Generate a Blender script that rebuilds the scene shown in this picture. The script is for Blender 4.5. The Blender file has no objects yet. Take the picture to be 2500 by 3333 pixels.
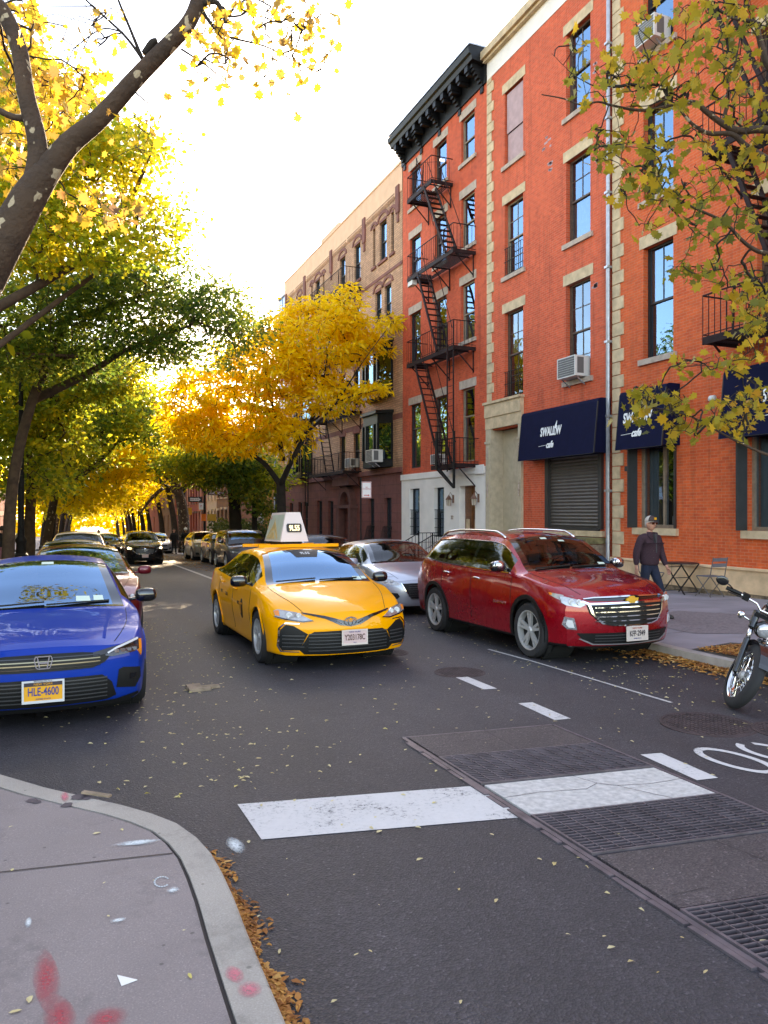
import bpy, math, random
import numpy as np
from mathutils import Vector, Matrix
R = math.radians
scene = bpy.context.scene
COL = scene.collection
rng = random.Random(7)

def gz(y):                       # the street falls gently away from the corner
    return -.016*y if y < 12 else -.192-.022*(y-12)

# ---------------------------------------------------------------- materials
MATS = {}
class NT:
    def __init__(s, nt): s.nt = nt; s.n = nt.nodes; s.l = nt.links
    def new(s, t, **k):
        nd = s.n.new(t)
        for a, b in k.items():
            if a.startswith('i_'):
                key = a[2:]
                key = int(key) if key.isdigit() else key.replace('_', ' ')
                nd.inputs[key].default_value = b
            else: setattr(nd, a, b)
        return nd
    def link(s, a, b): s.l.new(a, b)
def newmat(name):
    m = bpy.data.materials.new(name); m.use_nodes = True
    t = NT(m.node_tree); t.n.clear()
    out = t.new('ShaderNodeOutputMaterial')
    MATS[name] = m
    return m, t, out
def c4(c): return (c[0], c[1], c[2], 1)
def ramp(t, fac, stops):
    r = t.new('ShaderNodeValToRGB')
    e = r.color_ramp.elements
    e[0].position, e[0].color = stops[0][0], c4(stops[0][1])
    e[1].position, e[1].color = stops[-1][0], c4(stops[-1][1])
    for p, c in stops[1:-1]:
        x = e.new(p); x.color = c4(c)
    t.link(fac, r.inputs[0])
    return r.outputs[0]
def noise(t, vec, scale, detail=4, rough=.55):
    n = t.new('ShaderNodeTexNoise'); n.inputs['Scale'].default_value = scale
    n.inputs['Detail'].default_value = detail; n.inputs['Roughness'].default_value = rough
    t.link(vec, n.inputs['Vector']); return n.outputs['Fac']
def bump(t, h, strength, dist):
    b = t.new('ShaderNodeBump'); b.inputs['Strength'].default_value = strength
    b.inputs['Distance'].default_value = dist; t.link(h, b.inputs['Height']); return b.outputs[0]
def mul(t, a, b, op='MULTIPLY', fac=1):
    m = t.new('ShaderNodeMix', data_type='RGBA', blend_type=op)
    m.inputs[0].default_value = fac
    t.link(a, m.inputs[6]); t.link(b, m.inputs[7]); return m.outputs[2]

def simple(name, col, rough=.6, metal=0, var=.15, vscale=3, bmp=0, bscale=60, coat=0, spec=.5, emis=None, sheen=0):
    m, t, out = newmat(name)
    p = t.new('ShaderNodeBsdfPrincipled')
    tc = t.new('ShaderNodeTexCoord').outputs['Object']
    if var:
        n = noise(t, tc, vscale)
        c = ramp(t, n, [(.3, [k*(1-var) for k in col]), (.7, [min(1, k*(1+var)) for k in col])])
        t.link(c, p.inputs['Base Color'])
    else: p.inputs['Base Color'].default_value = c4(col)
    p.inputs['Roughness'].default_value = rough; p.inputs['Metallic'].default_value = metal
    p.inputs['Coat Weight'].default_value = coat; p.inputs['Coat Roughness'].default_value = .03
    p.inputs['Specular IOR Level'].default_value = spec
    p.inputs['Sheen Weight'].default_value = sheen
    if emis:
        p.inputs['Emission Color'].default_value = c4(emis[0]); p.inputs['Emission Strength'].default_value = emis[1]
    if bmp: t.link(bump(t, noise(t, tc, bscale), bmp, .01), p.inputs['Normal'])
    t.link(p.outputs[0], out.inputs[0])
    return m
def M(n): return MATS[n]

def brick(name, c1, c2, mort, bw=.21, rh=.07, stain=(.75, 1.1), ms=.006, tilt=.5, axis='yz'):
    m, t, out = newmat(name)
    p = t.new('ShaderNodeBsdfPrincipled')
    tc = t.new('ShaderNodeTexCoord').outputs['Object']
    sx = t.new('ShaderNodeSeparateXYZ'); t.link(tc, sx.inputs[0])
    ad = t.new('ShaderNodeMath', operation='ADD'); t.link(sx.outputs[0], ad.inputs[0]); t.link(sx.outputs[1], ad.inputs[1])
    cb = t.new('ShaderNodeCombineXYZ'); t.link(ad.outputs[0], cb.inputs[0]); t.link(sx.outputs[2], cb.inputs[1])
    b = t.new('ShaderNodeTexBrick')
    b.inputs['Scale'].default_value = 1; b.inputs['Brick Width'].default_value = bw; b.inputs['Row Height'].default_value = rh
    b.inputs['Mortar Size'].default_value = ms; b.inputs['Mortar Smooth'].default_value = .3; b.inputs['Bias'].default_value = -.2
    b.inputs['Color1'].default_value = c4(c1); b.inputs['Color2'].default_value = c4(c2); b.inputs['Mortar'].default_value = c4(mort)
    t.link(cb.outputs[0], b.inputs['Vector'])
    n1 = noise(t, tc, .7, 5, .65); n2 = noise(t, tc, 6, 4, .6)
    a, z = stain
    s1 = ramp(t, n1, [(.3, [a]*3), (.5, [1]*3), (.7, [z]*3)])
    s2 = ramp(t, n2, [(.3, [.85]*3), (.6, [1.04]*3)])
    mp = t.new('ShaderNodeMapping'); mp.inputs['Scale'].default_value = (2.6, 2.6, .16); t.link(tc, mp.inputs[0])
    s3 = ramp(t, noise(t, mp.outputs[0], 1.6, 5, .65), [(.30, [.70]*3), (.46, [1]*3), (.66, [1.0]*3), (.80, [1.14]*3)])
    col = mul(t, mul(t, mul(t, b.outputs['Color'], s1), s2), s3)
    t.link(col, p.inputs['Base Color'])
    p.inputs['Roughness'].default_value = .85
    inv = t.new('ShaderNodeMath', operation='SUBTRACT'); inv.inputs[0].default_value = 1; t.link(b.outputs['Fac'], inv.inputs[1])
    t.link(bump(t, inv.outputs[0], .6, .008), p.inputs['Normal'])
    t.link(p.outputs[0], out.inputs[0])

def glass(name, tint=.5, f0=.1, refl=(1, 1, 1), wob=0):
    m, t, out = newmat(name)
    tr = t.new('ShaderNodeBsdfTransparent'); tr.inputs[0].default_value = (tint, tint, tint*.97, 1)
    gl = t.new('ShaderNodeBsdfGlossy'); gl.inputs['Roughness'].default_value = .01
    gl.inputs['Color'].default_value = c4(refl)  # refl colours the mirrored light itself
    fr = t.new('ShaderNodeLayerWeight'); fr.inputs[0].default_value = .5
    if wob:
        tc = t.new('ShaderNodeTexCoord').outputs['Object']
        b = bump(t, noise(t, tc, 1.6, 1), wob, .1)
        t.link(b, gl.inputs['Normal'])
    pw = t.new('ShaderNodeMath', operation='POWER'); pw.inputs[1].default_value = 5; t.link(fr.outputs['Facing'], pw.inputs[0])
    ma = t.new('ShaderNodeMath', operation='MULTIPLY_ADD'); ma.inputs[1].default_value = 1-f0; ma.inputs[2].default_value = f0; t.link(pw.outputs[0], ma.inputs[0])
    mx = t.new('ShaderNodeMixShader'); t.link(ma.outputs[0], mx.inputs[0]); t.link(tr.outputs[0], mx.inputs[1]); t.link(gl.outputs[0], mx.inputs[2])
    t.link(mx.outputs[0], out.inputs[0])

def carpaint(name, col, flake=.0, rough=.35, coat=1., spec=.3):
    m, t, out = newmat(name)
    p = t.new('ShaderNodeBsdfPrincipled')
    p.inputs['Base Color'].default_value = c4(col)
    p.inputs['Metallic'].default_value = flake; p.inputs['Roughness'].default_value = rough
    p.inputs['Coat Weight'].default_value = coat; p.inputs['Coat Roughness'].default_value = .02; p.inputs['Coat IOR'].default_value = 1.5; p.inputs['Specular IOR Level'].default_value = spec
    tc = t.new('ShaderNodeTexCoord').outputs['Object']
    n = noise(t, tc, 5, 5, .6)
    rr = t.new('ShaderNodeMapRange'); rr.inputs[3].default_value = rough*.9; rr.inputs[4].default_value = rough*1.3
    t.link(n, rr.inputs[0]); t.link(rr.outputs[0], p.inputs['Roughness'])
    t.link(p.outputs[0], out.inputs[0])

def leafmat(name, stops, trans=.55, rough=.5):
    m, t, out = newmat(name)
    g = t.new('ShaderNodeNewGeometry')
    tc = t.new('ShaderNodeTexCoord').outputs['Object']
    n = noise(t, tc, .55, 3)
    ad = t.new('ShaderNodeMath', operation='MULTIPLY_ADD'); ad.inputs[1].default_value = .55
    t.link(g.outputs['Random Per Island'], ad.inputs[0])
    sb = t.new('ShaderNodeMath', operation='MULTIPLY_ADD'); sb.inputs[1].default_value = 1.5; sb.inputs[2].default_value = -.52
    t.link(n, sb.inputs[0]); t.link(sb.outputs[0], ad.inputs[2])
    c = ramp(t, ad.outputs[0], stops)
    d = t.new('ShaderNodeBsdfPrincipled'); d.inputs['Roughness'].default_value = rough; d.inputs['Specular IOR Level'].default_value = .3
    tr = t.new('ShaderNodeBsdfTranslucent')
    t.link(c, d.inputs['Base Color'])
    g2 = t.new('ShaderNodeGamma'); g2.inputs[1].default_value = .75; t.link(c, g2.inputs[0]); t.link(g2.outputs[0], tr.inputs[0])
    mx = t.new('ShaderNodeMixShader'); mx.inputs[0].default_value = trans
    t.link(d.outputs[0], mx.inputs[1]); t.link(tr.outputs[0], mx.inputs[2]); t.link(mx.outputs[0], out.inputs[0])

# ---------------------------------------------------------------- mesh builder
ORG = {}
class MB:
    def __init__(s): s.v = []; s.f = []; s.m = []; s.cur = 0
    def add(s, vs, fs):
        o = len(s.v); s.v.extend([tuple(v) for v in vs]); s.f.extend([tuple(i+o for i in f) for f in fs]); s.m.extend([s.cur]*len(fs))
    def quad(s, *p): s.add(p, [tuple(range(len(p)))])
    def box(s, x0, x1, y0, y1, z0, z1):
        s.add([(x0,y0,z0),(x1,y0,z0),(x1,y1,z0),(x0,y1,z0),(x0,y0,z1),(x1,y0,z1),(x1,y1,z1),(x0,y1,z1)],
              [(0,3,2,1),(4,5,6,7),(0,1,5,4),(1,2,6,5),(2,3,7,6),(3,0,4,7)]); return s
    def bar(s, a, b, w, h=None, up=(0,0,1)):      # box section along a->b
        a, b = Vector(a), Vector(b); h = h or w; d = (b-a)
        if d.length < 1e-6: return s
        d.normalize(); u = Vector(up)
        if abs(d.dot(u)) > .98: u = Vector((1,0,0))
        r = d.cross(u).normalized(); u = r.cross(d)
        vs = []
        for p in (a, b):
            for i, j in ((-1,-1),(1,-1),(1,1),(-1,1)): vs.append(p+r*(i*w/2)+u*(j*h/2))
        s.add(vs, [(0,3,2,1),(4,5,6,7),(0,1,5,4),(1,2,6,5),(2,3,7,6),(3,0,4,7)]); return s
    def tube(s, pts, rad, n=8, cap=True):
        pts = [Vector(p) for p in pts]
        if not hasattr(rad, '__len__'): rad = [rad]*len(pts)
        o = len(s.v); u = None
        for i, p in enumerate(pts):
            d = (pts[min(i+1, len(pts)-1)]-pts[max(i-1, 0)])
            if d.length < 1e-9: d = Vector((0,0,1))
            d.normalize()
            if u is None: u = d.orthogonal().normalized()
            else:
                u = u-d*u.dot(d)
                u = u.normalized() if u.length > 1e-6 else d.orthogonal().normalized()
            w = d.cross(u)
            for k in range(n):
                a = 2*math.pi*k/n; s.v.append(tuple(p+(u*math.cos(a)+w*math.sin(a))*rad[i]))
        for i in range(len(pts)-1):
            for k in range(n):
                a = o+i*n+k; b = o+i*n+(k+1) % n
                s.f.append((a, b, b+n, a+n)); s.m.append(s.cur)
        if cap:
            s.f.append(tuple(o+k for k in range(n))[::-1]); s.m.append(s.cur)
            e = o+(len(pts)-1)*n; s.f.append(tuple(e+k for k in range(n))); s.m.append(s.cur)
        return s
    def lathe(s, prof, c=(0,0,0), axis='z', n=16, arc=None):   # prof: (r, h)
        o = len(s.v); c = Vector(c); full = arc is None; a0, a1 = arc or (0, 2*math.pi)
        cnt = n if full else n+1
        for r, h in prof:
            for k in range(cnt):
                a = a0+(a1-a0)*k/n; x, y = r*math.cos(a), r*math.sin(a)
                p = {'z': (x, y, h), 'y': (x, h, y), 'x': (h, x, y)}[axis]
                s.v.append(tuple(c+Vector(p)))
        for i in range(len(prof)-1):
            for k in range(n):
                k2 = (k+1) % cnt
                s.f.append((o+i*cnt+k, o+i*cnt+k2, o+(i+1)*cnt+k2, o+(i+1)*cnt+k)); s.m.append(s.cur)
        return s
    def prism(s, poly, fn0, fn1):
        n = len(poly); a = [fn0(*p) for p in poly]; b = [fn1(*p) for p in poly]
        s.add(a+b, [tuple(range(n))[::-1], tuple(range(n, 2*n))]+[(i, (i+1) % n, n+(i+1) % n, n+i) for i in range(n)]); return s
    def ball(s, c, r, n=10, sc=(1,1,1)):
        prof = [(math.sin(math.pi*i/n)*r+1e-5, -math.cos(math.pi*i/n)*r) for i in range(n+1)]
        k = len(s.v); s.lathe(prof, (0,0,0), 'z', n+2)
        for i in range(k, len(s.v)):
            v = s.v[i]; s.v[i] = (c[0]+v[0]*sc[0], c[1]+v[1]*sc[1], c[2]+v[2]*sc[2])
        return s
    def xf(s, mat, start=0):
        for i in range(start, len(s.v)): s.v[i] = tuple(mat @ Vector(s.v[i]))
        return s
    def each(s, name, mats, parent=None, smooth=False, bevel=0):      # one object for each connected piece
        par = list(range(len(s.v)))
        def find(a):
            while par[a] != a: par[a] = par[par[a]]; a = par[a]
            return a
        for f in s.f:
            for k in f[1:]: par[find(k)] = find(f[0])
        gr = {}
        for f in s.f: gr.setdefault(find(f[0]), []).append(f)
        out = []
        for fs in gr.values():
            b = MB(); m = {}
            for f in fs:
                for k in f:
                    if k not in m: m[k] = len(b.v); b.v.append(s.v[k])
                b.f.append(tuple(m[k] for k in f)); b.m.append(0)
            out.append(b.build(name, mats, parent, smooth, bevel))
        return out
    def build(s, name, mats, parent=None, smooth=False, bevel=0):
        me = bpy.data.meshes.new(name)
        org = ORG.get(parent.name, Vector()) if parent else Vector()
        v = [(a-org[0], b-org[1], c-org[2]) for a, b, c in s.v]
        me.from_pydata(v, [], s.f)
        if not isinstance(mats, (list, tuple)): mats = [mats]
        for m in mats: me.materials.append(M(m) if isinstance(m, str) else m)
        if len(mats) > 1: me.polygons.foreach_set('material_index', s.m)
        if smooth:
            me.polygons.foreach_set('use_smooth', [True]*len(me.polygons))
            if smooth is not True: me.set_sharp_from_angle(angle=R(smooth))
        me.validate()
        o = bpy.data.objects.new(name, me); COL.objects.link(o)
        if parent: o.parent = parent
        ORG[o.name] = org
        if bevel:
            b = o.modifiers.new('Bevel', 'BEVEL'); b.width = bevel; b.segments = 2; b.limit_method = 'ANGLE'
        return o

def tag(o, label=None, cat=None, group=None, kind=None):
    if label: o['label'] = label
    if cat: o['category'] = cat
    if group: o['group'] = group
    if kind: o['kind'] = kind
    return o
def thing(name, loc, label, cat, group=None, rz=0, local=False):
    o = bpy.data.objects.new(name, None); COL.objects.link(o); o.location = loc; o.rotation_euler = (0,0,rz)
    o.empty_display_size = .2
    ORG[o.name] = Vector() if local else Vector(loc)
    return tag(o, label, cat, group)
def kids(o): return [c for c in bpy.data.objects if c.parent == o]
def copytree(o, parent=None, root=True):
    c = o.copy(); COL.objects.link(c)
    c.parent = parent
    if not parent:
        pass
    for k in TREE[o.name]: copytree(k, c)
    return c
TREE = {}
def snapshot():
    TREE.clear()
    for o in bpy.data.objects: TREE.setdefault(o.name, [])
    for o in bpy.data.objects:
        if o.parent: TREE[o.parent.name].append(o)
def struct(o, kind='structure'): o['kind'] = kind; return o
def text(s, size, mat, parent, name='lettering', matx=Matrix(), depth=.004, sx=1, align='CENTER', bold=0, shear=0, space=1):
    cu = bpy.data.curves.new(name, 'FONT'); cu.body = s; cu.size = size; cu.extrude = depth; cu.align_x = align; cu.align_y = 'CENTER'
    cu.offset = bold; cu.shear = shear; cu.space_character = space; cu.resolution_u = 3
    o = bpy.data.objects.new('tmp', cu); COL.objects.link(o)
    dg = bpy.context.evaluated_depsgraph_get()
    me = bpy.data.meshes.new_from_object(o.evaluated_get(dg)); me.name = name
    bpy.data.objects.remove(o); bpy.data.curves.remove(cu)
    org = ORG.get(parent.name, Vector()) if parent else Vector()
    me.transform(Matrix.Translation(-org) @ matx @ Matrix.Scale(sx, 4, (1,0,0)))
    me.materials.clear(); me.materials.append(M(mat))
    r = bpy.data.objects.new(name, me); COL.objects.link(r)
    if parent: r.parent = parent
    ORG[r.name] = org
    return r
def basis(origin, xdir, ydir):       # matrix mapping text plane to the given axes
    x = Vector(xdir).normalized(); y = Vector(ydir).normalized(); z = x.cross(y).normalized(); y = z.cross(x)
    m = Matrix((x, y, z)).transposed().to_4x4(); m.translation = Vector(origin); return m

# ---------------------------------------------------------------- palette
simple('stone', (.56, .41, .25), .8, var=.22, vscale=4, bmp=.4, bscale=30)
simple('stone_grey', (.44, .34, .27), .85, var=.2, vscale=5, bmp=.4, bscale=40)
simple('stone_base', (.74, .49, .28), .8, var=.28, vscale=2, bmp=.3, bscale=20)
simple('rubble', (.22, .15, .09), .95, var=.6, vscale=9, bmp=1, bscale=14)
simple('stucco', (.80, .74, .68), .8, var=.08, vscale=1.5, bmp=.15, bscale=60)
simple('doorpaint', (.46, .38, .26), .6, var=.12, vscale=4)
simple('doorframe_paint', (.48, .39, .27), .7, var=.15, vscale=5, bmp=.2)
simple('black_iron', (.010, .009, .009), .6, var=.4, vscale=10, spec=.2)
simple('rust_iron', (.022, .010, .010), .7, var=.4, vscale=6, spec=.2)
simple('cornice_black', (.008, .008, .009), .5, var=.5, vscale=5, spec=.25)
simple('navy', (.0035, .005, .028), .85, var=.15, vscale=4, bmp=.1, bscale=200, spec=.15)
simple('white_letter', (.85, .85, .83), .6, var=0)
simple('frame_brown', (.10, .055, .035), .6, var=.3, vscale=12)
simple('frame_dark', (.02, .017, .016), .5, var=.2)
simple('frame_tan', (.25, .18, .12), .6, var=.2, vscale=8)
simple('frame_white', (.6, .6, .58), .5, var=.1)
simple('shutter_metal', (.115, .095, .078), .45, metal=.3, var=.12, vscale=3)
simple('shutter_frame', (.05, .045, .042), .5, metal=.3)
simple('wood_weather', (.26, .19, .13), .9, var=.4, vscale=9, bmp=.5, bscale=40)
simple('wood_moss', (.17, .14, .06), .95, var=.5, vscale=6, bmp=.5)
simple('wood_door', (.16, .055, .018), .4, var=.5, vscale=14)
simple('ac_white', (.62, .60, .56), .5, var=.06)
simple('ac_grille', (.12, .115, .11), .6, var=.1)
simple('galv', (.42, .43, .46), .35, metal=.6, var=.15, vscale=8)
simple('curtain', (.42, .40, .37), .9, var=.15, vscale=8)
simple('curtain_tan', (.28, .24, .18), .9, var=.15, vscale=3)
simple('room_shade', (.012, .010, .009), .9, var=0)  # colour carries the shade of an unlit room
simple('boarded', (.42, .27, .27), .7, var=.12, vscale=5)
simple('brownstone', (.19, .066, .052), .85, var=.22, vscale=2.5, bmp=.4, bscale=25)
simple('brownstone_dk', (.11, .042, .035), .85, var=.25, vscale=3, bmp=.4, bscale=25)
simple('tan_parapet', (.76, .47, .30), .85, var=.08, vscale=2)
simple('yellow_stucco', (.40, .19, .045), .85, var=.12, vscale=2)
simple('tower_blue', (.10, .25, .48), .2, var=.1, vscale=.5)
simple('roof_tar', (.03, .03, .03), .9)
simple('paint_worn', (.50, .47, .44), .8, var=.22, vscale=24, bmp=.5, bscale=60)
simple('concrete_lt', (.33, .27, .26), .85, var=.14, vscale=2.2, bmp=.35, bscale=90)
simple('granite', (.38, .34, .30), .8, var=.16, vscale=5, bmp=.35, bscale=120)
simple('joint', (.05, .038, .035), .9)
simple('sidewalk_r', (.26, .235, .25), .8, var=.16, vscale=1.4, bmp=.3, bscale=60)
simple('patch_rough', (.20, .165, .165), .95, var=.3, vscale=22, bmp=1, bscale=60)
simple('pit_shade', (.008, .006, .008), .95)  # near-black colour stands in for the shade below a grate
simple('grate_metal', (.15, .125, .135), .5, metal=.5, var=.3, vscale=9)
simple('iron_cover', (.055, .035, .035), .7, metal=.2, var=.4, vscale=8, bmp=.8, bscale=60)
simple('red_spray', (.42, .05, .07), .8, var=.3, vscale=30)
simple('pink_spray', (.50, .19, .22), .8, var=.2, vscale=30)
simple('white_spray', (.46, .50, .51), .8, var=.2, vscale=30)
simple('bark', (.07, .042, .024), .95, var=.4, vscale=5, bmp=1, bscale=14)
simple('bark_dark', (.022, .015, .010), .95, var=.4, vscale=4, bmp=1, bscale=12)
simple('orange_plastic', (.75, .16, .01), .5, var=.05)
simple('yellow_metal', (.55, .30, .03), .5, var=.1)
simple('white_sign', (.72, .70, .68), .5, var=0)
simple('black_sign', (.01, .01, .01), .5, var=0)
simple('red_sign', (.5, .03, .02), .5, var=0)
simple('hedge', (.025, .04, .008), .8, var=.5, vscale=6)
brick('brick_red', (.68, .100, .032), (.56, .070, .022), (.58, .20, .12), stain=(.82, 1.08))
brick('brick_orange', (.70, .110, .022), (.58, .074, .016), (.60, .20, .10), stain=(.85, 1.05))
brick('brick_22', (.66, .092, .028), (.53, .062, .018), (.48, .14, .08), stain=(.78, 1.08))
brick('brick_beige', (.56, .31, .18), (.40, .21, .12), (.22, .12, .08), bw=.3, rh=.10, ms=.01, stain=(.8, 1.1))
brick('brownstone_blocks', (.20, .062, .05), (.165, .052, .043), (.10, .035, .03), bw=.9, rh=.42, ms=.012, stain=(.75, 1.15))
brick('brick_dark', (.10, .035, .025), (.08, .03, .022), (.09, .05, .04))
brick('brick_brown', (.15, .07, .045), (.12, .055, .035), (.12, .07, .05))
glass('window_glass', .42, .34, (.42, .70, 1), wob=.03)  # blue of the reflected sky is deepened by a tint in the glass
glass('old_glass', .5, .24, (.6, .8, 1), wob=.15)
glass('car_glass', .5, .06)
glass('car_glass_sky_tint', .25, .34, (.42, .68, 1))  # sky blue of the windscreen reflection is put into this colour
glass('car_glass_dark', .2, .12)

# asphalt ---------------------------------------------------------------
def asphalt(name, base, lo=.8, hi=1.15):
    m, t, out = newmat(name)
    p = t.new('ShaderNodeBsdfPrincipled')
    tc = t.new('ShaderNodeTexCoord').outputs['Object']
    mpp = t.new('ShaderNodeMapping'); mpp.inputs['Scale'].default_value = (1.3, .10, 1); t.link(tc, mpp.inputs[0])
    trk = ramp(t, noise(t, mpp.outputs[0], 1.0, 3, .5), [(.35, [.84]*3), (.65, [1.12]*3)])
    spot = ramp(t, noise(t, tc, 1.7, 5, .7), [(.26, [.62]*3), (.38, [1]*3), (1, [1]*3)])
    big = mul(t, mul(t, ramp(t, noise(t, tc, .35, 4, .6), [(.3, [lo]*3), (.7, [hi]*3)]), trk), spot)
    mid = ramp(t, noise(t, tc, 3.2, 4, .6), [(.3, [.9]*3), (.7, [1.08]*3)])
    v = t.new('ShaderNodeTexVoronoi', i_Scale=95.); t.link(tc, v.inputs['Vector'])
    ag = ramp(t, v.outputs['Color'], [(.0, [k*.55 for k in base]), (.55, base), (.86, [k*1.5 for k in base]), (1, [min(1, k*3.4) for k in base])])
    t.link(mul(t, mul(t, ag, big), mid), p.inputs['Base Color'])
    p.inputs['Roughness'].default_value = .62
    p.inputs['Specular IOR Level'].default_value = .45
    t.link(bump(t, v.outputs['Distance'], .9, .006), p.inputs['Normal'])
    t.link(p.outputs[0], out.inputs[0])
asphalt('asphalt', (.042, .037, .042))
asphalt('asphalt_panel', (.070, .055, .056), .75, 1.25)
def concrete(name, c, sp=1.6):
    m, t, out = newmat(name)
    p = t.new('ShaderNodeBsdfPrincipled')
    tc = t.new('ShaderNodeTexCoord').outputs['Object']
    big = ramp(t, noise(t, tc, .8, 6, .65), [(.28, [.84]*3), (.72, [1.1]*3)])
    fine = ramp(t, noise(t, tc, 150, 2, .5), [(.3, [.82]*3), (.62, [1]*3), (.8, [sp]*3)])
    rgb = t.new('ShaderNodeRGB'); rgb.outputs[0].default_value = c4(c)
    gv = t.new('ShaderNodeTexVoronoi', i_Scale=7.); t.link(tc, gv.inputs['Vector'])
    gum = ramp(t, gv.outputs['Distance'], [(.0, [.55]*3), (.05, [.6]*3), (.075, [1]*3), (1, [1]*3)])
    st = ramp(t, noise(t, tc, 2.6, 7, .75), [(.30, [.72]*3), (.45, [1]*3), (1, [1.06]*3)])
    t.link(mul(t, mul(t, mul(t, mul(t, rgb.outputs[0], big), fine), gum), st), p.inputs['Base Color'])
    p.inputs['Roughness'].default_value = .8
    t.link(bump(t, noise(t, tc, 120, 3), .35, .004), p.inputs['Normal'])
    t.link(p.outputs[0], out.inputs[0])
concrete('sidewalk_near', (.255, .208, .198))
concrete('kerb_stone', (.38, .335, .29), 1.3)

def wornpaint(name, col, lo):
    m, t, out = newmat(name); p = t.new('ShaderNodeBsdfPrincipled'); tc = t.new('ShaderNodeTexCoord').outputs['Object']
    a = noise(t, tc, 38, 6, .75); b_ = noise(t, tc, 3.0, 3, .5)
    ad = t.new('ShaderNodeMath', operation='MULTIPLY_ADD'); ad.inputs[1].default_value = .45; t.link(b_, ad.inputs[0]); t.link(a, ad.inputs[2])
    c = ramp(t, ad.outputs[0], [(lo, (.07, .062, .068)), (lo+.05, [k*.72 for k in col]), (lo+.14, col), (1, [min(1, k*1.1) for k in col])])
    t.link(c, p.inputs['Base Color']); p.inputs['Roughness'].default_value = .8; t.link(bump(t, noise(t, tc, 140, 3), .4, .004), p.inputs['Normal']); t.link(p.outputs[0], out.inputs[0])
wornpaint('paint_white', (.56, .53, .51), .53)
# ================================================================ world, sun, camera
W_ = bpy.data.worlds.new('World'); scene.world = W_; W_.use_nodes = True
wt = NT(W_.node_tree); wt.n.clear()
SUN_AZ, SUN_EL = 19.0, 21.0        # degrees to the right of the street axis (+Y), above horizon
wo = wt.new('ShaderNodeOutputWorld'); bg = wt.new('ShaderNodeBackground'); bg.inputs[1].default_value = .13
sk = wt.new('ShaderNodeTexSky', sky_type='NISHITA', sun_disc=False)
sk.sun_elevation = R(SUN_EL); sk.sun_rotation = R(SUN_AZ); sk.air_density = 1.0; sk.dust_density = .35; sk.ozone_density = 2.0
# thin bright cloud on the sunward side of the sky, ragged at its edge, clear blue elsewhere
tcw = wt.new('ShaderNodeTexCoord').outputs['Generated']
dt = wt.new('ShaderNodeVectorMath', operation='DOT_PRODUCT'); wt.link(tcw, dt.inputs[0])
ca = R(30); ce = R(6)
dt.inputs[1].default_value = (math.sin(ca)*math.cos(ce), math.cos(ca)*math.cos(ce), math.sin(ce))
nz = noise(wt, tcw, 2.2, 5, .6)
ma = wt.new('ShaderNodeMath', operation='MULTIPLY_ADD'); ma.inputs[1].default_value = .35; wt.link(nz, ma.inputs[0]); wt.link(dt.outputs['Value'], ma.inputs[2])
mr = wt.new('ShaderNodeMapRange', interpolation_type='SMOOTHSTEP'); mr.inputs[1].default_value = 1.0; mr.inputs[2].default_value = 1.09; mr.inputs[3].default_value = .03
wt.link(ma.outputs[0], mr.inputs[0])
mxw = wt.new('ShaderNodeMix', data_type='RGBA'); wt.link(mr.outputs[0], mxw.inputs[0])
wt.link(sk.outputs[0], mxw.inputs[6]); mxw.inputs[7].default_value = (15, 14.2, 13.2, 1)
wt.link(mxw.outputs[2], bg.inputs[0]); wt.link(bg.outputs[0], wo.inputs[0])

sl = bpy.data.lights.new('sun', 'SUN'); sl.energy = 3.1; sl.angle = R(.6); sl.color = (1, .86, .66)
so = bpy.data.objects.new('sun', sl); COL.objects.link(so)
sd = Vector((math.sin(R(SUN_AZ))*math.cos(R(SUN_EL)), math.cos(R(SUN_AZ))*math.cos(R(SUN_EL)), math.sin(R(SUN_EL))))
so.rotation_euler = sd.to_track_quat('Z', 'Y').to_euler(); so.location = (20, 30, 40)

cam = bpy.data.cameras.new('camera'); co = bpy.data.objects.new('camera', cam); COL.objects.link(co)
TH = math.atan((1250-205)/2500)
co.location = (0, 0, 1.76); co.rotation_euler = (R(90), 0, -TH)
cam.sensor_fit = 'HORIZONTAL'; cam.sensor_width = 36; cam.lens = 36.0
cam.clip_end = 3000; cam.clip_start = .05
scene.camera = co
scene.view_settings.view_transform = 'Standard'; scene.view_settings.look = 'None'
scene.view_settings.exposure = 2.6; scene.view_settings.gamma = 1; scene.view_settings.use_white_balance = True; scene.view_settings.white_balance_temperature = 8000; scene.view_settings.white_balance_tint = 14
scene.render.engine = 'CYCLES'
scene.cycles.max_bounces = 8; scene.cycles.transparent_max_bounces = 12

# ================================================================ ground
def yrange():
    ys = [-12+i for i in range(0, 62)]
    ys += [50+i*5 for i in range(1, 75)]
    return ys
def sheet(name, x0, x1, ys, zoff, mat, nx=1):
    b = MB()
    for i in range(len(ys)-1):
        for j in range(nx):
            a = x0+(x1-x0)*j/nx; c = x0+(x1-x0)*(j+1)/nx
            b.quad((a, ys[i], gz(ys[i])+zoff), (c, ys[i], gz(ys[i])+zoff), (c, ys[i+1], gz(ys[i+1])+zoff), (a, ys[i+1], gz(ys[i+1])+zoff))
    return struct(b.build(name, mat))
YS = yrange()
simple('soil', (.06, .05, .035), .95)
sheet('ground', -900, 900, [-900, -12]+YS[1:]+[900, 1800], -.30, 'soil')
sheet('road', -3.2, 13.5, YS, 0, 'asphalt')
# cross street
b = MB()
for x0, x1 in ((-60, -3.2), (9.6, 60)):
    b.quad((x0, 58, gz(58)-.01), (x1, 58, gz(58)-.01), (x1, 68, gz(68)-.01), (x0, 68, gz(68)-.01))
struct(b.build('cross_street', 'asphalt'))

def kl(y): return -1.35+max(0, y-12)*.02
def kr(y): return 7.5+max(0, y-14)*.021
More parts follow.
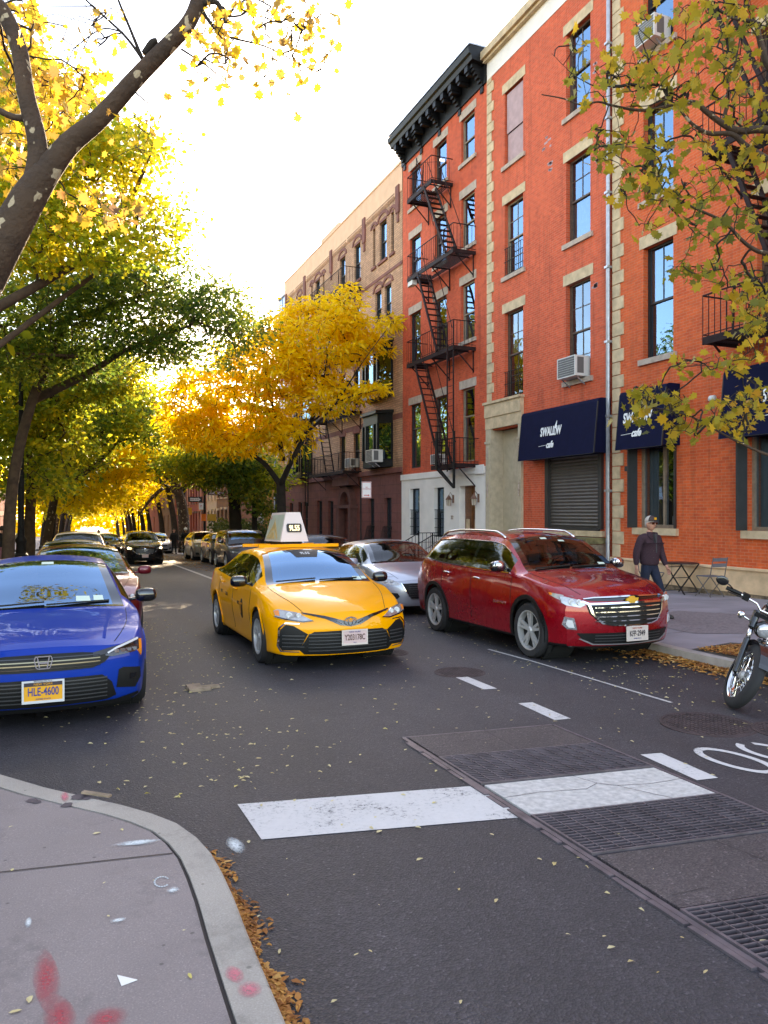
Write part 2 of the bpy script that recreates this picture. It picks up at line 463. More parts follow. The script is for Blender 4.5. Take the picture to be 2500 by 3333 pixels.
# left pavement with bulb-out at the corner
outer = [(.68,-12),(.675,0),(.67,2.0),(.672,2.4),(.675,2.7),(.68,3.05),(.69,3.36),(.69,3.62),(.68,3.86),(.645,4.08),(.58,4.3),(.47,4.5),(.33,4.7),(.16,4.9),(-.1,5.22),(-.38,5.62),(-.75,6.15),(-1.08,6.8),(-1.28,7.6),(-1.35,9)]
outer += [(kl(y), y) for y in YS if y > 9.5 and y < 57]
KZ = .135
def offs(path, d):
    r = []
    for i, p in enumerate(path):
        a = Vector(path[max(i-1, 0)]); c = Vector(path[min(i+1, len(path)-1)]); t = (c-a).normalized()
        n = Vector((-t.y, t.x)); r.append((p[0]+n.x*d, p[1]+n.y*d))
    return r
def strip(b, pa, za, pb, zb):
    for i in range(len(pa)-1):
        q = [(pa[i][0], pa[i][1], gz(pa[i][1])+za), (pa[i+1][0], pa[i+1][1], gz(pa[i+1][1])+za), (pb[i+1][0], pb[i+1][1], gz(pb[i+1][1])+zb), (pb[i][0], pb[i][1], gz(pb[i][1])+zb)]
        b.quad(*q[::-1])
inn = offs(outer, .15); inn2 = offs(outer, .168)
ob = offs(outer, .012)
b = MB(); strip(b, outer, -.02, outer, KZ-.012); strip(b, outer, KZ-.012, ob, KZ); strip(b, ob, KZ, inn, KZ); strip(b, inn, KZ, inn, KZ-.03)
struct(b.build('kerb_left', 'kerb_stone', smooth=30))
b = MB(); strip(b, inn, KZ-.012, inn2, KZ-.012); struct(b.build('kerb_joint', 'joint'))
far = [(-8.5, p[1]) for p in inn2]
b = MB(); strip(b, inn2, KZ, far, KZ); strip(b, inn2, KZ-.05, inn2, KZ); struct(b.build('pavement_left', 'sidewalk_near'))
b = MB(); strip(b, [(kl(y), y) for y in YS if y > 68], -.02, [(kl(y), y) for y in YS if y > 68], KZ); strip(b, [(kl(y), y) for y in YS if y > 68], KZ, [(-8.5, y) for y in YS if y > 68], KZ)
struct(b.build('pavement_left_beyond', 'sidewalk_r'))
# right kerb + pavement
rk = [(7.45,-12),(7.45,0),(7.3,6.2),(7.22,6.8),(7.24,7.4),(7.32,8.1),(7.42,9),(7.47,11),(7.5,14),(kr(18),18),(kr(24),24),(kr(30),30)]+[(kr(y), y) for y in YS if 31 < y < 57]
ri = offs(rk, -.15); rf = [(13.66, p[1]) for p in rk]
b = MB()
for pa, za, pb, zb in ((rk, -.02, rk, .12), (rk, .12, ri, .12)): strip(b, pb, zb, pa, za)
struct(b.build('kerb_right', 'granite'))
b = MB(); strip(b, rf, .12, ri, .12); struct(b.build('pavement_right', 'sidewalk_r'))
b = MB(); pa = [(kr(y), y) for y in YS if y > 68]; pb = [(13.66, y) for y in YS if y > 68]; strip(b, pa, .12, pa, -.02); strip(b, pb, .12, pa, .12)
struct(b.build('pavement_right_beyond', 'sidewalk_r'))

# thin surface marks -----------------------------------------------------
def mark(b, poly, z=.004, h=0):
    b.quad(*[(x, y, gz(y)+h+z) for x, y in poly])
def ccw(poly):
    a = sum(poly[i][0]*poly[(i+1) % len(poly)][1]-poly[(i+1) % len(poly)][0]*poly[i][1] for i in range(len(poly)))
    return poly if a > 0 else poly[::-1]
b = MB()
def jl(pts, w=.008, h=KZ):
    for i in range(len(pts)-1):
        a, c = Vector(pts[i]), Vector(pts[i+1]); d = (c-a).normalized(); n = Vector((-d.y, d.x))*w/2
        mark(b, ccw([tuple(a-n), tuple(c-n), tuple(c+n), tuple(a+n)]), .004, h)
jl([(-8.4, 5.15), (-.27, 4.01), (.50, 3.90)], .010)
jl([(-8.4, 2.2), (.5, 1.6)], .010); jl([(-1.5, 9.5), (-8.4, 9.5)]); jl([(-3.2, -8), (-3.2, 30)])
for y in (12.5, 15.5, 18.5, 21.5, 24.5): jl([(-1.5, y), (-8.4, y)])
struct(b.build('pavement_joints', 'joint'))
b = MB()
for y in (8.9, 10.4, 12.0, 13.6, 15.2, 16.8, 18.4, 20, 23, 26): jl([(7.7, y-.15), (13.6, y+.1)], .012, .12)
for x in (9.3, 11.2): jl([(x, 2), (x, 30)], .012, .12)
jl([(9.3, 11.3), (10.1, 11.0), (10.6, 11.25), (11.2, 11.1)], .01, .12)
struct(b.build('pavement_joints_right', 'joint'))
b = MB(); mark(b, [(8.5,8.6),(9.3,8.2),(10.8,8.9),(11.1,9.9),(10.4,10.9),(9.4,10.6),(8.6,9.6)], .005, .12); struct(b.build('pavement_patch', 'patch_rough'))
b = MB(); mark(b, [(7.45,4),(8.6,4),(8.7,7.2),(8.3,7.75),(7.42,7.55),(7.36,6.6)], .006, .12); struct(b.build('tree_pit_soil', 'soil'))

road_marks = MB()
mark(road_marks, ccw([(1.01,4.80),(2.53,4.50),(2.55,3.90),(1.02,4.21)]))
struct(road_marks.build('stop_line_marking', 'paint_white'))
b = MB()
for q in ([(4.12,7.74),(4.26,7.72),(4.24,7.04),(4.09,7.06)], [(4.08,6.38),(4.23,6.36),(4.19,5.69),(4.03,5.71)], [(4.02,4.60),(4.19,4.57),(4.14,3.97),(3.97,3.99)]): mark(b, ccw(q))
struct(b.build('lane_dash_marking', 'paint_white'))
b = MB()
mark(b, ccw([(5.43,5.8),(5.47,5.8),(5.50,8.33),(5.47,8.33)]), .004)
mark(b, ccw([(5.46,8.33),(5.50,8.33),(5.3,20),(5.26,20)]), .004)
mark(b, ccw([(4.55,18),(4.68,18),(4.72,25.3),(4.58,25.3)]), .004); mark(b, ccw([(4.58,25.3),(4.72,25.3),(5.12,46),(5.0,46)]), .004)
for i in range(7): mark(b, ccw([(.6+i*1.1, 53.5), (1.0+i*1.1, 53.5), (1.0+i*1.1, 56.5), (.6+i*1.1, 56.5)]), .004)
struct(b.build('parking_line_marking', 'paint_worn'))
# painted word on the road at the right: 'O' and next letter cut by the frame
b = MB()
def ring(cx, cy, rx, ry, w, rot, a0=0, a1=360, n=36):
    for i in range(n):
        q = []
        for a, k in ((i, 1), (i+1, 1), (i+1, 0), (i, 0)):
            t = R(a0+(a1-a0)*a/n); x = math.cos(t)*(rx-(0 if k else w)); y = math.sin(t)*(ry-(0 if k else w*1.4))
            q.append((cx+x*math.cos(rot)-y*math.sin(rot), cy+x*math.sin(rot)+y*math.cos(rot)))
        mark(b, ccw(q), .004)
ring(4.56, 4.22, .175, .34, .052, R(4))
ring(4.97, 4.24, .17, .30, .05, R(4), 100, 420)
mark(b, ccw([(4.90,4.22),(5.12,4.19),(5.13,4.14),(4.91,4.17)]))
struct(b.build('lettering_marking', 'paint_white'))
# marks sprayed on the pavement
b = MB()
def blob(b, cx, cy, rx, ry, z, rot=0, n=14, j=.25, h=KZ):
    p = []
    for i in range(n):
        a = 2*math.pi*i/n; k = 1+rng.uniform(-j, j)
        x, y = math.cos(a)*rx*k, math.sin(a)*ry*k
        p.append((cx+x*math.cos(rot)-y*math.sin(rot), cy+x*math.sin(rot)+y*math.cos(rot)))
    mark(b, p, z, h)
def spraymat(name, col, dens=1.3, pw=.8):
    m, t, out = newmat(name)
    p = t.new('ShaderNodeBsdfPrincipled'); p.inputs['Base Color'].default_value = c4(col); p.inputs['Roughness'].default_value = .8
    tc = t.new('ShaderNodeTexCoord')
    mp = t.new('ShaderNodeMapping'); mp.inputs['Location'].default_value = (-1, -1, 0); mp.inputs['Scale'].default_value = (2, 2, 0)
    t.link(tc.outputs['Generated'], mp.inputs[0])
    ln = t.new('ShaderNodeVectorMath', operation='LENGTH'); t.link(mp.outputs[0], ln.inputs[0])
    n = noise(t, tc.outputs['Object'], 60, 5, .7)
    a = t.new('ShaderNodeMapRange'); a.inputs[1].default_value = 1; a.inputs[2].default_value = .25; a.inputs[3].default_value = 0; a.inputs[4].default_value = dens
    t.link(ln.outputs['Value'], a.inputs[0])
    k = t.new('ShaderNodeMath', operation='MULTIPLY', use_clamp=True); t.link(a.outputs[0], k.inputs[0])
    nr = t.new('ShaderNodeMapRange'); nr.inputs[1].default_value = .25; nr.inputs[2].default_value = .5; nr.inputs[4].default_value = pw; t.link(n, nr.inputs[0]); t.link(nr.outputs[0], k.inputs[1])
    tr = t.new('ShaderNodeBsdfTransparent'); mx = t.new('ShaderNodeMixShader')
    t.link(k.outputs[0], mx.inputs[0]); t.link(tr.outputs[0], mx.inputs[1]); t.link(p.outputs[0], mx.inputs[2]); t.link(mx.outputs[0], out.inputs[0])
spraymat('spray_red', (.50, .05, .07), .75, .8); spraymat('spray_pink', (.62, .16, .20), 1.0, .8); spraymat('spray_white', (.62, .66, .66), 1.2, .8)
simple('stain_dark', (.10, .075, .08), .9)
zi = 0
for k, (mt, name, cx, cy, rx, ry, rot, h) in enumerate([
    ('spray_red', 'red_spray_marking', -.055, 3.0, .045, .24, .12, KZ), ('spray_red', 'red_spray_marking', -.01, 2.75, .05, .15, .2, KZ), ('spray_red', 'red_spray_marking', .13, 2.68, .075, .07, -.6, KZ),
    ('spray_pink', 'pink_spray_marking', .57, 2.76, .032, .07, .3, KZ), ('spray_pink', 'pink_spray_marking', .60, 2.65, .045, .055, 0, KZ), ('spray_pink', 'pink_spray_marking', .01, 4.97, .025, .11, .1, KZ),
    ('spray_white', 'white_spray_marking', .35, 4.10, .15, .03, -.25, KZ), ('spray_white', 'white_spray_marking', .21, 3.325, .035, .02, 0, KZ), ('spray_white', 'white_spray_marking', .87, 4.19, .045, .13, .15, 0),
    ('spray_white', 'white_spray_marking', -.13, 3.45, .015, .05, 0, KZ), ('spray_white', 'white_spray_marking', .45, 3.5, .03, .03, 0, KZ)]):
    b = MB(); q = []
    for i in range(16):
        a = 2*math.pi*i/16; x, y = math.cos(a)*rx, math.sin(a)*ry
        q.append((cx+x*math.cos(rot)-y*math.sin(rot), cy+x*math.sin(rot)+y*math.cos(rot)))
    mark(b, q, .003+.0004*k, h); struct(b.build(name, mt))
b = MB()
for i in range(14):
    t0 = R(20+i*21); t1 = R(20+(i+1)*21-4)
    q = [(.415+math.cos(t)*r*1.0, 3.61+math.sin(t)*r*1.6) for t, r in ((t0, .036), (t1, .036), (t1, .028), (t0, .028))]
    mark(b, ccw(q), .003, KZ)
struct(b.build('chalk_ring_marking', 'white_spray'))
b = MB()
for x, y, r in ((-.17, 4.98, .035), (-.14, 4.94, .025), (.02, 4.82, .035), (.09, 4.93, .045), (.13, 4.90, .03)): blob(b, x, y, r, r*1.1, .004, h=KZ)
struct(b.build('pavement_stains', 'stain_dark'))
b = MB(); b.prism([(.18,2.925),(.245,2.865),(.19,2.85)], lambda x, y: (x, y, gz(y)+KZ+.002), lambda x, y: (x, y, gz(y)+KZ+.004))
tag(b.build('paper_scrap', 'white_sign'), 'small white triangular paper scrap lying on the near pavement', 'litter')
b = MB(); b.bar((.11,4.96,gz(4.9)+.155), (.26,4.84,gz(4.9)+.15), .03, .012)
tag(b.build('wood_stick', 'wood_weather'), 'flat tan wooden stick lying on the kerb edge of the near corner', 'stick')

# grates and panels in the road ------------------------------------------
def gpt(u, v):       # u across 0..1 , v = y at left edge; edges run slightly askew like the stop line
    xl = 2.555+.03*(v-2.6)/3.1; xr = 3.87+.025*(v-2.6)/3
    return (xl+(xr-xl)*u, v-.17*u*(1 if v < 5.3 else .9))
def slabq(b, u0, u1, v0, v1, z0, z1):
    p = [gpt(u0, v0), gpt(u1, v0), gpt(u1, v1), gpt(u0, v1)]
    lo = [(x, y, gz(y)+z0) for x, y in p]; hi = [(x, y, gz(y)+z1) for x, y in p]
    b.add(lo+hi, [(4,5,6,7),(0,1,5,4),(1,2,6,5),(2,3,7,6),(3,0,4,7)])
def panel(v0, v1, mat, label, cracks=()):
    b = MB(); slabq(b, .012, .99, v0+.01, v1-.01, 0, .014)
    o = b.build('concrete_panel', mat); tag(o, label, 'road panel', 'panels and grates set in the road')
    for c in cracks:
        k = MB()
        for i in range(len(c)-1):
            a, d = Vector(gpt(*c[i])), Vector(gpt(*c[i+1])); n = Vector((-(d-a).y, (d-a).x)).normalized()*.0022
            mark(k, ccw([tuple(a-n), tuple(d-n), tuple(d+n), tuple(a+n)]), .0165)
        k.build('crack', 'joint', o)
def grate(v0, v1, label):
    b = MB(); slabq(b, .0, 1, v0, v1, 0, .003)  # flat slab painted dark as the shaded hole; the road is not cut
    o = b.build('metal_grate', 'pit_shade'); tag(o, label, 'grate', 'panels and grates set in the road')
    f = MB()
    for u0, u1, a, c in ((.0, .012, v0, v1), (.988, 1, v0, v1), (.012, .988, v0, v0+.012), (.012, .988, v1-.012, v1)): slabq(f, u0, u1, a, c, .003, .022)
    f.build('frame', 'grate_metal', o)
    g = MB(); n = int((v1-v0)/.036)
    for i in range(1, n):
        v = v0+(v1-v0)*i/n; slabq(g, .012, .988, v-.004, v+.004, .004, .020)
    for i in range(1, 14): slabq(g, i/14-.002, i/14+.002, v0+.012, v1-.012, .008, .0215)
    g.build('bars', 'grate_metal', o)
panel(5.13, 5.71, 'asphalt_panel', 'dark worn panel at the far end of the row of grates', [[(.25,5.45),(.35,5.5),(.42,5.42),(.5,5.45)], [(.5,5.13),(.52,5.71)], [(.7,5.6),(.8,5.5),(.95,5.52)]])
grate(4.48, 5.12, 'metal grate between the dark far panel and the white painted panel')
panel(3.89, 4.47, 'paint_worn', 'white painted cracked panel in line with the stop line', [[(.0,4.2),(.2,4.23),(.45,4.2),(.55,4.28),(.62,4.2),(.8,4.17),(.99,4.2)], [(.55,4.28),(.5,4.47)], [(.62,4.2),(.7,4.0),(.75,3.9)]])
grate(3.30, 3.88, 'large metal grate just nearer than the white painted panel')
panel(2.68, 3.29, 'asphalt_panel', 'dark stained panel between the two nearer grates', [[(.55,3.29),(.6,2.9),(.62,2.68)], [(.05,2.8),(.2,2.82)]])
grate(1.95, 2.67, 'metal grate nearest the camera at the lower right')
b = MB(); slabq(b, -.028, -.004, 1.95, 5.71, 0, .012)
v = 2.0
while v < 5.6:
    L = rng.uniform(.16, .34); slabq(b, -.052, -.030, v, min(5.7, v+L), 0, rng.uniform(.006, .014)); v += L+rng.uniform(.01, .05)
slabq(b, 1.002, 1.02, 1.95, 5.71, 0, .012)
slabq(b, -.02, 1.01, 5.715, 5.735, 0, .012)
tag(b.build('steel_edge_rail', 'grate_metal'), 'broken steel edging that frames the row of grates', 'edging')
def cover(x, y, r, label, waffle=True):
    z = gz(y); b = MB(); b.lathe([(r, 0), (r, .007), (r*.93, .009), (r*.92, .004), (r*.9, .004), (r*.89, .008), (.001, .009)], (x, y, z), 'z', 36)
    o = b.build('manhole_cover', 'iron_cover', smooth=30); tag(o, label, 'manhole cover')
    g = MB(); n = int(r/.045)
    for i in range(-n, n+1):
        for j in range(-n, n+1):
            px, py = i*.045, j*.045
            if px*px+py*py < (r*.84)**2: g.box(x+px-.015, x+px+.015, y+py-.015, y+py+.015, z+.008, z+.013)
    g.build('studs', 'iron_cover', o)
cover(4.30, 7.98, .30, 'round iron manhole cover in the road beside the red car')
cover(5.15, 5.05, .40, 'large iron manhole cover with studs before the motorcycle')
cover(5.62, 4.62, .30, 'iron manhole cover at the right edge touching the larger one')
cover(4.05, 9.6, .30, 'round iron manhole cover behind the taxi front corner')
# asphalt patch by civic
b = MB(); z = gz(8.2)
for i in range(9): b.box(1.20+rng.uniform(0,.22), 1.26+rng.uniform(0, .3), 8.2+rng.uniform(0,.2), 8.3+rng.uniform(0,.2), z, z+.02+rng.uniform(0,.02))
tag(b.build('cardboard_scrap', 'wood_weather'), 'flattened brown cardboard scrap on the road beside the blue car', 'litter')

# leaf litter --------------------------------------------------------------
simple('dry_leaf', (.30, .115, .03), .8, var=.6, vscale=40)
leafmat('litter_leaf', [(0, (.14, .05, .02)), (.35, (.36, .13, .03)), (.65, (.55, .26, .06)), (1, (.66, .46, .20))], .1, .7)
leafmat('litter_pale', [(0, (.50, .36, .12)), (.5, (.62, .52, .30)), (1, (.55, .45, .08))], .1, .7)
def leafbits(name, pts, mat, s0, s1, seed, kind=True):
    r = np.random.RandomState(seed); n = len(pts); P = np.array(pts)
    base = np.array([(-.5, 0, 0), (-.15, .26, .12), (.3, .2, .05), (.5, 0, 0), (.25, -.22, .1), (-.2, -.24, .04)])
    s = r.uniform(s0, s1, n)[:, None, None]; a = r.uniform(0, 6.283, n)
    c, d = np.cos(a), np.sin(a); asp = r.uniform(.55, 1.1, n)[:, None]
    X = base[None, :, 0]; Y = base[None, :, 1]*asp; Z = base[None, :, 2]*r.uniform(.2, 2.2, n)[:, None]
    V = np.stack([X*c[:, None]-Y*d[:, None], X*d[:, None]+Y*c[:, None], Z], 2)*s+P[:, None, :]
    b = MB(); b.v = [tuple(v) for v in V.reshape(-1, 3)]; b.f = [tuple(range(6*i, 6*i+6)) for i in range(n)]; b.m = [0]*n
    return b.build(name, mat)
pts = []
path = [p for p in outer if p[1] < 7]
cum = []
for i in range(len(path)-1):
    a, c = Vector(path[i]), Vector(path[i+1])
    if c.y < 1.8: continue
    L = (c-a).length; d = (c-a).normalized(); nrm = Vector((d.y, -d.x))
    for k in range(int(L*1300)):
        q = a+d*rng.uniform(0, L)
        wd = (.022+.03*abs(math.sin(q.y*5.1)))*(1 if q.y < 4.3 else .45)
        q = q+nrm*abs(rng.gauss(0, wd)); hgt = .0+max(0, .035-abs((q-a).dot(nrm))*.5)*rng.random()
        if q.y > 4.9 and rng.random() < .6: continue
        pts.append((q.x, q.y, gz(q.y)+.006+hgt))
o = leafbits('leaf_litter_kerb', pts, 'litter_leaf', .012, .055, 1); tag(o, kind='stuff')
pts = []
for k in range(2600):
    y = rng.uniform(5.6, 9.3); xk = 7.3; x = xk-abs(rng.gauss(0, .22)) if rng.random() < .6 else xk+rng.uniform(-.1, .05)
    pts.append((x, y, gz(y)+.006+rng.random()*.02))
for k in range(2600):
    x = rng.uniform(7.45, 8.5); y = rng.uniform(5, 7.5); pts.append((x, y, gz(y)+.13+rng.random()*.03))
tag(leafbits('leaf_litter_tree_pit', pts, 'litter_leaf', .04, .10, 2), kind='stuff')
pts = []
for k in range(900):
    x = rng.uniform(-1.2, 7.2); y = 1.5+abs(rng.gauss(0, 9)); 
    if x < .8 and y < 7: continue
    pts.append((x, y, gz(y)+.006))
for k in range(900):
    x = rng.uniform(5.3, 7.3); y = rng.uniform(4.3, 24); pts.append((x, y, gz(y)+.006))
for k in range(500):
    x = rng.gauss(1.0, .5); y = rng.uniform(5, 15); 
    if x > -.2+max(0, (7-y)*.3): pts.append((x, y, gz(y)+.006))
for k in range(60):
    pts.append((rng.uniform(-1.5, .5), rng.uniform(2.3, 6), 0)); pts[-1] = (pts[-1][0], pts[-1][1], gz(pts[-1][1])+KZ+.005)
    if pts[-1][1] > 4.6-pts[-1][0]*.8 and pts[-1][0] > -1: pts.pop()
tag(leafbits('scattered_leaves', pts, 'litter_pale', .012, .05, 3), kind='stuff')
pts = []
for k in range(3000):
    y = rng.uniform(18, 50); pts.append((rng.uniform(5.2, 8.2), y, gz(y)+.01))
tag(leafbits('leaf_litter_parking_lane', pts, 'litter_leaf', .04, .10, 4), kind='stuff')

# ================================================================ facade tools
XF = 13.6
def wallmesh(b, y0, y1, z0, z1, holes, x=XF, depth=.22):
    ys = sorted({y0, y1, *[h[0] for h in holes], *[h[1] for h in holes]}); zs = sorted({z0, z1, *[h[2] for h in holes], *[h[3] for h in holes]})
    ys = [y for y in ys if y0 <= y <= y1]; zs = [z for z in zs if z0 <= z <= z1]
    for i in range(len(ys)-1):
        for j in range(len(zs)-1):
            cy, cz = (ys[i]+ys[i+1])/2, (zs[j]+zs[j+1])/2
            if any(h[0] < cy < h[1] and h[2] < cz < h[3] for h in holes): continue
            b.quad((x, ys[i+1], zs[j]), (x, ys[i], zs[j]), (x, ys[i], zs[j+1]), (x, ys[i+1], zs[j+1]))
    for h in holes:
        a, c, d, e = h[:4]; X = x+depth
        b.quad((x,a,d),(X,a,d),(X,a,e),(x,a,e)); b.quad((x,c,e),(X,c,e),(X,c,d),(x,c,d))
        b.quad((x,a,e),(X,a,e),(X,c,e),(x,c,e)); b.quad((x,a,d),(x,c,d),(X,c,d),(X,a,d))
def shell(b, y0, y1, z0, z1, depth=14, x=XF):     # side, back and roof of a building
    X = x+depth
    b.quad((x,y0,z0),(X,y0,z0),(X,y0,z1),(x,y0,z1)); b.quad((X,y1,z0),(x,y1,z0),(x,y1,z1),(X,y1,z1))
    b.quad((X,y0,z0),(X,y1,z0),(X,y1,z1),(X,y0,z1))
def fb(b, y0, y1, z0, z1, d0, d1, x=XF): b.box(x-d1, x-d0, y0, y1, z0, z1)
def window(par, y0, y1, z0, z1, frame='frame_brown', mt='old_glass', grid=(2, 2, 2, 2), x=XF, dep=.16, meet=.5, curtain=None, cur=None, fw=.055, name='window', sill=None, lintel=None, backs=True, bars=None):
    X = x+dep; b = MB(); zm = z0+(z1-z0)*meet; w = fw
    for a, c, d, e in ((y0, y0+w, z0, z1), (y1-w, y1, z0, z1)): b.box(X-.05, X+.04, a, c, d, e)
    b.box(X-.05, X+.04, y0+w, y1-w, z1-w, z1); b.box(X-.05, X+.05, y0+w, y1-w, z0, z0+w)
    b.box(X-.035, X+.03, y0+w, y1-w, zm-.025, zm+.025)
    b.box(X-.03, X+.0, y0+w, y0+w*1.7, zm+.025, z1-w); b.box(X-.03, X, y1-w*1.7, y1-w, zm+.025, z1-w)
    b.box(X, X+.03, y0+w, y0+w*1.7, z0+w, zm-.025); b.box(X, X+.03, y1-w*1.7, y1-w, z0+w, zm-.025)
    gu = grid[0], grid[1]; gl = grid[2], grid[3]
    m = .010
    for (nx, ny), (a, c), xx in ((gu, (zm+.025, z1-w), X-.012), (gl, (z0+w, zm-.025), X+.012)):
        for i in range(1, nx): yy = y0+w+(y1-y0-2*w)*i/nx; b.box(xx-.012, xx+.012, yy-m, yy+m, a, c)
        for i in range(1, ny): zz = a+(c-a)*i/ny; b.box(xx-.0115, xx+.0115, y0+w, y1-w, zz-m, zz+m)
    o = b.build(name, frame, par)
    g = MB(); g.quad((X-.008,y1-w,zm),(X-.008,y0+w,zm),(X-.008,y0+w,z1-w),(X-.008,y1-w,z1-w)); g.quad((X+.014,y1-w,z0+w),(X+.014,y0+w,z0+w),(X+.014,y0+w,zm),(X+.014,y1-w,zm))
    g.build('pane', mt, o)
    if curtain:
        ca, cz = cur or (0, .5); k = MB()
        za, zb = z0+(z1-z0)*ca, z0+(z1-z0)*cz; n = 14
        for i in range(n):
            ya, yb = y0+(y1-y0)*i/n, y0+(y1-y0)*(i+1)/n; xa, xb = X+.10+.02*(i % 2), X+.10+.02*((i+1) % 2)
            k.quad((xb, yb, za), (xa, ya, za), (xa, ya, zb), (xb, yb, zb))
        k.build('curtain', curtain, o)
    if backs:
        k = MB(); k.quad((X+.35,y1+.1,z0-.1),(X+.35,y0-.1,z0-.1),(X+.35,y0-.1,z1+.1),(X+.35,y1+.1,z1+.1)); k.build('interior', 'room_shade', o)  # near-black sheet behind the pane, painted as room shade
    if sill: k = MB(); fb(k, y0-.13, y1+.13, z0-.14, z0, -.1, .07, x); k.build('sill', sill, o)
    if lintel: k = MB(); fb(k, y0-.13, y1+.13, z1, z1+.31, -.02, .018, x); k.build('lintel', lintel, o)
    if bars:
        k = MB(); ba, bz = bars; n = int((y1-y0)/.11)
        for i in range(1, n): yy = y0+(y1-y0)*i/n; k.bar((x-.02, yy, ba), (x-.02, yy, bz), .014)
        nn = max(2, int((bz-ba)/.32))
        for i in range(nn+1): zz = ba+(bz-ba)*i/nn; k.bar((x-.02, y0, zz), (x-.02, y1, zz), .018)
        k.build('guard_bars', 'black_iron', o)
    return o
def aircon(y0, y1, z0, z1, label, d=.42, x=XF, group='window air conditioners'):
    t = thing('air_conditioner', (x, (y0+y1)/2, z0), label, 'air conditioner', group)
    b = MB(); X = x-d
    b.box(X+.02, x+.1, y0, y1, z0, z1); t0 = b.build('casing', 'ac_white', t, bevel=.008)
    g = MB(); g.box(X+.008, X+.02, y0+.03, y1-.03, z0+.03, z1-.03); g.build('grille', 'ac_grille', t)
    f = MB()
    for a, c, e, h in ((y0, y1, z0, z0+.03), (y0, y1, z1-.03, z1), (y0, y0+.03, z0+.03, z1-.03), (y1-.03, y1, z0+.03, z1-.03)): f.box(X, X+.02, a, c, e, h)
    n = 8
    for i in range(1, n): zz = z0+.03+(z1-z0-.06)*i/n; f.box(X+.004, X+.012, y0+.03, y1-.03, zz-.003, zz+.003)
    f.build('grille_frame', 'ac_white', t)
    s = MB(); s.box(x-.34, x-.12, y0-.002, y0, z0+.08, z1-.05); s.build('side_vent', 'ac_grille', t)
    k = MB(); ym = (y0+y1)/2
    for yy in (y0+.08, y1-.08): k.bar((x-.02, yy, z0-.22), (X+.12, yy, z0-.01), .03)
    k.each('bracket', 'galv', t)
    return t
simple('far_glass', (.05, .06, .08), .08, spec=1, var=.3, vscale=.6)
simple('lamp_glow', (.9, .5, .1), .4, emis=((1, .45, .08), 4), var=0)
simple('lantern_copper', (.22, .11, .07), .45, metal=.5, var=.3)
simple('lantern_glass', (.45, .38, .30), .2, var=.1)
simple('red_house', (.22, .045, .035), .85, var=.15, vscale=2); simple('pink_house', (.30, .13, .11), .85, var=.15, vscale=2)
simple('cream_house', (.45, .37, .30), .85, var=.1, vscale=2); simple('brown_house', (.16, .085, .055), .85, var=.2, vscale=2)
simple('trim_brown', (.12, .06, .045), .8); simple('trim_cream', (.40, .33, .26), .8)
# ================================================================ right-hand buildings
def quoins(par, yl, z0, z1, side=-1, mat='stone', w1=.44, w2=.30, h=.345):
    b = MB(); z = z0; k = 0
    while z < z1-.1:
        w = w1 if k % 2 else w2; zt = min(z+h, z1)
        a, c = (yl-w, yl) if side < 0 else (yl, yl+w)
        b.prism([(a, z+.008), (c, z+.008), (c, zt-.008), (a, zt-.008)], lambda y, q: (XF+.02, y, q), lambda y, q: (XF-.035, y, q)); z += h; k += 1
    return b.build('quoins', mat, par, bevel=.012)
ZB = -1.6
# --- building A: cafe building with the grey door and first awning
bA = thing('brick_building', (13.6, 20, -.3), 'red brick row building with cream quoins, grey-green door and the roller shutter', 'building')
ya, yb = 16.78, 23.22
wins = []
for z0, z1 in ((13.27, 15.72), (9.58, 12.0), (5.56, 8.38)):
    wins.append((20.98, 22.10, z0, z1)); wins.append((17.58, 18.70, z0 if z0 != 13.27 else 13.27, z1))
holes = wins+[(21.15, 22.85, ZB, 4.56), (17.05, 19.60, 1.33, 3.9)]
b = MB(); wallmesh(b, ya, yb, ZB, 16.72, holes); shell(b, ya, yb, ZB, 16.72)
b.build('wall', 'brick_red', bA)
b = MB(); b.box(XF+.3, XF+14, ya+.02, yb-.02, 16.9, 17.1); b.build('roof', 'roof_tar', bA)
b = MB(); b.box(XF-.02, XF+.3, ya, yb, 16.72, 17.32); b.build('frieze', 'stucco', bA)
b = MB(); b.box(XF-.16, XF+.35, ya, yb+.05, 17.32, 17.42); b.box(XF-.26, XF+.35, ya, yb+.05, 17.42, 17.68); b.build('coping', 'stone', bA)
quoins(bA, yb, 5.5, 16.72)
specs = [dict(mt='old_glass', grid=(1,1,2,2), frame='frame_brown', curtain='boarded', cur=(.42, 1)), dict(mt='window_glass', grid=(2,2,1,1), frame='frame_brown'),
         dict(mt='window_glass', grid=(2,2,2,2), frame='frame_tan', bars=(9.62, 10.5)), dict(mt='window_glass', grid=(2,2,1,1), frame='frame_brown', curtain='curtain', cur=(0, .5)),
         dict(mt='old_glass', grid=(2,2,2,2), frame='frame_brown', bars=(5.6, 6.4), curtain='curtain_tan', cur=(.5, 1)), dict(mt='old_glass', grid=(2,2,2,2), frame='frame_brown')]
for i, (h, s) in enumerate(zip(wins, specs)):
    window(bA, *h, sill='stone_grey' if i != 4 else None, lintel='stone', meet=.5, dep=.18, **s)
# first window boarded over in mauve board
b = MB(); b.box(XF+.06, XF+.075, 21.04, 22.04, 14.35, 15.66); b.box(XF+.10, XF+.115, 21.04, 22.04, 13.33, 14.33); b.build('window_board', 'boarded', bA)
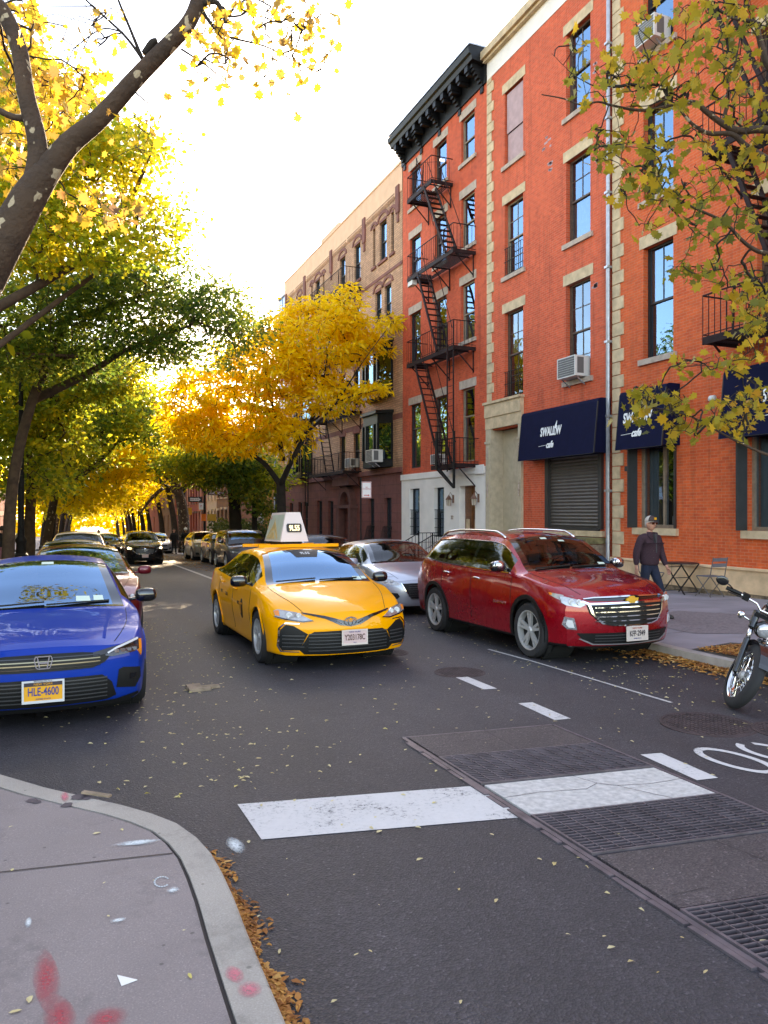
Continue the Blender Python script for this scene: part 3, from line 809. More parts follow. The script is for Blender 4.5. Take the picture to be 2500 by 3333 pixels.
# brick scars
for y, z, w, h in ((19.6, 12.95, .35, .5), (19.4, 12.2, .25, .3), (17.3, 14.0, .1, .35), (17.2, 11.4, .08, .3), (17.3, 8.0, .1, .15)):
    b = MB()
    for k in range(7):
        yy = y+rng.uniform(-w, w)/2; zz = z+rng.uniform(-h, h)/2; fb(b, yy, yy+rng.uniform(.06, .2), zz, zz+.06, -.01, .003)
    b.build('pale_patch', 'boarded', bA)
# door surround
b = MB()
fb(b, 20.94, 23.21, 4.60, 5.0, 0, .10); fb(b, 20.94, 23.21, 5.0, 5.44, 0, .14); fb(b, 20.90, 23.24, 5.44, 5.52, 0, .2)
b.build('door_head', 'stone', bA)
b = MB()
for a, c in ((22.85, 23.19), (20.96, 21.15)):
    fb(b, a, c, ZB, 4.60, 0, .09)
    if c-a > .25: fb(b, a+.06, c-.06, ZB+.2, 4.2, .09, .11)
    fb(b, a-.02, c+.02, 4.1, 4.18, .0, .13)
b.box(XF, XF+.45, 22.84, 22.85, ZB, 4.56)
b.build('door_pilasters', 'doorframe_paint', bA)
b = MB()
for y in (23.02, 21.05):
    for z, k in ((3.6, 1), (2.3, 1.1), (.75, .7)):
        for q in range(5): b.ball((XF-.12, y, z+q*.09*k), .045*(1.2-abs(q-2)*.25), 6, (.7, 1, 1.4))
b.build('door_carving', 'stone_grey', bA, True)
o = MB(); o.box(XF+.40, XF+.46, 21.15, 22.85, ZB, 4.56); dA = o.build('door', 'doorpaint', bA)
k = MB(); k.box(XF+.385, XF+.40, 21.2, 22.3, 2.72, 2.80); k.box(XF+.38, XF+.40, 21.2, 22.3, 2.80, 2.84)
for a, c, d, e in ((21.3, 22.2, 2.95, 4.3), (21.9, 22.2, .2, 2.6), ): k.box(XF+.392, XF+.40, a, c, d, e)
k.box(XF+.39, XF+.40, 21.55, 22.05, .9, 1.55)
k.build('door_panel', 'doorframe_paint', dA)
k = MB(); k.box(XF+.385, XF+.40, 21.68, 21.78, 1.6, 2.0); k.box(XF+.38, XF+.40, 21.62, 21.85, .62, .70); k.build('mail_slot', 'black_iron', dA)
k = MB(); k.bar((XF+.36, 21.42, .95), (XF+.36, 21.42, 1.9), .02); k.build('handle', 'galv', dA)
# stoop in front of door
b = MB()
for i in range(5): b.box(XF-1.5+i*.28, XF-.09, 20.98, 23.16, -.9, -.55+i*.14+.14)
b.build('stoop', 'stone_grey', bA)
b = MB()
for y in (23.0, 21.1):
    b.tube([(XF-.1, y, 1.15), (XF-1.4, y, .48), (XF-1.45, y, .35)], .02, 6)
    for i in range(5): q = i/5+.1; b.tube([(XF-.1-1.3*q, y, 1.15-.67*q), (XF-.1-1.3*q, y, .2-.6*q)], .01, 5)
b.build('handrail', 'galv', bA)
# roller shutter
b = MB(); z = 1.33; n = 26
for i in range(n):
    h = (3.9-1.33)/n
    b.add([(XF+.04, 19.5, z), (XF+.04, 17.15, z), (XF+.015, 17.15, z+h*.5), (XF+.015, 19.5, z+h*.5), (XF+.035, 17.15, z+h*.92), (XF+.035, 19.5, z+h*.92), (XF+.055, 17.15, z+h), (XF+.055, 19.5, z+h)], [(0,1,2,3), (3,2,4,5), (5,4,6,7)]); z += h
s = b.build('roller_shutter', 'shutter_metal', bA)
k = MB(); fb(k, 19.5, 19.66, 1.28, 3.95, -.06, .09); fb(k, 17.0, 17.15, 1.28, 3.95, -.06, .09); fb(k, 17.15, 19.5, 1.24, 1.33, -.06, .07); k.build('shutter_frame', 'shutter_frame', s)
k = MB(); fb(k, 16.95, 19.7, 1.08, 1.235, -.02, .12); k.build('shutter_sill', 'stone', s)

# --- building B
bB = thing('brick_building', (13.6, 12, -.3), 'orange brick corner building with stone base and wide cafe windows at the right edge', 'building')
ya, yb = 2.0, 16.62
winB = [(14.42, 15.46, 13.27, 15.8), (14.42, 15.46, 9.62, 11.95), (14.42, 15.46, 5.62, 8.44), (14.34, 15.68, 1.36, 3.6), (10.75, 12.25, 1.36, 3.6),
        (10.9, 12.0, 5.62, 8.44), (10.9, 12.0, 9.62, 11.95), (10.9, 12.0, 13.27, 15.8), (7.4, 8.5, 5.62, 8.44), (7.4, 8.5, 9.62, 11.95), (7.4, 8.8, 1.36, 3.6)]
b = MB(); wallmesh(b, ya, yb, .52, 16.72, winB); shell(b, ya, yb, -1, 16.72); b.build('wall', 'brick_orange', bB)
b = MB(); b.box(XF+.3, XF+14, ya+.02, yb-.02, 16.9, 17.1); b.build('roof', 'roof_tar', bB)
b = MB(); b.box(XF-.02, XF+.3, ya, yb+.1, 16.72, 17.32); b.box(XF-.24, XF+.35, ya, yb+.1, 17.32, 17.65); b.build('coping', 'stone', bB)
b = MB(); fb(b, 2, 16.68, 0.0, .52, -.1, .06); fb(b, 2, 16.68, .50, .56, -.1, .10)
b.build('stone_base', 'stone_base', bB, bevel=.01)
b = MB()
for y in (5, 8.2, 11.3, 14.4): fb(b, y, y+.008, .0, .50, 0, .062)
b.build('stone_joint', 'joint', bB)
b = MB(); fb(b, 2, 16.66, -1, .0, -.1, .05); b.build('rubble_footing', 'rubble', bB)
quoins(bB, 16.62, .56, 16.72)
for i, h in enumerate(winB):
    if i in (3, 4, 10):
        o = MB(); X = XF+.2; y0, y1, z0, z1 = h
        for a, c in ((y0, y0+.07), (y1-.07, y1), ((y0+y1)/2-.16, (y0+y1)/2-.10)): o.box(X-.06, X+.04, a, c, z0, z1)
        o.box(X-.055, X+.04, y0+.07, y1-.07, z0, z0+.08)
        w = o.build('window', 'frame_tan', bB)
        g = MB(); g.quad((X,y1-.07,z0+.08),(X,y0+.07,z0+.08),(X,y0+.07,z1),(X,y1-.07,z1)); g.build('pane', 'window_glass', w)
        k = MB(); ym = (y0+y1)/2-.1; n = 12
        for q in range(n):
            p0, p1 = ym+(y1-ym)*q/n, ym+(y1-ym)*(q+1)/n; k.quad((X+.12+.03*((q+1) % 2), p1, z0), (X+.12+.03*(q % 2), p0, z0), (X+.12+.03*(q % 2), p0, z1), (X+.12+.03*((q+1) % 2), p1, z1))
        k.build('curtain', 'curtain_tan', w)
        k = MB(); k.quad((X+1.2,y1+.5,z0-.5),(X+1.2,y0-.5,z0-.5),(X+1.2,y0-.5,z1+.5),(X+1.2,y1+.5,z1+.5)); k.box(X+.5, X+.8, y0+.2, y0+.5, z0+.0, z0+.25); k.build('interior', 'room_shade', w)
        k = MB(); fb(k, y0-.1, y1+.1, z0-.17, z0, -.1, .09); k.build('sill', 'stone', w)
        k = MB()
        for yy in (y0-.01, y1+.01): k.box(XF-.30 if yy > y0 else XF-.06, XF-.003, yy-.02, yy+.02, z0+.0, z1)
        k.box(XF-.09, XF-.05, y0-.06, y0+.02, z0+.1, z0+.3); k.each('shutter_leaf', 'shutter_frame', w)
        if i == 3:
            lamp = MB(); lamp.lathe([(.001, .0), (.05, .02), (.05, .16), (.02, .2)], (X+.45, y0+.35, 2.75), 'z', 10); lamp.build('pendant_lamp', 'lamp_glow', w)
    else:
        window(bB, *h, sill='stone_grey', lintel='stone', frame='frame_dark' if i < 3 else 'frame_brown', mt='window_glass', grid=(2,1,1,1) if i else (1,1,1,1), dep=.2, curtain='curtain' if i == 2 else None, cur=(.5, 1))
b = MB(); b.lathe([(.0, 0), (.07, .02), (.09, .12), (.05, .16), (.001, .17)], (XF-.35, 12.95, 4.28), 'x', 10); b.bar((XF-.2, 12.95, 4.28), (XF, 12.95, 4.2), .04)
tag(b.build('security_camera', 'ac_white', None, True), 'white dome security light on the orange brick wall between the awnings', 'lamp')
pp = MB(); pp.tube([(XF-.11, 16.70, -.4), (XF-.11, 16.70, 3.2), (XF-.09, 16.70, 16.7)], .055, 8)
for z in range(0, 17, 2): pp.box(XF-.18, XF, 16.63, 16.77, z+.3, z+.36)
tag(pp.build('drainpipe', 'galv', None, 40), 'pale grey metal drainpipe between the two brick buildings', 'pipe')
aircon(17.72, 18.56, 5.58, 6.16, 'white air conditioner with a side grille in the window above the first awning')
aircon(14.6, 15.3, 13.3, 13.85, 'white air conditioner high at the top right behind the leafy branches')

# awnings ------------------------------------------------------------------
def awning(y0, y1, label, txt=True, zt=4.83, zb=3.34, dt=.42, db=.56):
    t = thing('awning', (XF, (y0+y1)/2, zb), label, 'awning', 'navy cafe awnings')
    b = MB(); r = .1
    prof = [(0, zt), (dt-r, zt), (dt-r*.3, zt-r*.25), (dt, zt-r), (db, zb), (db-.02, zb), (db-.02, zb+.02), (0, zb+.02)]
    b.prism([(d, z) for d, z in prof], lambda d, z: (XF-d, y0, z), lambda d, z: (XF-d, y1, z))
    b.build('canvas', 'navy', t)
    k = MB()
    for a in (y0-.003, y1-.022): k.prism([(dt+.004, zt-r), (db+.004, zb), (db-.03, zb), (dt-.03, zt-r)], lambda d, z: (XF-d, a, z), lambda d, z: (XF-d, a+.025, z))
    k.box(XF-db-.004, XF-db+.02, y0, y1, zb-.012, zb); k.build('piping', 'black_sign', t)
    if txt:
        ym = (y0+y1)/2 if y1-y0 > 3 else y0+.92; sc = 1
        ym = 18.78 if y1-y0 > 3 else ym
        def at(dy, dz): 
            zz = 4.08+dz; f = (zt-r-zz)/(zt-r-zb); return (XF-(dt+(db-dt)*f)-.006, ym-dy, zz)
        up = Vector(at(0, .5))-Vector(at(0, 0)); xd = Vector((0,-1,0))
        text('SWALL W', .36, 'white_letter', t, 'lettering', basis(at(0, .03), xd, up), sx=.62, bold=.010, space=1.04)
        k = MB(); n = 14
        for i in range(n):       # the letter O with a swallow perched in it
            q = []
            for a, s in ((i, 1), (i+1, 1), (i+1, 0), (i, 0)):
                th = 2*math.pi*a/n; rx, rz = (.062, .12) if s else (.034, .092); q.append((math.cos(th)*rx+.235, math.sin(th)*rz+.02))
            k.prism(q, lambda a, c: at(a, c), lambda a, c: (at(a, c)[0]-.003, at(a, c)[1], at(a, c)[2]))
        k.prism([(.16,.12),(.26,.30),(.275,.33),(.285,.28),(.27,.14),(.23,.10)], lambda a, c: at(a, c), lambda a, c: (at(a, c)[0]-.004, at(a, c)[1], at(a, c)[2]))
        k.build('logo', 'white_letter', t); k = MB()
        k.prism([(-.55,-.37),(-.12,-.35),(-.12,-.36),(-.55,-.38)], lambda a, c: at(a, c), lambda a, c: (at(a, c)[0]-.002, at(a, c)[1], at(a, c)[2]))
        k.build('underline', 'white_letter', t)
        text('cafe', .27, 'white_letter', t, 'lettering', basis(at(0, -.36), xd, up), sx=.8, bold=.008, shear=.35)
    return t
awning(16.72, 20.42, 'widest navy awning with white lettering above the roller shutter')
awning(14.2, 15.86, 'narrow navy awning partly behind leaves left of the orange wall')
awning(10.0, 12.5, 'navy awning cut by the right edge of the photo')
b = MB(); b.tube([(XF-.05, 15.98, 3.4), (XF-.05, 15.98, 2.9)], .02, 6); b.box(XF-.1, XF, 15.9, 16.05, 2.82, 2.95)
tag(b.build('junction_box', 'shutter_frame'), 'small grey junction box under the second awning', 'box')

# wooden enclosure under the shutter
t = thing('plank_hatch', (13, 18.8, -.4), 'weathered wooden plank hatch below the roller shutter', 'hatch')
b = MB()
for i in range(12):
    y = 16.95+i*.165; b.box(XF-.62-rng.uniform(0, .01), XF-.58, y, y+.158, -.6, .88+rng.uniform(-.01, .02))
b.box(XF-.58, XF, 16.93, 16.97, -.6, .88); b.build('planks', 'wood_weather', t)
b = MB(); b.box(XF-.68, XF-.0, 16.88, 19.0, .90, 1.06); b.box(XF-.66, XF-.57, 16.86, 16.97, -.6, .9); b.box(XF-.66, XF-.57, 18.9, 19.0, -.6, .9); b.box(XF-.70, XF-.66, 17.6, 18.0, .92, 1.04); b.build('beam', 'wood_moss', t)
b = MB(); b.box(XF-.66, XF-.625, 17.35, 18.75, -.4, .74); b.build('grey_board', 'galv', t)
b = MB(); b.box(XF-.85, XF, 19.1, 21.0, .80, .95); b.box(XF-.7, XF, 19.15, 20.95, -.6, .8); b.box(XF-.9, XF, 19.08, 21.02, .95, 1.0); b.build('bin_box', 'wood_weather', t)

# --- building 22
b2 = thing('brick_building', (13.6, 26.8, -.5), 'red brick house with black cornice, white stucco ground floor and fire escape', 'building')
ya, yb = 23.26, 30.42
cols = [(24.12, 25.12), (26.30, 27.32), (28.62, 29.66)]
rows = [(14.58, 16.22), (11.45, 13.32), (8.02, 10.12), (3.6, 6.28)]
holes = [(c[0], c[1], r[0], r[1]) for r in rows for c in cols]
b = MB(); wallmesh(b, ya, yb, 3.36, 17.3, holes); shell(b, ya, yb, ZB, 17.3); b.build('wall', 'brick_22', b2)
for i, h in enumerate(holes):
    r = i//3
    window(b2, *h, frame=['frame_tan', 'frame_dark', 'frame_brown'][(i*2) % 3], mt='window_glass', grid=(1,1,1,1), dep=.14, sill='stone_grey' if r < 3 else None, lintel='stone_grey', curtain='curtain' if i in (2, 5, 8, 6) else ('frame_dark' if i < 9 else 'curtain_tan'), cur=(0, .5) if i != 8 else (.3, 1), meet=.48 if r < 3 else .62)
lowh = [(26.40, 27.28, .78, 2.72), (28.60, 29.60, .78, 2.74), (23.98, 25.15, ZB, 2.72)]
b = MB(); wallmesh(b, ya, yb, ZB, 3.36, lowh, x=XF-.06, depth=.28)
b.quad((XF-.06, ya, 3.36), (XF, ya, 3.36), (XF, yb, 3.36), (XF-.06, yb, 3.36)); b.quad((XF-.06, ya, ZB), (XF, ya, ZB), (XF, ya, 3.36), (XF-.06, ya, 3.36))
b.build('stucco_front', 'stucco', b2)
b = MB(); fb(b, ya, 30.42, 3.12, 3.36, .06, .11); fb(b, ya, 23.9, 3.1, 3.42, .11, .13); b.build('stucco_band', 'stucco', b2)
for h in lowh[:2]:
    window(b2, *h, frame='frame_dark', mt='window_glass', grid=(1,1,1,1), dep=.16, bars=(.8, 1.85), curtain='curtain_tan', cur=(.5, 1))
b = MB(); b.box(XF+.18, XF+.24, 23.98, 25.15, ZB, 2.72); d2 = b.build('door', 'wood_door', b2)
k = MB()
for a, c in ((24.05, 24.5), (24.62, 25.08)): 
    k.box(XF+.15, XF+.18, a, c, 1.9, 2.6); 
k.box(XF+.14, XF+.18, 24.54, 24.6, .1, 2.7); k.build('door_panel', 'wood_door', d2)
k = MB(); k.box(XF+.165, XF+.178, 24.08, 24.4, .2, 2.5); k.build('pane', 'window_glass', d2)
k = MB()
for a, c in ((24.12, 24.35), (24.72, 24.98)): k.box(XF+.13, XF+.14, a, c, .85, 1.5)
k.build('notice', 'stone', d2)
text('22', .20, 'wood_door', b2, 'house_number', basis((XF-.07, 25.72, 1.55), (0,-1,0), (0,0,1)))
# cornice
b = MB()
prof = [(0, 16.70), (.06, 16.70), (.08, 17.30), (.25, 17.36), (.58, 17.40), (.62, 17.55), (.70, 17.60), (.74, 17.78), (.60, 17.86), (0, 17.90)]
b.prism(prof, lambda d, z: (XF-d, ya, z), lambda d, z: (XF-d, yb+.02, z)); b.box(XF-.02, XF+.4, ya, yb, 17.3, 17.88)
cn = b.build('cornice', 'cornice_black', b2)
for i in range(11):
    b = MB(); y = ya+.5+i*(yb-ya-.9)/10; b.box(XF-.56, XF-.12, y-.11, y+.11, 17.18, 17.40); b.box(XF-.50, XF-.12, y-.08, y+.08, 17.08, 17.18); b.build('dentil', 'cornice_black', cn)
b = MB()
for i in range(5):
    y = ya+.28+i*(yb-ya-.56)/4; b = MB()
    for q in range(8):
        f = q/7; d = .08+.40*(1-f)**1.6+.05*math.sin(f*6); z = 17.30-f*.78; b.box(XF-d, XF-.03, y-.10, y+.10, z-.06, z+.06)
    b.build('console_bracket', 'cornice_black', cn)
b = MB(); b.box(XF-.70, XF+.2, ya+.0, yb, 17.90, 17.96); b.build('roof_flashing', 'galv', b2)
b = MB(); b.box(XF+.3, XF+14, ya+.02, yb-.02, 17.4, 17.5); b.build('roof', 'roof_tar', b2)
# wall lanterns
for y in (25.62, 23.72):
    t = thing('wall_lantern', (XF-.1, y, 2.2), 'copper wall lantern left of the wooden door' if y > 25 else 'copper wall lantern right of the wooden door', 'lantern', 'lanterns beside the wooden door')
    b = MB(); b.box(XF-.09, XF-.06, y-.05, y+.05, 2.1, 2.4); b.tube([(XF-.09, y, 2.35), (XF-.2, y, 2.5), (XF-.26, y, 2.38)], .012, 6); b.lathe([(.001, .36), (.05, .30), (.13, .18), (.14, .17)], (XF-.26, y, 2.05), 'z', 8); b.build('bracket', 'lantern_copper', t)
    b = MB(); b.lathe([(.10, .17), (.08, -.05), (.001, -.06)], (XF-.26, y, 2.05), 'z', 6); b.build('glass', 'lantern_glass', t)
    b = MB()
    for q in range(6): a = q*math.pi/3; b.bar((XF-.26+.1*math.cos(a), y+.1*math.sin(a), 2.22), (XF-.26+.08*math.cos(a), y+.08*math.sin(a), 2.0), .012)
    b.build('cage', 'lantern_copper', t)
# railings of stoop
def railing(pts, h, label, step=.14, mat='black_iron', top=.03, grp='iron railings before the houses'):
    b = MB()
    for i in range(len(pts)-1):
        a, c = Vector(pts[i]), Vector(pts[i+1]); n = max(1, int((c-a).length/step))
        b.bar(a+Vector((0,0,h)), c+Vector((0,0,h)), top); b.bar(a+Vector((0,0,.12)), c+Vector((0,0,.12)), .02); b.bar(a+Vector((0,0,h*.62)), c+Vector((0,0,h*.62)), .016)
        for k in range(n+1): q = a.lerp(c, k/n); b.bar(q, q+Vector((0,0,h)), .015)
        b.bar(a, a+Vector((0,0,h+.08)), .04)
    o = b.build('iron_railing', mat); tag(o, label, 'railing', grp); return o
railing([(11.9, 27.0, -.45), (12.7, 26.9, .0), (13.5, 26.8, .0)], .95, 'black iron stair railing before the white stucco front')
railing([(11.9, 25.6, -.45), (12.6, 25.5, -.05), (13.5, 25.4, -.05)], .95, 'black iron stair railing left of the wooden door')
railing([(12.0, 27.1, -.45), (12.0, 30.3, -.55)], .75, 'low black iron yard railing before the stucco windows')
b = MB()
for i in range(4): b.box(XF-1.4+i*.3, XF-.06, 24.0, 25.4, -1, -.42+i*.1)
b.build('stoop', 'stone_grey', b2)
aircon(26.42, 27.1, 3.62, 4.0, 'striped white air conditioner behind the lowest fire escape landing', d=.3)

# --- fire escape
fe = thing('fire_escape', (13.6, 26, 3.3), 'black iron fire escape zigzagging down the red brick house with cornice', 'fire escape')
def platform(y0, y1, z, d=1.0, hole=None, par=fe, railh=.95, mat='rust_iron'):
    b = MB(); X = XF-d
    b.box(X-.02, X+.02, y0, y1, z-.10, z+.06); 
    for y in (y0, y1): b.box(X, XF, y-.02, y+.02, z-.08, z+.05)
    n = int((d-.05)/.075)
    for i in range(1, n+1):
        xx = X+i*.075
        segs = [(y0, y1)] if not hole else [(y0, hole[0]), (hole[1], y1)] if xx < X+.62 else [(y0, y1)]
        for a, c in segs:
            if c-a > .05: b.box(xx-.018, xx+.018, a+.02, c-.02, z-.012, z+.012)
    for f in (.12, .5, .88): y = y0+(y1-y0)*f; b.box(X, XF, y-.015, y+.015, z-.05, z-.013)
    p = b.build('platform', mat, par)
    for y in (y0+.12, (y0+y1)/2, y1-.12):
        if y1-y0 < 2.6 and abs(y-(y0+y1)/2) < .01: continue
        k = MB()
        k.bar((X+.15, y, z-.06), (XF, y, z-.80), .035); k.bar((XF-.03, y, z), (XF-.03, y, z-.85), .035); k.build('bracket', mat, p)
    r = MB()
    for h in (railh, railh*.12): 
        r.bar((X, y0, z+h), (X, y1, z+h), .028 if h > .5 else .018)
        for y in (y0, y1): r.bar((X, y, z+h), (XF, y, z+h), .028 if h > .5 else .018)
    n = int((y1-y0)/.155)
    for i in range(n+1): y = y0+(y1-y0)*i/n; r.bar((X, y, z), (X, y, z+railh), .013)
    for y in (y0, y1):
        for i in range(1, 6): x = X+(d)*i/6; r.bar((x, y, z), (x, y, z+railh), .013)
    for y in (y0+.8, y1-.8): r.bar((X, y, z+.05), (X+.05, y, z+railh), .03)
    r.build('railing', mat, p)
    return p
P1 = platform(25.8, 27.95, 14.15, d=.9, hole=(25.9, 26.6)); P2 = platform(24.05, 27.95, 11.02, d=.9, hole=(26.2, 27.0)); P3 = platform(24.05, 28.0, 7.6, d=.9, hole=(26.4, 27.2)); P4 = platform(23.85, 25.8, 3.42, d=.9)
def ladder(y0, z0, y1, z1, x=XF-.72, w=.5, mat='rust_iron'):
    b = MB()
    for xx in (x-w/2, x+w/2):
        b.bar((xx, y0, z0), (xx, y1, z1), .05, .09)
        b.bar((xx, y0-.35, z0+.75), (xx, y1-.25, z1+.85), .02)
    n = int(abs(z0-z1)/.24)
    for i in range(1, n): f = i/n; y, z = y0+(y1-y0)*f, z0+(z1-z0)*f; b.box(x-w/2, x+w/2, y-.07, y+.07, z-.012, z+.012)
    b.build('stair', mat, fe)
ladder(26.3, 14.1, 24.5, 11.05); ladder(26.85, 10.95, 25.2, 7.65); ladder(27.1, 7.5, 24.95, 3.45)
b = MB()       # gooseneck ladder from the top landing and drop ladder with guides
for y in (23.98, 24.45):
    b.bar((XF-.93, y, 3.2), (XF-.93, y, 8.5), .04)
for i in range(20): z = 3.4+i*.235; b.bar((XF-.93, 23.98, z), (XF-.93, 24.45, z), .016)
b.build('drop_ladder', 'rust_iron', fe)
b = MB(); b.bar((XF-.98, 25.2, 3.3), (XF-.98, 25.2, 4.7), .12, .06); b.bar((XF-.98, 23.85, 2.6), (XF-.98, 23.85, 4.6), .07); b.bar((XF-.98, 23.85, 2.62), (XF-.95, 25.1, 3.35), .07); b.build('ladder_guide', 'black_iron', fe)
b = MB(); b.tube([(XF-.85, 27.7, 14.1), (XF-.5, 27.5, 15.6), (XF-.35, 26.4, 15.2), (XF-.3, 25.9, 13.2)], .012, 5); b.tube([(XF-.9, 27.2, 14.1), (XF-.9, 27.1, 15.55)], .02, 5); b.tube([(XF-.9, 27.1, 15.55), (XF-.9, 25.6, 12.4)], .014, 5); b.build('guy_rod', 'rust_iron', fe)
b = MB(); b.box(XF-.9, XF-.7, 27.5, 27.9, 10.74, 10.92); b.build('flower_box', 'ac_white', fe)

# fire escape balconies on building B (behind the leaves)
f2 = thing('fire_escape', (13.6, 12, 5.6), 'black iron fire escape behind the leafy branches at the right edge', 'fire escape')
platform(9.6, 12.5, 5.42, d=1.0, par=f2, hole=(10.5, 11.2)); platform(9.6, 12.5, 9.4, d=1.0, par=f2, hole=(11.2, 12)); platform(9.6, 12.4, 13.1, d=1.0, par=f2)
b = MB()
for xx in (XF-.95, XF-.45): b.bar((xx, 11.9, 9.3), (xx, 10.4, 5.5), .05, .09); b.bar((xx, 12.5, 13), (xx, 11, 9.4), .05, .09)
for i in range(16): f = i/16; b.box(XF-.95, XF-.45, 11.9-1.5*f-.07, 11.9-1.5*f+.07, 9.3-3.8*f, 9.32-3.8*f)
b.build('stair', 'rust_iron', f2)

# --- beige apartment building
b3 = thing('apartment_building', (13.6, 40, -.8), 'beige brick apartment building with brownstone base behind the golden tree', 'building')
ya, yb = 30.46, 49.6
H3 = []
def grp(yc, z0, z1, kind):
    if kind == 3: H3.extend([(yc-1.25, yc-.95, z0, z1), (yc-.42, yc+.42, z0, z1), (yc+.95, yc+1.25, z0, z1)])
    elif kind == 2: H3.extend([(yc-.95, yc-.2, z0, z1), (yc+.2, yc+.95, z0, z1)])
    else: H3.append((yc-.42, yc+.42, z0, z1))
for z0, z1 in ((13.35, 15.15), (10.5, 12.05)):
    grp(32.65, z0, z1, 3 if z0 > 13 else 2)
    for y in (36.0, 38.2): grp(y, z0, z1, 1)
    grp(42.5, z0, z1, 3 if z0 > 13 else 2)
    for y in (46.2, 48.3): grp(y, z0, z1, 1)
for z0, z1 in ((7.1, 8.9), (3.95, 5.72)):
    for y in (36.1, 38.2, 46.2, 48.3): grp(y, z0, z1, 1)
B3 = [(31.58, 32.4, -.2, 2.40), (33.65, 34.42, -.2, 2.40), (39.6, 40.5, -1, 2.37), (41.55, 42.5, -1, 2.4), (44.3, 45.2, .3, 2.37), (45.5, 46.3, .3, 2.37), (47.5, 48.3, .3, 2.35), (36.3, 37.7, ZB, 2.3)]
b = MB(); wallmesh(b, ya, yb, 3.62, 15.75, H3, depth=.18); shell(b, ya, yb, ZB, 16.9)
for z in (6.2, 9.6): pass
b.build('wall', 'brick_beige', b3)
b = MB(); wallmesh(b, ya, yb, ZB, 3.5, B3, x=XF-.04, depth=.25); b.build('brownstone_front', 'brownstone_blocks', b3)
b = MB(); fb(b, ya, yb, 3.5, 3.72, 0, .14); fb(b, ya, yb, 5.85, 6.1, 0, .012); fb(b, ya, yb, 9.7, 9.9, 0, .012)
for y in (30.9, 35.0, 40, 45.0, 49.2): fb(b, y-.18, y+.18, 14.9, 16.1, 0, .08); fb(b, y-.1, y+.1, 14.5, 14.9, 0, .05)
fb(b, ya, yb, 12.55, 12.7, 0, .03)
b.build('brownstone_trim', 'brownstone', b3)
b = MB()
for y0, y1 in ((31.3, 34.7), (35.3, 37.4), (37.6, 39.7), (40.3, 44.6), (45.3, 47), (47.3, 49)):
    for k in range(3): fb(b, y0, y1, 15.85+k*.11-.2, 15.91+k*.11-.2, 0, .03)
b.build('brick_panels', 'brick_beige', b3)
b = MB(); fb(b, ya, 41.8, 15.75, 17.1, -.3, .02); fb(b, 41.8, yb, 15.75, 16.95, -.3, .02); fb(b, 38.8, 41.8, 17.1, 17.25, -.3, .02); fb(b, ya, yb, 16.95, 17.0, .02, .05); b.build('parapet', 'tan_parapet', b3)
b = MB(); b.box(XF+.3, XF+14, ya+.02, yb-.02, 16.3, 16.4); b.build('roof', 'roof_tar', b3)
for i, h in enumerate(H3):
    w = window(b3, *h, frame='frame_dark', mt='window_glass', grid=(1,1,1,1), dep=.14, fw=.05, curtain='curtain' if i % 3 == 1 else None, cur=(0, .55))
    k = MB(); y0, y1, z0, z1 = h; n = 6; r = (y1-y0)/2+.12; ym = (y0+y1)/2
    if z0 > 10:
        for q in range(n):
            a0, a1 = math.pi*q/n, math.pi*(q+1)/n
            k.prism([(ym+r*math.cos(a0), z1+.05+r*.55*math.sin(a0)), (ym+(r+.16)*math.cos(a0), z1+.05+(r+.2)*.6*math.sin(a0)), (ym+(r+.16)*math.cos(a1), z1+.05+(r+.2)*.6*math.sin(a1)), (ym+r*math.cos(a1), z1+.05+r*.55*math.sin(a1))], lambda y, z: (XF+.01, y, z), lambda y, z: (XF-.04, y, z))
        k.box(XF-.02, XF+.02, y0, y1, z1, z1+.12)
    else: k.box(XF-.03, XF+.02, y0-.1, y1+.1, z1, z1+.25)
    k.build('lintel', 'brownstone', w); k = MB(); k.box(XF-.07, XF+.05, y0-.12, y1+.12, z0-.12, z0); k.build('sill', 'brownstone', w)
for i, h in enumerate(B3[:-1]): window(b3, *h, x=XF-.04, frame='frame_dark', mt='window_glass', grid=(1,1,1,1), dep=.2, curtain='curtain' if i in (0, 4, 5) else None, cur=(.5, 1))
k = MB(); k.box(XF+.3, XF+.36, 36.3, 37.7, ZB, 2.3); dd = k.build('door', 'wood_door', b3)
k = MB()
for q in range(10):
    a0, a1 = math.pi*q/10, math.pi*(q+1)/10
    k.prism([(37+.7*math.cos(a0), 2.1+.7*math.sin(a0)), (37+1.0*math.cos(a0), 2.1+1.0*math.sin(a0)), (37+1.0*math.cos(a1), 2.1+1.0*math.sin(a1)), (37+.7*math.cos(a1), 2.1+.7*math.sin(a1))], lambda y, z: (XF, y, z), lambda y, z: (XF-.35, y, z))
fb(k, 35.95, 36.3, ZB, 2.1, .0, .4); fb(k, 37.7, 38.1, ZB, 2.1, 0, .4); fb(k, 35.8, 38.3, 1.95, 2.12, 0, .45); fb(k, 35.8, 38.3, 3.1, 3.5, 0, .55)
k.build('door_arch', 'brownstone_dk', b3)
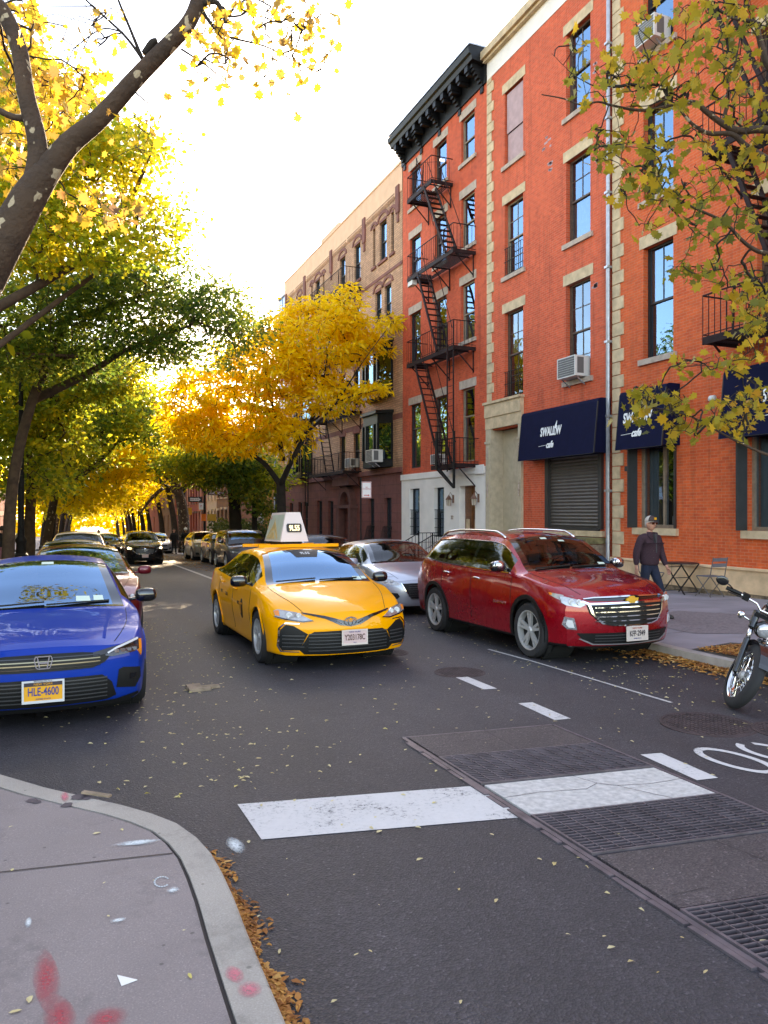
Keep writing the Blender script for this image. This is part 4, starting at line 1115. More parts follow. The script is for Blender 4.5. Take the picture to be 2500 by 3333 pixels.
# oriels
for (y0, y1) in ((31.5, 34.3), (43.5, 46.0)):
    for zz in ((6.95, 9.4), (3.8, 6.2)):
        b = MB(); z0, z1 = zz; d = .55
        pl = [(0, y0), (d, y0+.5), (d, y1-.5), (0, y1)]
        b.prism(pl, lambda a, y: (XF-a, y, z0), lambda a, y: (XF-a, y, z0+.35)); b.prism(pl, lambda a, y: (XF-a, y, z1-.45), lambda a, y: (XF-a, y, z1))
        b.prism([(0, y0-.1), (d+.12, y0+.42), (d+.12, y1-.42), (0, y1+.1)], lambda a, y: (XF-a, y, z1), lambda a, y: (XF-a, y, z1+.14))
        for a, y in ((.03, y0+.05), (d, y0+.5), (d, y0+.9), (d, y1-.9), (d, y1-.5), (.03, y1-.05)): b.box(XF-a-.04, XF-a+.05, y-.06, y+.06, z0+.35, z1-.45)
        o = b.build('oriel', 'cornice_black', b3)
        g = MB(); pp = [(.0, y0), (d-.05, y0+.48), (d-.05, y1-.48), (0, y1)]
        for i in range(3): (a, y), (c, e) = pp[i], pp[i+1]; g.quad((XF-c, e, z0+.35), (XF-a, y, z0+.35), (XF-a, y, z1-.45), (XF-c, e, z1-.45))
        g.build('pane', 'window_glass', o)
        g = MB(); g.quad((XF-.05, y1, z0+.3), (XF-.05, y0, z0+.3), (XF-.05, y0, z1-.4), (XF-.05, y1, z1-.4)); g.build('interior', 'room_shade', o)
aircon(31.7, 32.5, 4.0, 4.55, 'white air conditioner in the black oriel of the beige building', x=XF-.5)
aircon(36.0, 36.7, 4.0, 4.45, 'white air conditioner behind the dark fire escape balcony', x=XF)
aircon(45.9, 46.5, 4.0, 4.55, 'small white air conditioner far along the beige building', x=XF-.3)
aircon(31.62, 32.3, -.15, .25, 'low white air conditioner in a barred brownstone window', x=XF-.04, d=.3)
f3 = thing('fire_escape', (13.6, 39, 3.8), 'dark iron fire escape on the beige building behind the golden tree', 'fire escape')
for z in (12.85, 9.75, 6.7, 3.75): platform(35.4, 41.0, z, d=.95, par=f3, hole=(38, 38.8))
b = MB()
for z in (12.85, 9.75, 6.7):
    for xx in (XF-.9, XF-.45): b.bar((xx, 39.6, z), (xx, 38.2, z-3.0), .05, .08)
    for i in range(12): f = i/12; b.box(XF-.9, XF-.45, 39.6-1.4*f-.07, 39.6-1.4*f+.07, z-3.0*f, z+.02-3.0*f)
b.build('stair', 'rust_iron', f3)
b = MB()
for y in (41.3, 41.8): b.bar((XF-.95, y, 2.1), (XF-.95, y, 6.8), .05)
b.build('drop_ladder', 'rust_iron', f3)
# pot-bellied window guards
for y0, y1 in ((31.5, 32.5), (33.55, 34.5)):
    b = MB()
    for i in range(9):
        y = y0+(y1-y0)*i/8; b.tube([(XF-.06, y, 1.1), (XF-.16, y, .6), (XF-.38, y, .15), (XF-.36, y, -.1), (XF-.06, y, -.3)], .012, 5)
    for z, d in ((1.1, .06), (.5, .2), (0.05, .4)): b.bar((XF-d, y0, z), (XF-d, y1, z), .016)
    b.build('window_guard', 'black_iron', b3)
railing([(12.1, 31, -.6), (12.1, 36, -.75)], 1.0, 'black iron yard railing before the brownstone windows')
railing([(12.1, 38.4, -.8), (12.1, 47, -.95)], 1.0, 'black iron yard railing beyond the brownstone doorway')
# --- yellow building, hedge and far row
b4 = thing('yellow_building', (13.6, 54, -1), 'low ochre stucco building at the cross street corner', 'building')
ya, yb = 49.65, 57.6; hy = [(55.4, 56.6, .85, 3.1), (51.5, 52.7, .85, 3.1), (55.4, 56.6, 4.6, 6.6), (51.5, 52.7, 4.6, 6.6)]
b = MB(); wallmesh(b, ya, yb, -2, 8.6, hy); shell(b, ya, yb, -2, 8.6); b.quad((XF, ya, 8.6), (XF, yb, 8.6), (XF+14, yb, 8.6), (XF+14, ya, 8.6)); b.build('wall', 'yellow_stucco', b4)
b = MB(); fb(b, ya, yb, 8.3, 8.65, 0, .2); fb(b, ya, yb, .1, .35, 0, .08); fb(b, ya, yb, 3.9, 4.1, 0, .06); b.build('band', 'yellow_stucco', b4)
for h in hy: window(b4, *h, frame='frame_white', mt='window_glass', grid=(1,1,1,1), dep=.1, curtain='curtain', cur=(0, 1))
aircon(55.7, 56.4, .9, 1.4, 'white air conditioner in the ochre building window', d=.3)
b = MB()
for x, y in ((12.6, 56), (12.3, 54)): pass
def rowhouse(y0, y1, top, mat, trim, label, x=XF, nw=3, group='row houses beyond the cross street', sgn=1, floors=(3.0, 6.0, 9.0)):
    # sgn=-1 builds the mirrored left side
    t = thing('row_house', (x, (y0+y1)/2, gz((y0+y1)/2)), label, 'house', group)
    g = gz((y0+y1)/2); hs = []
    w = (y1-y0)/nw
    for f, z in enumerate(floors):
        for i in range(nw):
            yc = y0+w*(i+.5)
            if f == 0 and i == nw-1: hs.append((yc-.5, yc+.5, g+.9, g+3.4)); continue
            hs.append((yc-.45, yc+.45, g+z-1.4, g+z+.5))
    X = lambda v: v if sgn > 0 else 2*x-v
    def flip(b):
        if sgn < 0:
            b.v = [(2*x-a, c, d) for a, c, d in b.v]; b.f = [tuple(reversed(q)) for q in b.f]
        return b
    b = MB(); wallmesh(b, y0, y1, g-1, g+top, hs, x=x, depth=.25); shell(b, y0, y1, g-1, g+top, 12, x); b.quad((x, y0, g+top), (x, y1, g+top), (x+12, y1, g+top), (x+12, y0, g+top)); flip(b).build('wall', mat, t)
    b = MB(); fb(b, y0, y1, g+top-.6, g+top-.3, 0, .25, x); fb(b, y0, y1, g+top-.3, g+top+.1, 0, .5, x); flip(b).build('cornice', trim, t)
    for (a, c, d, e) in hs:
        b = MB(); b.box(x+.18, x+.24, a, a+.06, d, e); b.box(x+.18, x+.24, c-.06, c, d, e); b.box(x+.17, x+.24, a+.06, c-.06, (d+e)/2-.03, (d+e)/2+.03); fb(b, a-.1, c+.1, e, e+.2, 0, .1, x); fb(b, a-.1, c+.1, d-.12, d, 0, .08, x)
        w_ = flip(b).build('window', trim, t)
        b = MB(); b.quad((x+.21, c, d), (x+.21, a, d), (x+.21, a, e), (x+.21, c, e)); flip(b).build('pane', 'far_glass', w_)
    b = MB(); yc = y0+w*(nw-.5)
    for i in range(6): b.box(x-2.2+i*.36, x, yc-.7, yc+.7, g-1, g+.15+i*.15)
    flip(b).build('stoop', trim, t)
    return t
spec = [(68.6, 74.2, 11, 'brown_house', 'trim_cream', 'tan brownstone row house first beyond the cross street'), (74.2, 79.6, 11.2, 'cream_house', 'trim_cream', 'pale cream row house with a bay beyond the cross street'),
        (79.6, 85.4, 10.8, 'pink_house', 'trim_brown', 'pinkish row house next to the pale cream one'), (85.4, 91.0, 11, 'red_house', 'trim_brown', 'dull red row house right of the far trees'), (91, 97, 11, 'pink_house', 'trim_brown', 'second pinkish row house farther down the block'),
        (97, 104, 11.3, 'red_house', 'trim_brown', 'farther red row house seen between trunks'), (104, 118, 11, 'brown_house', 'trim_brown', 'far brown row house at the right'), (118, 140, 12, 'red_house', 'trim_brown', 'farthest red building on the right side')]
for s in spec: rowhouse(*s[:3], *s[3:5], s[5])
b = MB(); b.box(XF+1, XF+9, 57.7-6, 57.6, 8.6, 20); 
tw = thing('tower_block', (30, 108, -2), 'distant blue glass tower above the beige roofline', 'tower')
b = MB(); b.box(28.2, 34, 98, 106, -3, 31.6); b.build('facade', 'tower_blue', tw)
b = MB(); b.box(28.0, 34.2, 97.8, 106.2, 31.6, 32.1)
for i in range(6): b.box(28.12, 28.2, 98.2+i*1.5, 98.3+i*1.5, 0, 31.6)
b.build('mullions', 'galv', tw)
# left side of the street
XL = -8.6
lsp = [(7, 14, 7.2, 'cream_house', 'trim_cream', 'cream building on the left behind the parked cars'), (14, 21, 7.2, 'brown_house', 'trim_brown', 'brownstone house on the left behind the nearest trees'), (21, 28, 7.2, 'brown_house', 'trim_brown', 'second brown house on the left beyond the lamp post'), (28, 36, 7.2, 'red_house', 'trim_brown', 'red house on the left beyond the brown ones'),
       (36, 46, 7.2, 'brown_house', 'trim_cream', 'brown building on the left with cream trim'), (46, 57, 7.2, 'pink_house', 'trim_cream', 'pinkish corner building on the left'), (69, 90, 7.2, 'brown_house', 'trim_cream', 'long brown building left beyond the cross street'), (90, 140, 7.2, 'red_house', 'trim_brown', 'farthest building on the left')]
for s in lsp: rowhouse(*s[:3], *s[3:5], s[5], x=XL, sgn=-1, floors=(3.0, 6.0), nw=max(3, int((s[1]-s[0])/2.6)), group='houses along the left side')
# ================================================================ vehicles
# Local frame: front of the car at y=0 facing -Y, length along +Y, x across, z up.
simple('tyre', (.018, .017, .018), .8, var=.15, bmp=.3, bscale=50)
simple('rim_silver', (.46, .45, .44), .3, metal=.35, var=.05)
simple('rim_grey', (.34, .34, .35), .35, metal=.35, var=.1)
simple('rim_dark', (.07, .07, .072), .4, metal=.3)
simple('black_trim', (.008, .008, .008), .5, var=.1, spec=.3)
simple('gloss_black', (.004, .004, .005), .12, var=0, coat=1)
simple('underbody', (.006, .006, .006), .9, var=0)
simple('chrome', (.75, .75, .76), .08, metal=1, var=0)
simple('lamp_inner', (.35, .35, .37), .15, metal=.9, var=.1)
simple('lamp_clear', (.40, .39, .38), .12, metal=.55, var=.25, vscale=18, coat=1)
simple('lamp_dark', (.05, .05, .055), .15, metal=.5, var=.5, vscale=22, coat=1)
simple('lamp_amber', (.75, .20, .01), .2, var=.1, coat=1)
simple('lamp_red', (.45, .01, .01), .2, var=.1, coat=1)
simple('head_glow', (1, .9, .7), .3, emis=((1, .85, .6), 3.5), var=0)
simple('led_white', (.6, .6, .6), .2, var=0, coat=1)
simple('interior_dark', (.035, .03, .028), .8, var=.2)
simple('seat_brown', (.10, .045, .03), .7, var=.2)
simple('seat_grey', (.12, .115, .115), .8)
simple('plate_white', (.62, .52, .46), .5, var=.03)
simple('plate_pink', (.60, .42, .40), .5, var=.03)
simple('plate_yellow', (.75, .34, .01), .5, var=.03)
simple('plate_ink', (.03, .02, .03), .5, var=0)
simple('plate_blue', (.02, .03, .2), .5, var=0)
simple('sticker', (.55, .65, .55), .5, var=0)
simple('gold', (.75, .42, .05), .3, metal=.6, var=0)
carpaint('paint_taxi', (.96, .37, .001), 0, .35, .5, .1)
carpaint('paint_blue', (.0001, .034, .29), .1, .35, .4, .05)
carpaint('paint_red', (.30, .001, .008), .3, .25)
carpaint('paint_silver', (.42, .44, .50), .55, .3)
carpaint('paint_bluegrey', (.22, .26, .34), .5, .35)
carpaint('paint_maroon', (.16, .006, .014), .3, .3)
carpaint('paint_black', (.010, .008, .008), .2, .25)
carpaint('paint_grey', (.07, .065, .075), .4, .35)
carpaint('paint_darkgrey', (.035, .035, .045), .4, .35)
carpaint('paint_beige', (.26, .23, .20), .5, .35)
carpaint('paint_white', (.62, .60, .57), .1, .35)
carpaint('paint_blue2', (.02, .06, .14), .4, .35)

def pch(keys):
    xs = np.array([k[0] for k in keys], float); ys = np.array([k[1] for k in keys], float)
    h = np.diff(xs); d = np.diff(ys)/h; n = len(xs); m = np.zeros(n)
    if n == 2: m[:] = d[0]
    else:
        for i in range(1, n-1):
            if d[i-1]*d[i] > 0: w1 = 2*h[i]+h[i-1]; w2 = h[i]+2*h[i-1]; m[i] = (w1+w2)/(w1/d[i-1]+w2/d[i])
        m[0], m[-1] = d[0], d[-1]
    def f(x):
        x = min(max(x, xs[0]), xs[-1]); i = int(min(max(np.searchsorted(xs, x)-1, 0), n-2)); t = (x-xs[i])/h[i]
        return float((2*t**3-3*t**2+1)*ys[i]+(t**3-2*t**2+t)*h[i]*m[i]+(-2*t**3+3*t**2)*ys[i+1]+(t**3-t**2)*h[i]*m[i+1])
    return f
def catm(P, n):
    out = []
    for i in range(len(P)-1):
        p0 = P[max(i-1, 0)]; p1 = P[i]; p2 = P[i+1]; p3 = P[min(i+2, len(P)-1)]
        for k in range(n):
            t = k/n
            out.append(tuple(.5*((2*b)+(-a+c)*t+(2*a-5*b+4*c-d)*t*t+(-a+3*b-3*c+d)*t**3) for a, b, c, d in zip(p0, p1, p2, p3)))
    out.append(tuple(P[-1])); return out

class Car:
    def __init__(s, S):
        s.S = S; s.L = S['L']; g = S['curves']
        for k in ('zc', 'zt', 'wt', 'zs', 'ws', 'zm', 'wm', 'zl', 'wl', 'zb'): setattr(s, k, pch(g[k]))
        s.hw = S['hw']; s.Q = pch(S['nose']); s.sw = S.get('sweep', .34); s.fa = S.get('fade', 1.15); s.pw = S.get('pw', 2.6)
        s.QR = pch(S.get('tail', [(0, .12), (.6, 0), (1.8, .05)])); s.swr = S.get('sweep_rear', .22)
    def D(s, x, y, z):       # plan sweep and profile of nose and tail
        ax = min(1.05, abs(x)/s.hw)
        if y < s.fa: y2 = y+(s.sw*ax**s.pw+s.Q(z))*(1-y/s.fa)**2
        elif y > s.L-.9: y2 = y-(s.swr*ax**2.6+s.QR(z))*(1-(s.L-y)/.9)**2
        else: y2 = y
        return (x, y2, z)
    def section(s, y):
        S = s.S; wl, zl, wm, zm, ws, zs, wt, zt, zc, zb = [getattr(s, k)(y) for k in ('wl', 'zl', 'wm', 'zm', 'ws', 'zs', 'wt', 'zt', 'zc', 'zb')]
        low = [(wl-.10, zb), (wl-.02, zb+.015), (wl, zl), (wm, zm), (ws, zs)]
        a = [(0, zb), ((wl-.1)*.5, zb)]+catm(low, 4)        # 2 + 17 points ; last = shoulder  index 18
        b0 = (ws-.018, zs+.022)
        nb = 7; up = []
        dz = max(zt-b0[1], .002)
        for k in range(nb+1):
            t = k/nb; bul = .035*math.sin(math.pi*t)*min(1, dz/.4)
            up.append((b0[0]+(wt-b0[0])*t+bul, b0[1]+dz*t))
        r = []; nr = 7
        z0 = b0[1]+dz
        for k in range(1, nr+1):
            t = k/nr; x = wt*(1-t); r.append((x, z0+(max(zc-z0, 0))*(1-(x/max(wt, .01))**2.2)))
        return a+up+r      # 19 + 8 + 7 = 34
    IB, IT = 19, 26        # index of belt base and roof edge
    def sidex(s, y, z):
        P = s.section(y)[3:27]
        for (a, b), (c, d) in zip(P[:-1], P[1:]):
            if min(b, d)-1e-6 <= z <= max(b, d)+1e-6 and abs(d-b) > 1e-6: return a+(c-a)*(z-b)/(d-b)
        return s.ws(y)
    def topz(s, x, y):
        P = s.section(y)[::-1]
        for (a, b), (c, d) in zip(P[:-1], P[1:]):
            if a-1e-9 <= abs(x) <= c+1e-9 and c > a: return b+(d-b)*(abs(x)-a)/(c-a)
        return s.zt(y)

def patchmesh(poly, cell=.05, thick=.012):
    import bmesh
    bm = bmesh.new(); f = bm.faces.new([bm.verts.new((a, b, 0)) for a, b in poly])
    xs = [p[0] for p in poly]; ys = [p[1] for p in poly]
    for k, lo, hi in ((0, min(xs), max(xs)), (1, min(ys), max(ys))):
        n = int((hi-lo)/cell)
        for i in range(1, n+1):
            co_ = Vector((0, 0, 0)); co_[k] = lo+(hi-lo)*i/(n+1); no = Vector((0, 0, 0)); no[k] = 1
            bmesh.ops.bisect_plane(bm, geom=bm.verts[:]+bm.edges[:]+bm.faces[:], plane_co=co_, plane_no=no)
    bm.verts.ensure_lookup_table(); bm.verts.index_update()
    V = [tuple(v.co) for v in bm.verts]; F = [tuple(v.index for v in f.verts) for f in bm.faces]
    B = [(e.verts[0].index, e.verts[1].index) for e in bm.edges if len(e.link_faces) == 1]
    bm.free(); return V, F, B
def patch(car, b, poly, off, kind='front', side=1, mirror=False, thick=.015, cell=.05):
    V, F, B = patchmesh(poly, cell)
    for sg in ((1, -1) if mirror else (1,)):
        def mp(p, o):
            if kind == 'front': x, y, z = car.D(p[0]*sg, 0, p[1]); return (x, y-o, z)
            if kind == 'side':
                y, z = p[0], p[1]; x, y2, z2 = car.D(car.sidex(y, z), y, z); return ((x+o)*side*sg, y2, z2)
            if kind == 'top':
                x, y = p[0]*sg, p[1]; x2, y2, z2 = car.D(x, y, car.topz(x, y)); return (x2, y2, z2+o)
            if kind == 'rear': x, y, z = car.D(p[0]*sg, car.L, p[1]); return (x, y+o, z)
        o = len(b.v)
        b.add([mp(p, off) for p in V]+[mp(p, off-thick) for p in V], [f for f in F]+[(c, d, d+len(V), c+len(V)) for c, d in B])
def fan(pts): return pts

def wheelparts(t, x, y, r, w, side, style, rimmat, rimr=None, name='wheel', steer=0):
    rimr = rimr or r*.66
    b = MB(); s = side
    prof = [(rimr, -w/2), (rimr+.01, -w/2-.004), (r*.93, -w/2-.006), (r, -w/2+.03), (r*1.003, 0), (r, w/2-.03), (r*.93, w/2+.006), (rimr+.01, w/2+.004), (rimr, w/2)]
    b.lathe(prof, (0, 0, 0), 'x', 36)
    mt = Matrix.Translation((x, y, r)) @ Matrix.Rotation(steer, 4, 'Z')
    b.xf(mt); wl = b.build(name, 'tyre', t, 40)
    g = MB(); xo = s*(w/2-.012)
    g.lathe([(rimr+.004, s*(w/2+.002)), (rimr-.012, s*(w/2-.002)), (rimr-.02, s*(w/2-.05)), (rimr-.03, -s*w/2)], (0,0,0), 'x', 36)
    n, kind = style
    for i in range(n):
        a0 = 2*math.pi*i/n+.3
        for k, sp in enumerate((-1, 1) if kind in ('twin', 'y') else (0,)):
            aw = {'twin': .16, 'y': .10}.get(kind, 0)*sp
            ai = a0+aw*.5; ao = a0+aw*(1.5 if kind == 'y' else 1.0)
            wi, wo = (.022, .016) if kind in ('twin', 'y') else ((.055, .045) if kind == 'fat' else (.022, .022))
            p0 = Vector((xo-s*.012, rimr*.16*math.cos(ai), rimr*.16*math.sin(ai))); p1 = Vector((xo-s*.002, (rimr-.008)*math.cos(ao), (rimr-.008)*math.sin(ao)))
            tg = Vector((0, -math.sin(ao), math.cos(ao))); tg0 = Vector((0, -math.sin(ai), math.cos(ai)))
            q = [p0-tg0*wi, p0+tg0*wi, p1+tg*wo, p1-tg*wo]; dx = Vector((-s*.03, 0, 0))
            g.add(q+[v+dx for v in q], [(0,1,2,3), (3,2,1,0), (0,4,5,1), (1,5,6,2), (2,6,7,3), (3,7,4,0)])
    g.lathe([(.001, xo+s*.006), (rimr*.13, xo+s*.005), (rimr*.19, xo-s*.01), (rimr*.2, xo-s*.05)], (0,0,0), 'x', 16)
    g.xf(mt); g.build('rim', rimmat, wl, 35)
    d = MB(); d.lathe([(.001, xo-s*.06), (rimr-.02, xo-s*.065)], (0,0,0), 'x', 24); d.lathe([(.03, xo-s*.05), (rimr*.72, xo-s*.052)], (0,0,0), 'x', 24); d.xf(mt); d.build('brake_disc', 'underbody', wl)

def make_car(S, label, cat='car', group=None, name='parked_car', loc=(0,0), rz=0, lod=0):
    car = Car(S); t = thing(name, (0, 0, 0), label, cat, group, local=True)
    L = S['L']; step = .05 if lod == 0 else .10
    cow, hd, rh, rb = S['cowl'], S['header'], S['rear_header'], S['backlight']   # station marks
    w0, w1 = S['dlo']; pill = S['pillars']
    ks = sorted({0, .02, .05, .09, cow, hd, rh, rb, w0, w1, L-.08, L-.03, L, *[p for q in pill for p in q]})
    ys = []
    for a, c in zip(ks[:-1], ks[1:]):
        n = max(1, round((c-a)/step)); ys += [a+(c-a)*i/n for i in range(n)]
    ys.append(L); secs = [car.section(y) for y in ys]; NP = len(secs[0])
    def dl(y): return w0 <= y <= w1 and not any(p[0]-1e-6 <= y <= p[1]+1e-6 for p in pill)
    axf, axr, wr = S['axf'], S['axr'], S['wr']; ar = wr+S.get('arch', .05)
    verts = []; idx = {}
    for i, (y, P) in enumerate(zip(ys, secs)):
        for j, (x, z) in enumerate(P):
            for sg in (1, -1):
                if x < 1e-6 and sg < 0: idx[i, j, -1] = idx[i, j, 1]; continue
                idx[i, j, sg] = len(verts); verts.append(car.D(x*sg, y, z))
    faces = {k: [] for k in ('body', 'windshield', 'rear_window', 'side_window', 'window_trim', 'cladding')}
    IB, IT = Car.IB, Car.IT
    inside = lambda v, R_=ar: abs(v[0]) > .5*car.hw and any((v[1]-a)**2+(v[2]-wr)**2 < R_*R_ for a in (axf, axr)) and v[2] < wr+ar+.1
    ins = [inside(v) for v in verts]; newv = list(verts)
    clad = S.get('clad', 0)
    for i in range(len(ys)-1):
        ym = (ys[i]+ys[i+1])/2
        for j in range(NP-1):
            for sg in (1, -1):
                q = [idx[i, j, sg], idx[i+1, j, sg], idx[i+1, j+1, sg], idx[i, j+1, sg]]
                if sg > 0: q = q[::-1]
                q2 = []; [q2.append(v) for v in q if v not in q2]
                if len(q2) < 3: continue
                if all(ins[v] for v in q2): continue
                for v in q2:
                    if ins[v]:
                        a = min((axf, axr), key=lambda a: abs(a-verts[v][1])); dy, dz = verts[v][1]-a, verts[v][2]-wr; r = math.hypot(dy, dz) or 1
                        newv[v] = (verts[v][0], a+dy/r*ar, wr+dz/r*ar)
                k = 'body'
                if IB <= j < IT and w0 <= ym <= w1:
                    k = 'window_trim'
                    if IB+1 <= j < IT-1 and dl(ym) and car.zt(ym)-car.zs(ym) > .12: k = 'side_window'
                    if j == IT-1: k = 'body' if not S.get('trim_top') else 'window_trim'
                elif j >= IT and cow < ym < hd:
                    k = 'windshield' if j > IT else 'window_trim'
                    if ym < cow+.06 or ym > hd-.05: k = 'window_trim'
                elif j >= IT and rh < ym < rb:
                    k = 'rear_window' if j > IT else 'body'
                    if ym > rb-.05 or ym < rh+.05: k = 'window_trim'
                elif j < 7 and clad: k = 'cladding'
                elif j < 2: k = 'cladding'
                faces[k].append(tuple(q2))
    # nose and tail caps
    for i, fl in ((0, 1), (len(ys)-1, -1)):
        P = secs[i]; nc = 26; rows = []
        for j in range(1, NP-1):
            x, z = P[j]; row = []
            for c in range(nc+1):
                xx = -x+2*x*c/nc
                if c == 0: row.append(idx[i, j, -1])
                elif c == nc: row.append(idx[i, j, 1])
                else:
                    zz = z
                    row.append(len(newv)); newv.append(car.D(xx, ys[i], zz))
            rows.append(row)
        for j, (r0, r1) in enumerate(zip(rows[:-1], rows[1:])):
            for c in range(nc):
                q = (r0[c], r0[c+1], r1[c+1], r1[c])
                if fl < 0: q = q[::-1]
                faces['cladding' if (clad and j < 5) else 'body'].append(q)
        top = rows[-1]
        q = tuple(top)+(idx[i, NP-1, 1],); faces['body'].append(q if fl > 0 else q[::-1])
    mats = {'body': S['paint'], 'windshield': S.get('glass', 'car_glass'), 'rear_window': 'car_glass_dark', 'side_window': S.get('sideglass', 'car_glass_dark'), 'window_trim': 'gloss_black', 'cladding': 'black_trim'}
    for k, fs in faces.items():
        if not fs: continue
        used = {}; b = MB()
        for f in fs:
            for v in f:
                if v not in used: used[v] = len(b.v); b.v.append(newv[v])
            b.f.append(tuple(used[v] for v in f)); b.m.append(0)
        if k == 'side_window': b.each(k, mats[k], t, True)
        else: b.build(k, mats[k], t, smooth=True if k != 'body' else 38)
    # wheel wells, arch lips, belly
    b = MB()
    for a in (axf, axr):
        for s in (1, -1):
            b.lathe([(ar-.002, s*(car.hw-.06)), (ar+.0, s*.45), (.01, s*.45)], (0, a, wr), 'x', 28)
    b.each('wheel_well', 'underbody', t); b = MB(); b.box(-.45, .45, .35, L-.3, .16, .30); b.build('underbody', 'underbody', t)
    lipm = 'black_trim' if clad else S['paint']; lw = .055 if clad else .018
    for a in (axf, axr):
        for s in (1, -1):
            pts = []; b = MB()
            for k in range(25):
                th = math.pi*(-.08+1.16*k/24); y = a+(ar+lw*.4)*math.cos(th); z = wr+(ar+lw*.4)*math.sin(th)
                z = max(z, S['curves']['zb'][0][1]+.03); x = car.sidex(y, z); xx, yy, zz = car.D(x, y, z); pts.append(((xx+.004)*s, yy, zz))
            for k in range(24): b.bar(pts[k], pts[k+1], lw, .02, up=(s, 0, 0))
            b.build('arch_trim', lipm, t)
    wx = S['wx']; style = S.get('rimstyle', (5, 'twin'))
    for y in (axf, axr):
        for s in (1, -1): wheelparts(t, s*wx, y, wr, S.get('ww', .215), s, style, S.get('rim', 'rim_silver'), S.get('rimr'))
    # door seams and handles
    b = MB()
    for y in S.get('seams', ()):
        z0, z1 = S['zsill'], car.zs(y)-.005
        pts = [(y-.01 if True else y, z0+(z1-z0)*k/10) for k in range(11)]
        for s in (1, -1):
            for (ya_, za), (yb_, zb_) in zip(pts[:-1], pts[1:]): b.bar(((car.sidex(ya_, za)+.0015)*s, ya_, za), ((car.sidex(yb_, zb_)+.0015)*s, yb_, zb_), .007, .004)
    if b.v: b.build('door_seams', 'underbody', t)
    b = MB()
    for y in S.get('handles', ()):
        z = car.zs(y)-S.get('hdrop', .085)
        for s in (1, -1): x = car.sidex(y, z); b.tube([((x+.004)*s, y-.09, z-.006), ((x+.028)*s, y-.07, z), ((x+.028)*s, y+.07, z+.004), ((x+.004)*s, y+.09, z)], .013, 6)
    if b.v: b.each('door_handle', S.get('handlemat', S['paint']), t, True)
    b = MB()
    for s in (1, -1):
        q = []
        for i in range(13):
            y = .07+(cow-.12)*i/12; x = car.wt(y)+.012; q.append(Vector(car.D(s*x, y, car.topz(x, y)))+Vector((0, 0, .0012)))
        for a, c in zip(q[:-1], q[1:]): b.bar(a, c, .006, .003)
    b.build('hood_seam', 'underbody', t)
    # mirrors
    my, mz = S['mirror']
    for s in (1, -1):
        b = MB(); x0 = car.sidex(my, mz-.05)
        b.bar((s*(x0-.03), my+.02, mz-.05), (s*(x0+.08), my, mz-.03), .05, .03)
        c0 = len(b.v); b.ball((0, 0, 0), 1, 10); 
        for i in range(c0, len(b.v)):
            v = Vector(b.v[i]); v = Vector((math.copysign(abs(v.x)**.7, v.x)*.115, math.copysign(abs(v.y)**.8, v.y)*.065, math.copysign(abs(v.z)**.65, v.z)*.075)); b.v[i] = (s*(x0+.165)+v.x, my+v.y, mz+v.z)
        m_ = b.build('mirror', S.get('mirrormat', 'gloss_black'), t, True)
    # interior
    if lod == 0:
        b = MB(); zf = .52
        b.box(-.66, .66, cow+.12, rb-.1, zf-.16, zf-.14)
        for x in (-.37, .37):
            for y in (hd+.15, hd+1.05):
                b.box(x-.24, x+.24, y, y+.48, zf-.14, zf+.0); b.prism([(y+.42, zf), (y+.55, zf), (y+.74, zf+.60), (y+.66, zf+.62)], lambda a, z: (x-.22, a, z), lambda a, z: (x+.22, a, z)); b.box(x-.11, x+.11, y+.68, y+.76, zf+.62, zf+.78)
        b.each('seat', S.get('seat', 'seat_grey'), t, bevel=.02)
        b = MB(); zc_ = car.zc(cow)
        b.prism([(cow+.06, .5), (cow+.06, zc_-.05), (cow+.3, zc_-.035), (cow+.62, zc_-.06), (cow+.66, .55)], lambda a, z: (-.66, a, z), lambda a, z: (.66, a, z)); b.build('dashboard', 'interior_dark', t)
        b = MB(); c0 = 0
        for i in range(20):
            a0, a1 = 2*math.pi*i/20, 2*math.pi*(i+1)/20
            P_ = lambda a: (.36+.185*math.cos(a), cow+.80-.07*math.sin(a), zc_-.03+.175*math.sin(a)); b.bar(P_(a0), P_(a1), .026)
        b.bar((.36, cow+.8, zc_-.03), (.36, cow+.62, zc_-.09), .06); b.bar((.2, cow+.8, zc_-.03), (.52, cow+.8, zc_-.03), .03); b.build('steering_wheel', 'black_trim', t)
        b = MB(); zz = car.zc(hd)-.09; b.box(-.11, .11, hd+.02, hd+.05, zz-.05, zz+.02); b.build('rear_view_mirror', 'black_trim', t)
    t.location = (loc[0], loc[1], gz(loc[1]+L/2)+.0); t.rotation_euler = (math.atan2(gz(loc[1]+L)-gz(loc[1]), L), 0, rz)
    # keep the pivot at the nose but tilt about it
    t.location.z = gz(loc[1])
    return t, car
def add(t, name, mat, fn, smooth=False):
    b = MB(); fn(b)
    if name in ('roof_rack', 'wiper', 'windscreen_sticker', 'tail_light', 'fog_pocket', 'side_intake', 'intake_trim', 'fog_recess', 'mirror_cap', 'bumper_scoop', 'headlight', 'emblem_wing', 'grille_bar', 'window_chrome_piece'): return b.each(name, mat, t, smooth)[0]
    return b.build(name, mat, t, smooth)
def P4(x0, x1, z0, z1): return [(x0, z0), (x1, z0), (x1, z1), (x0, z1)]
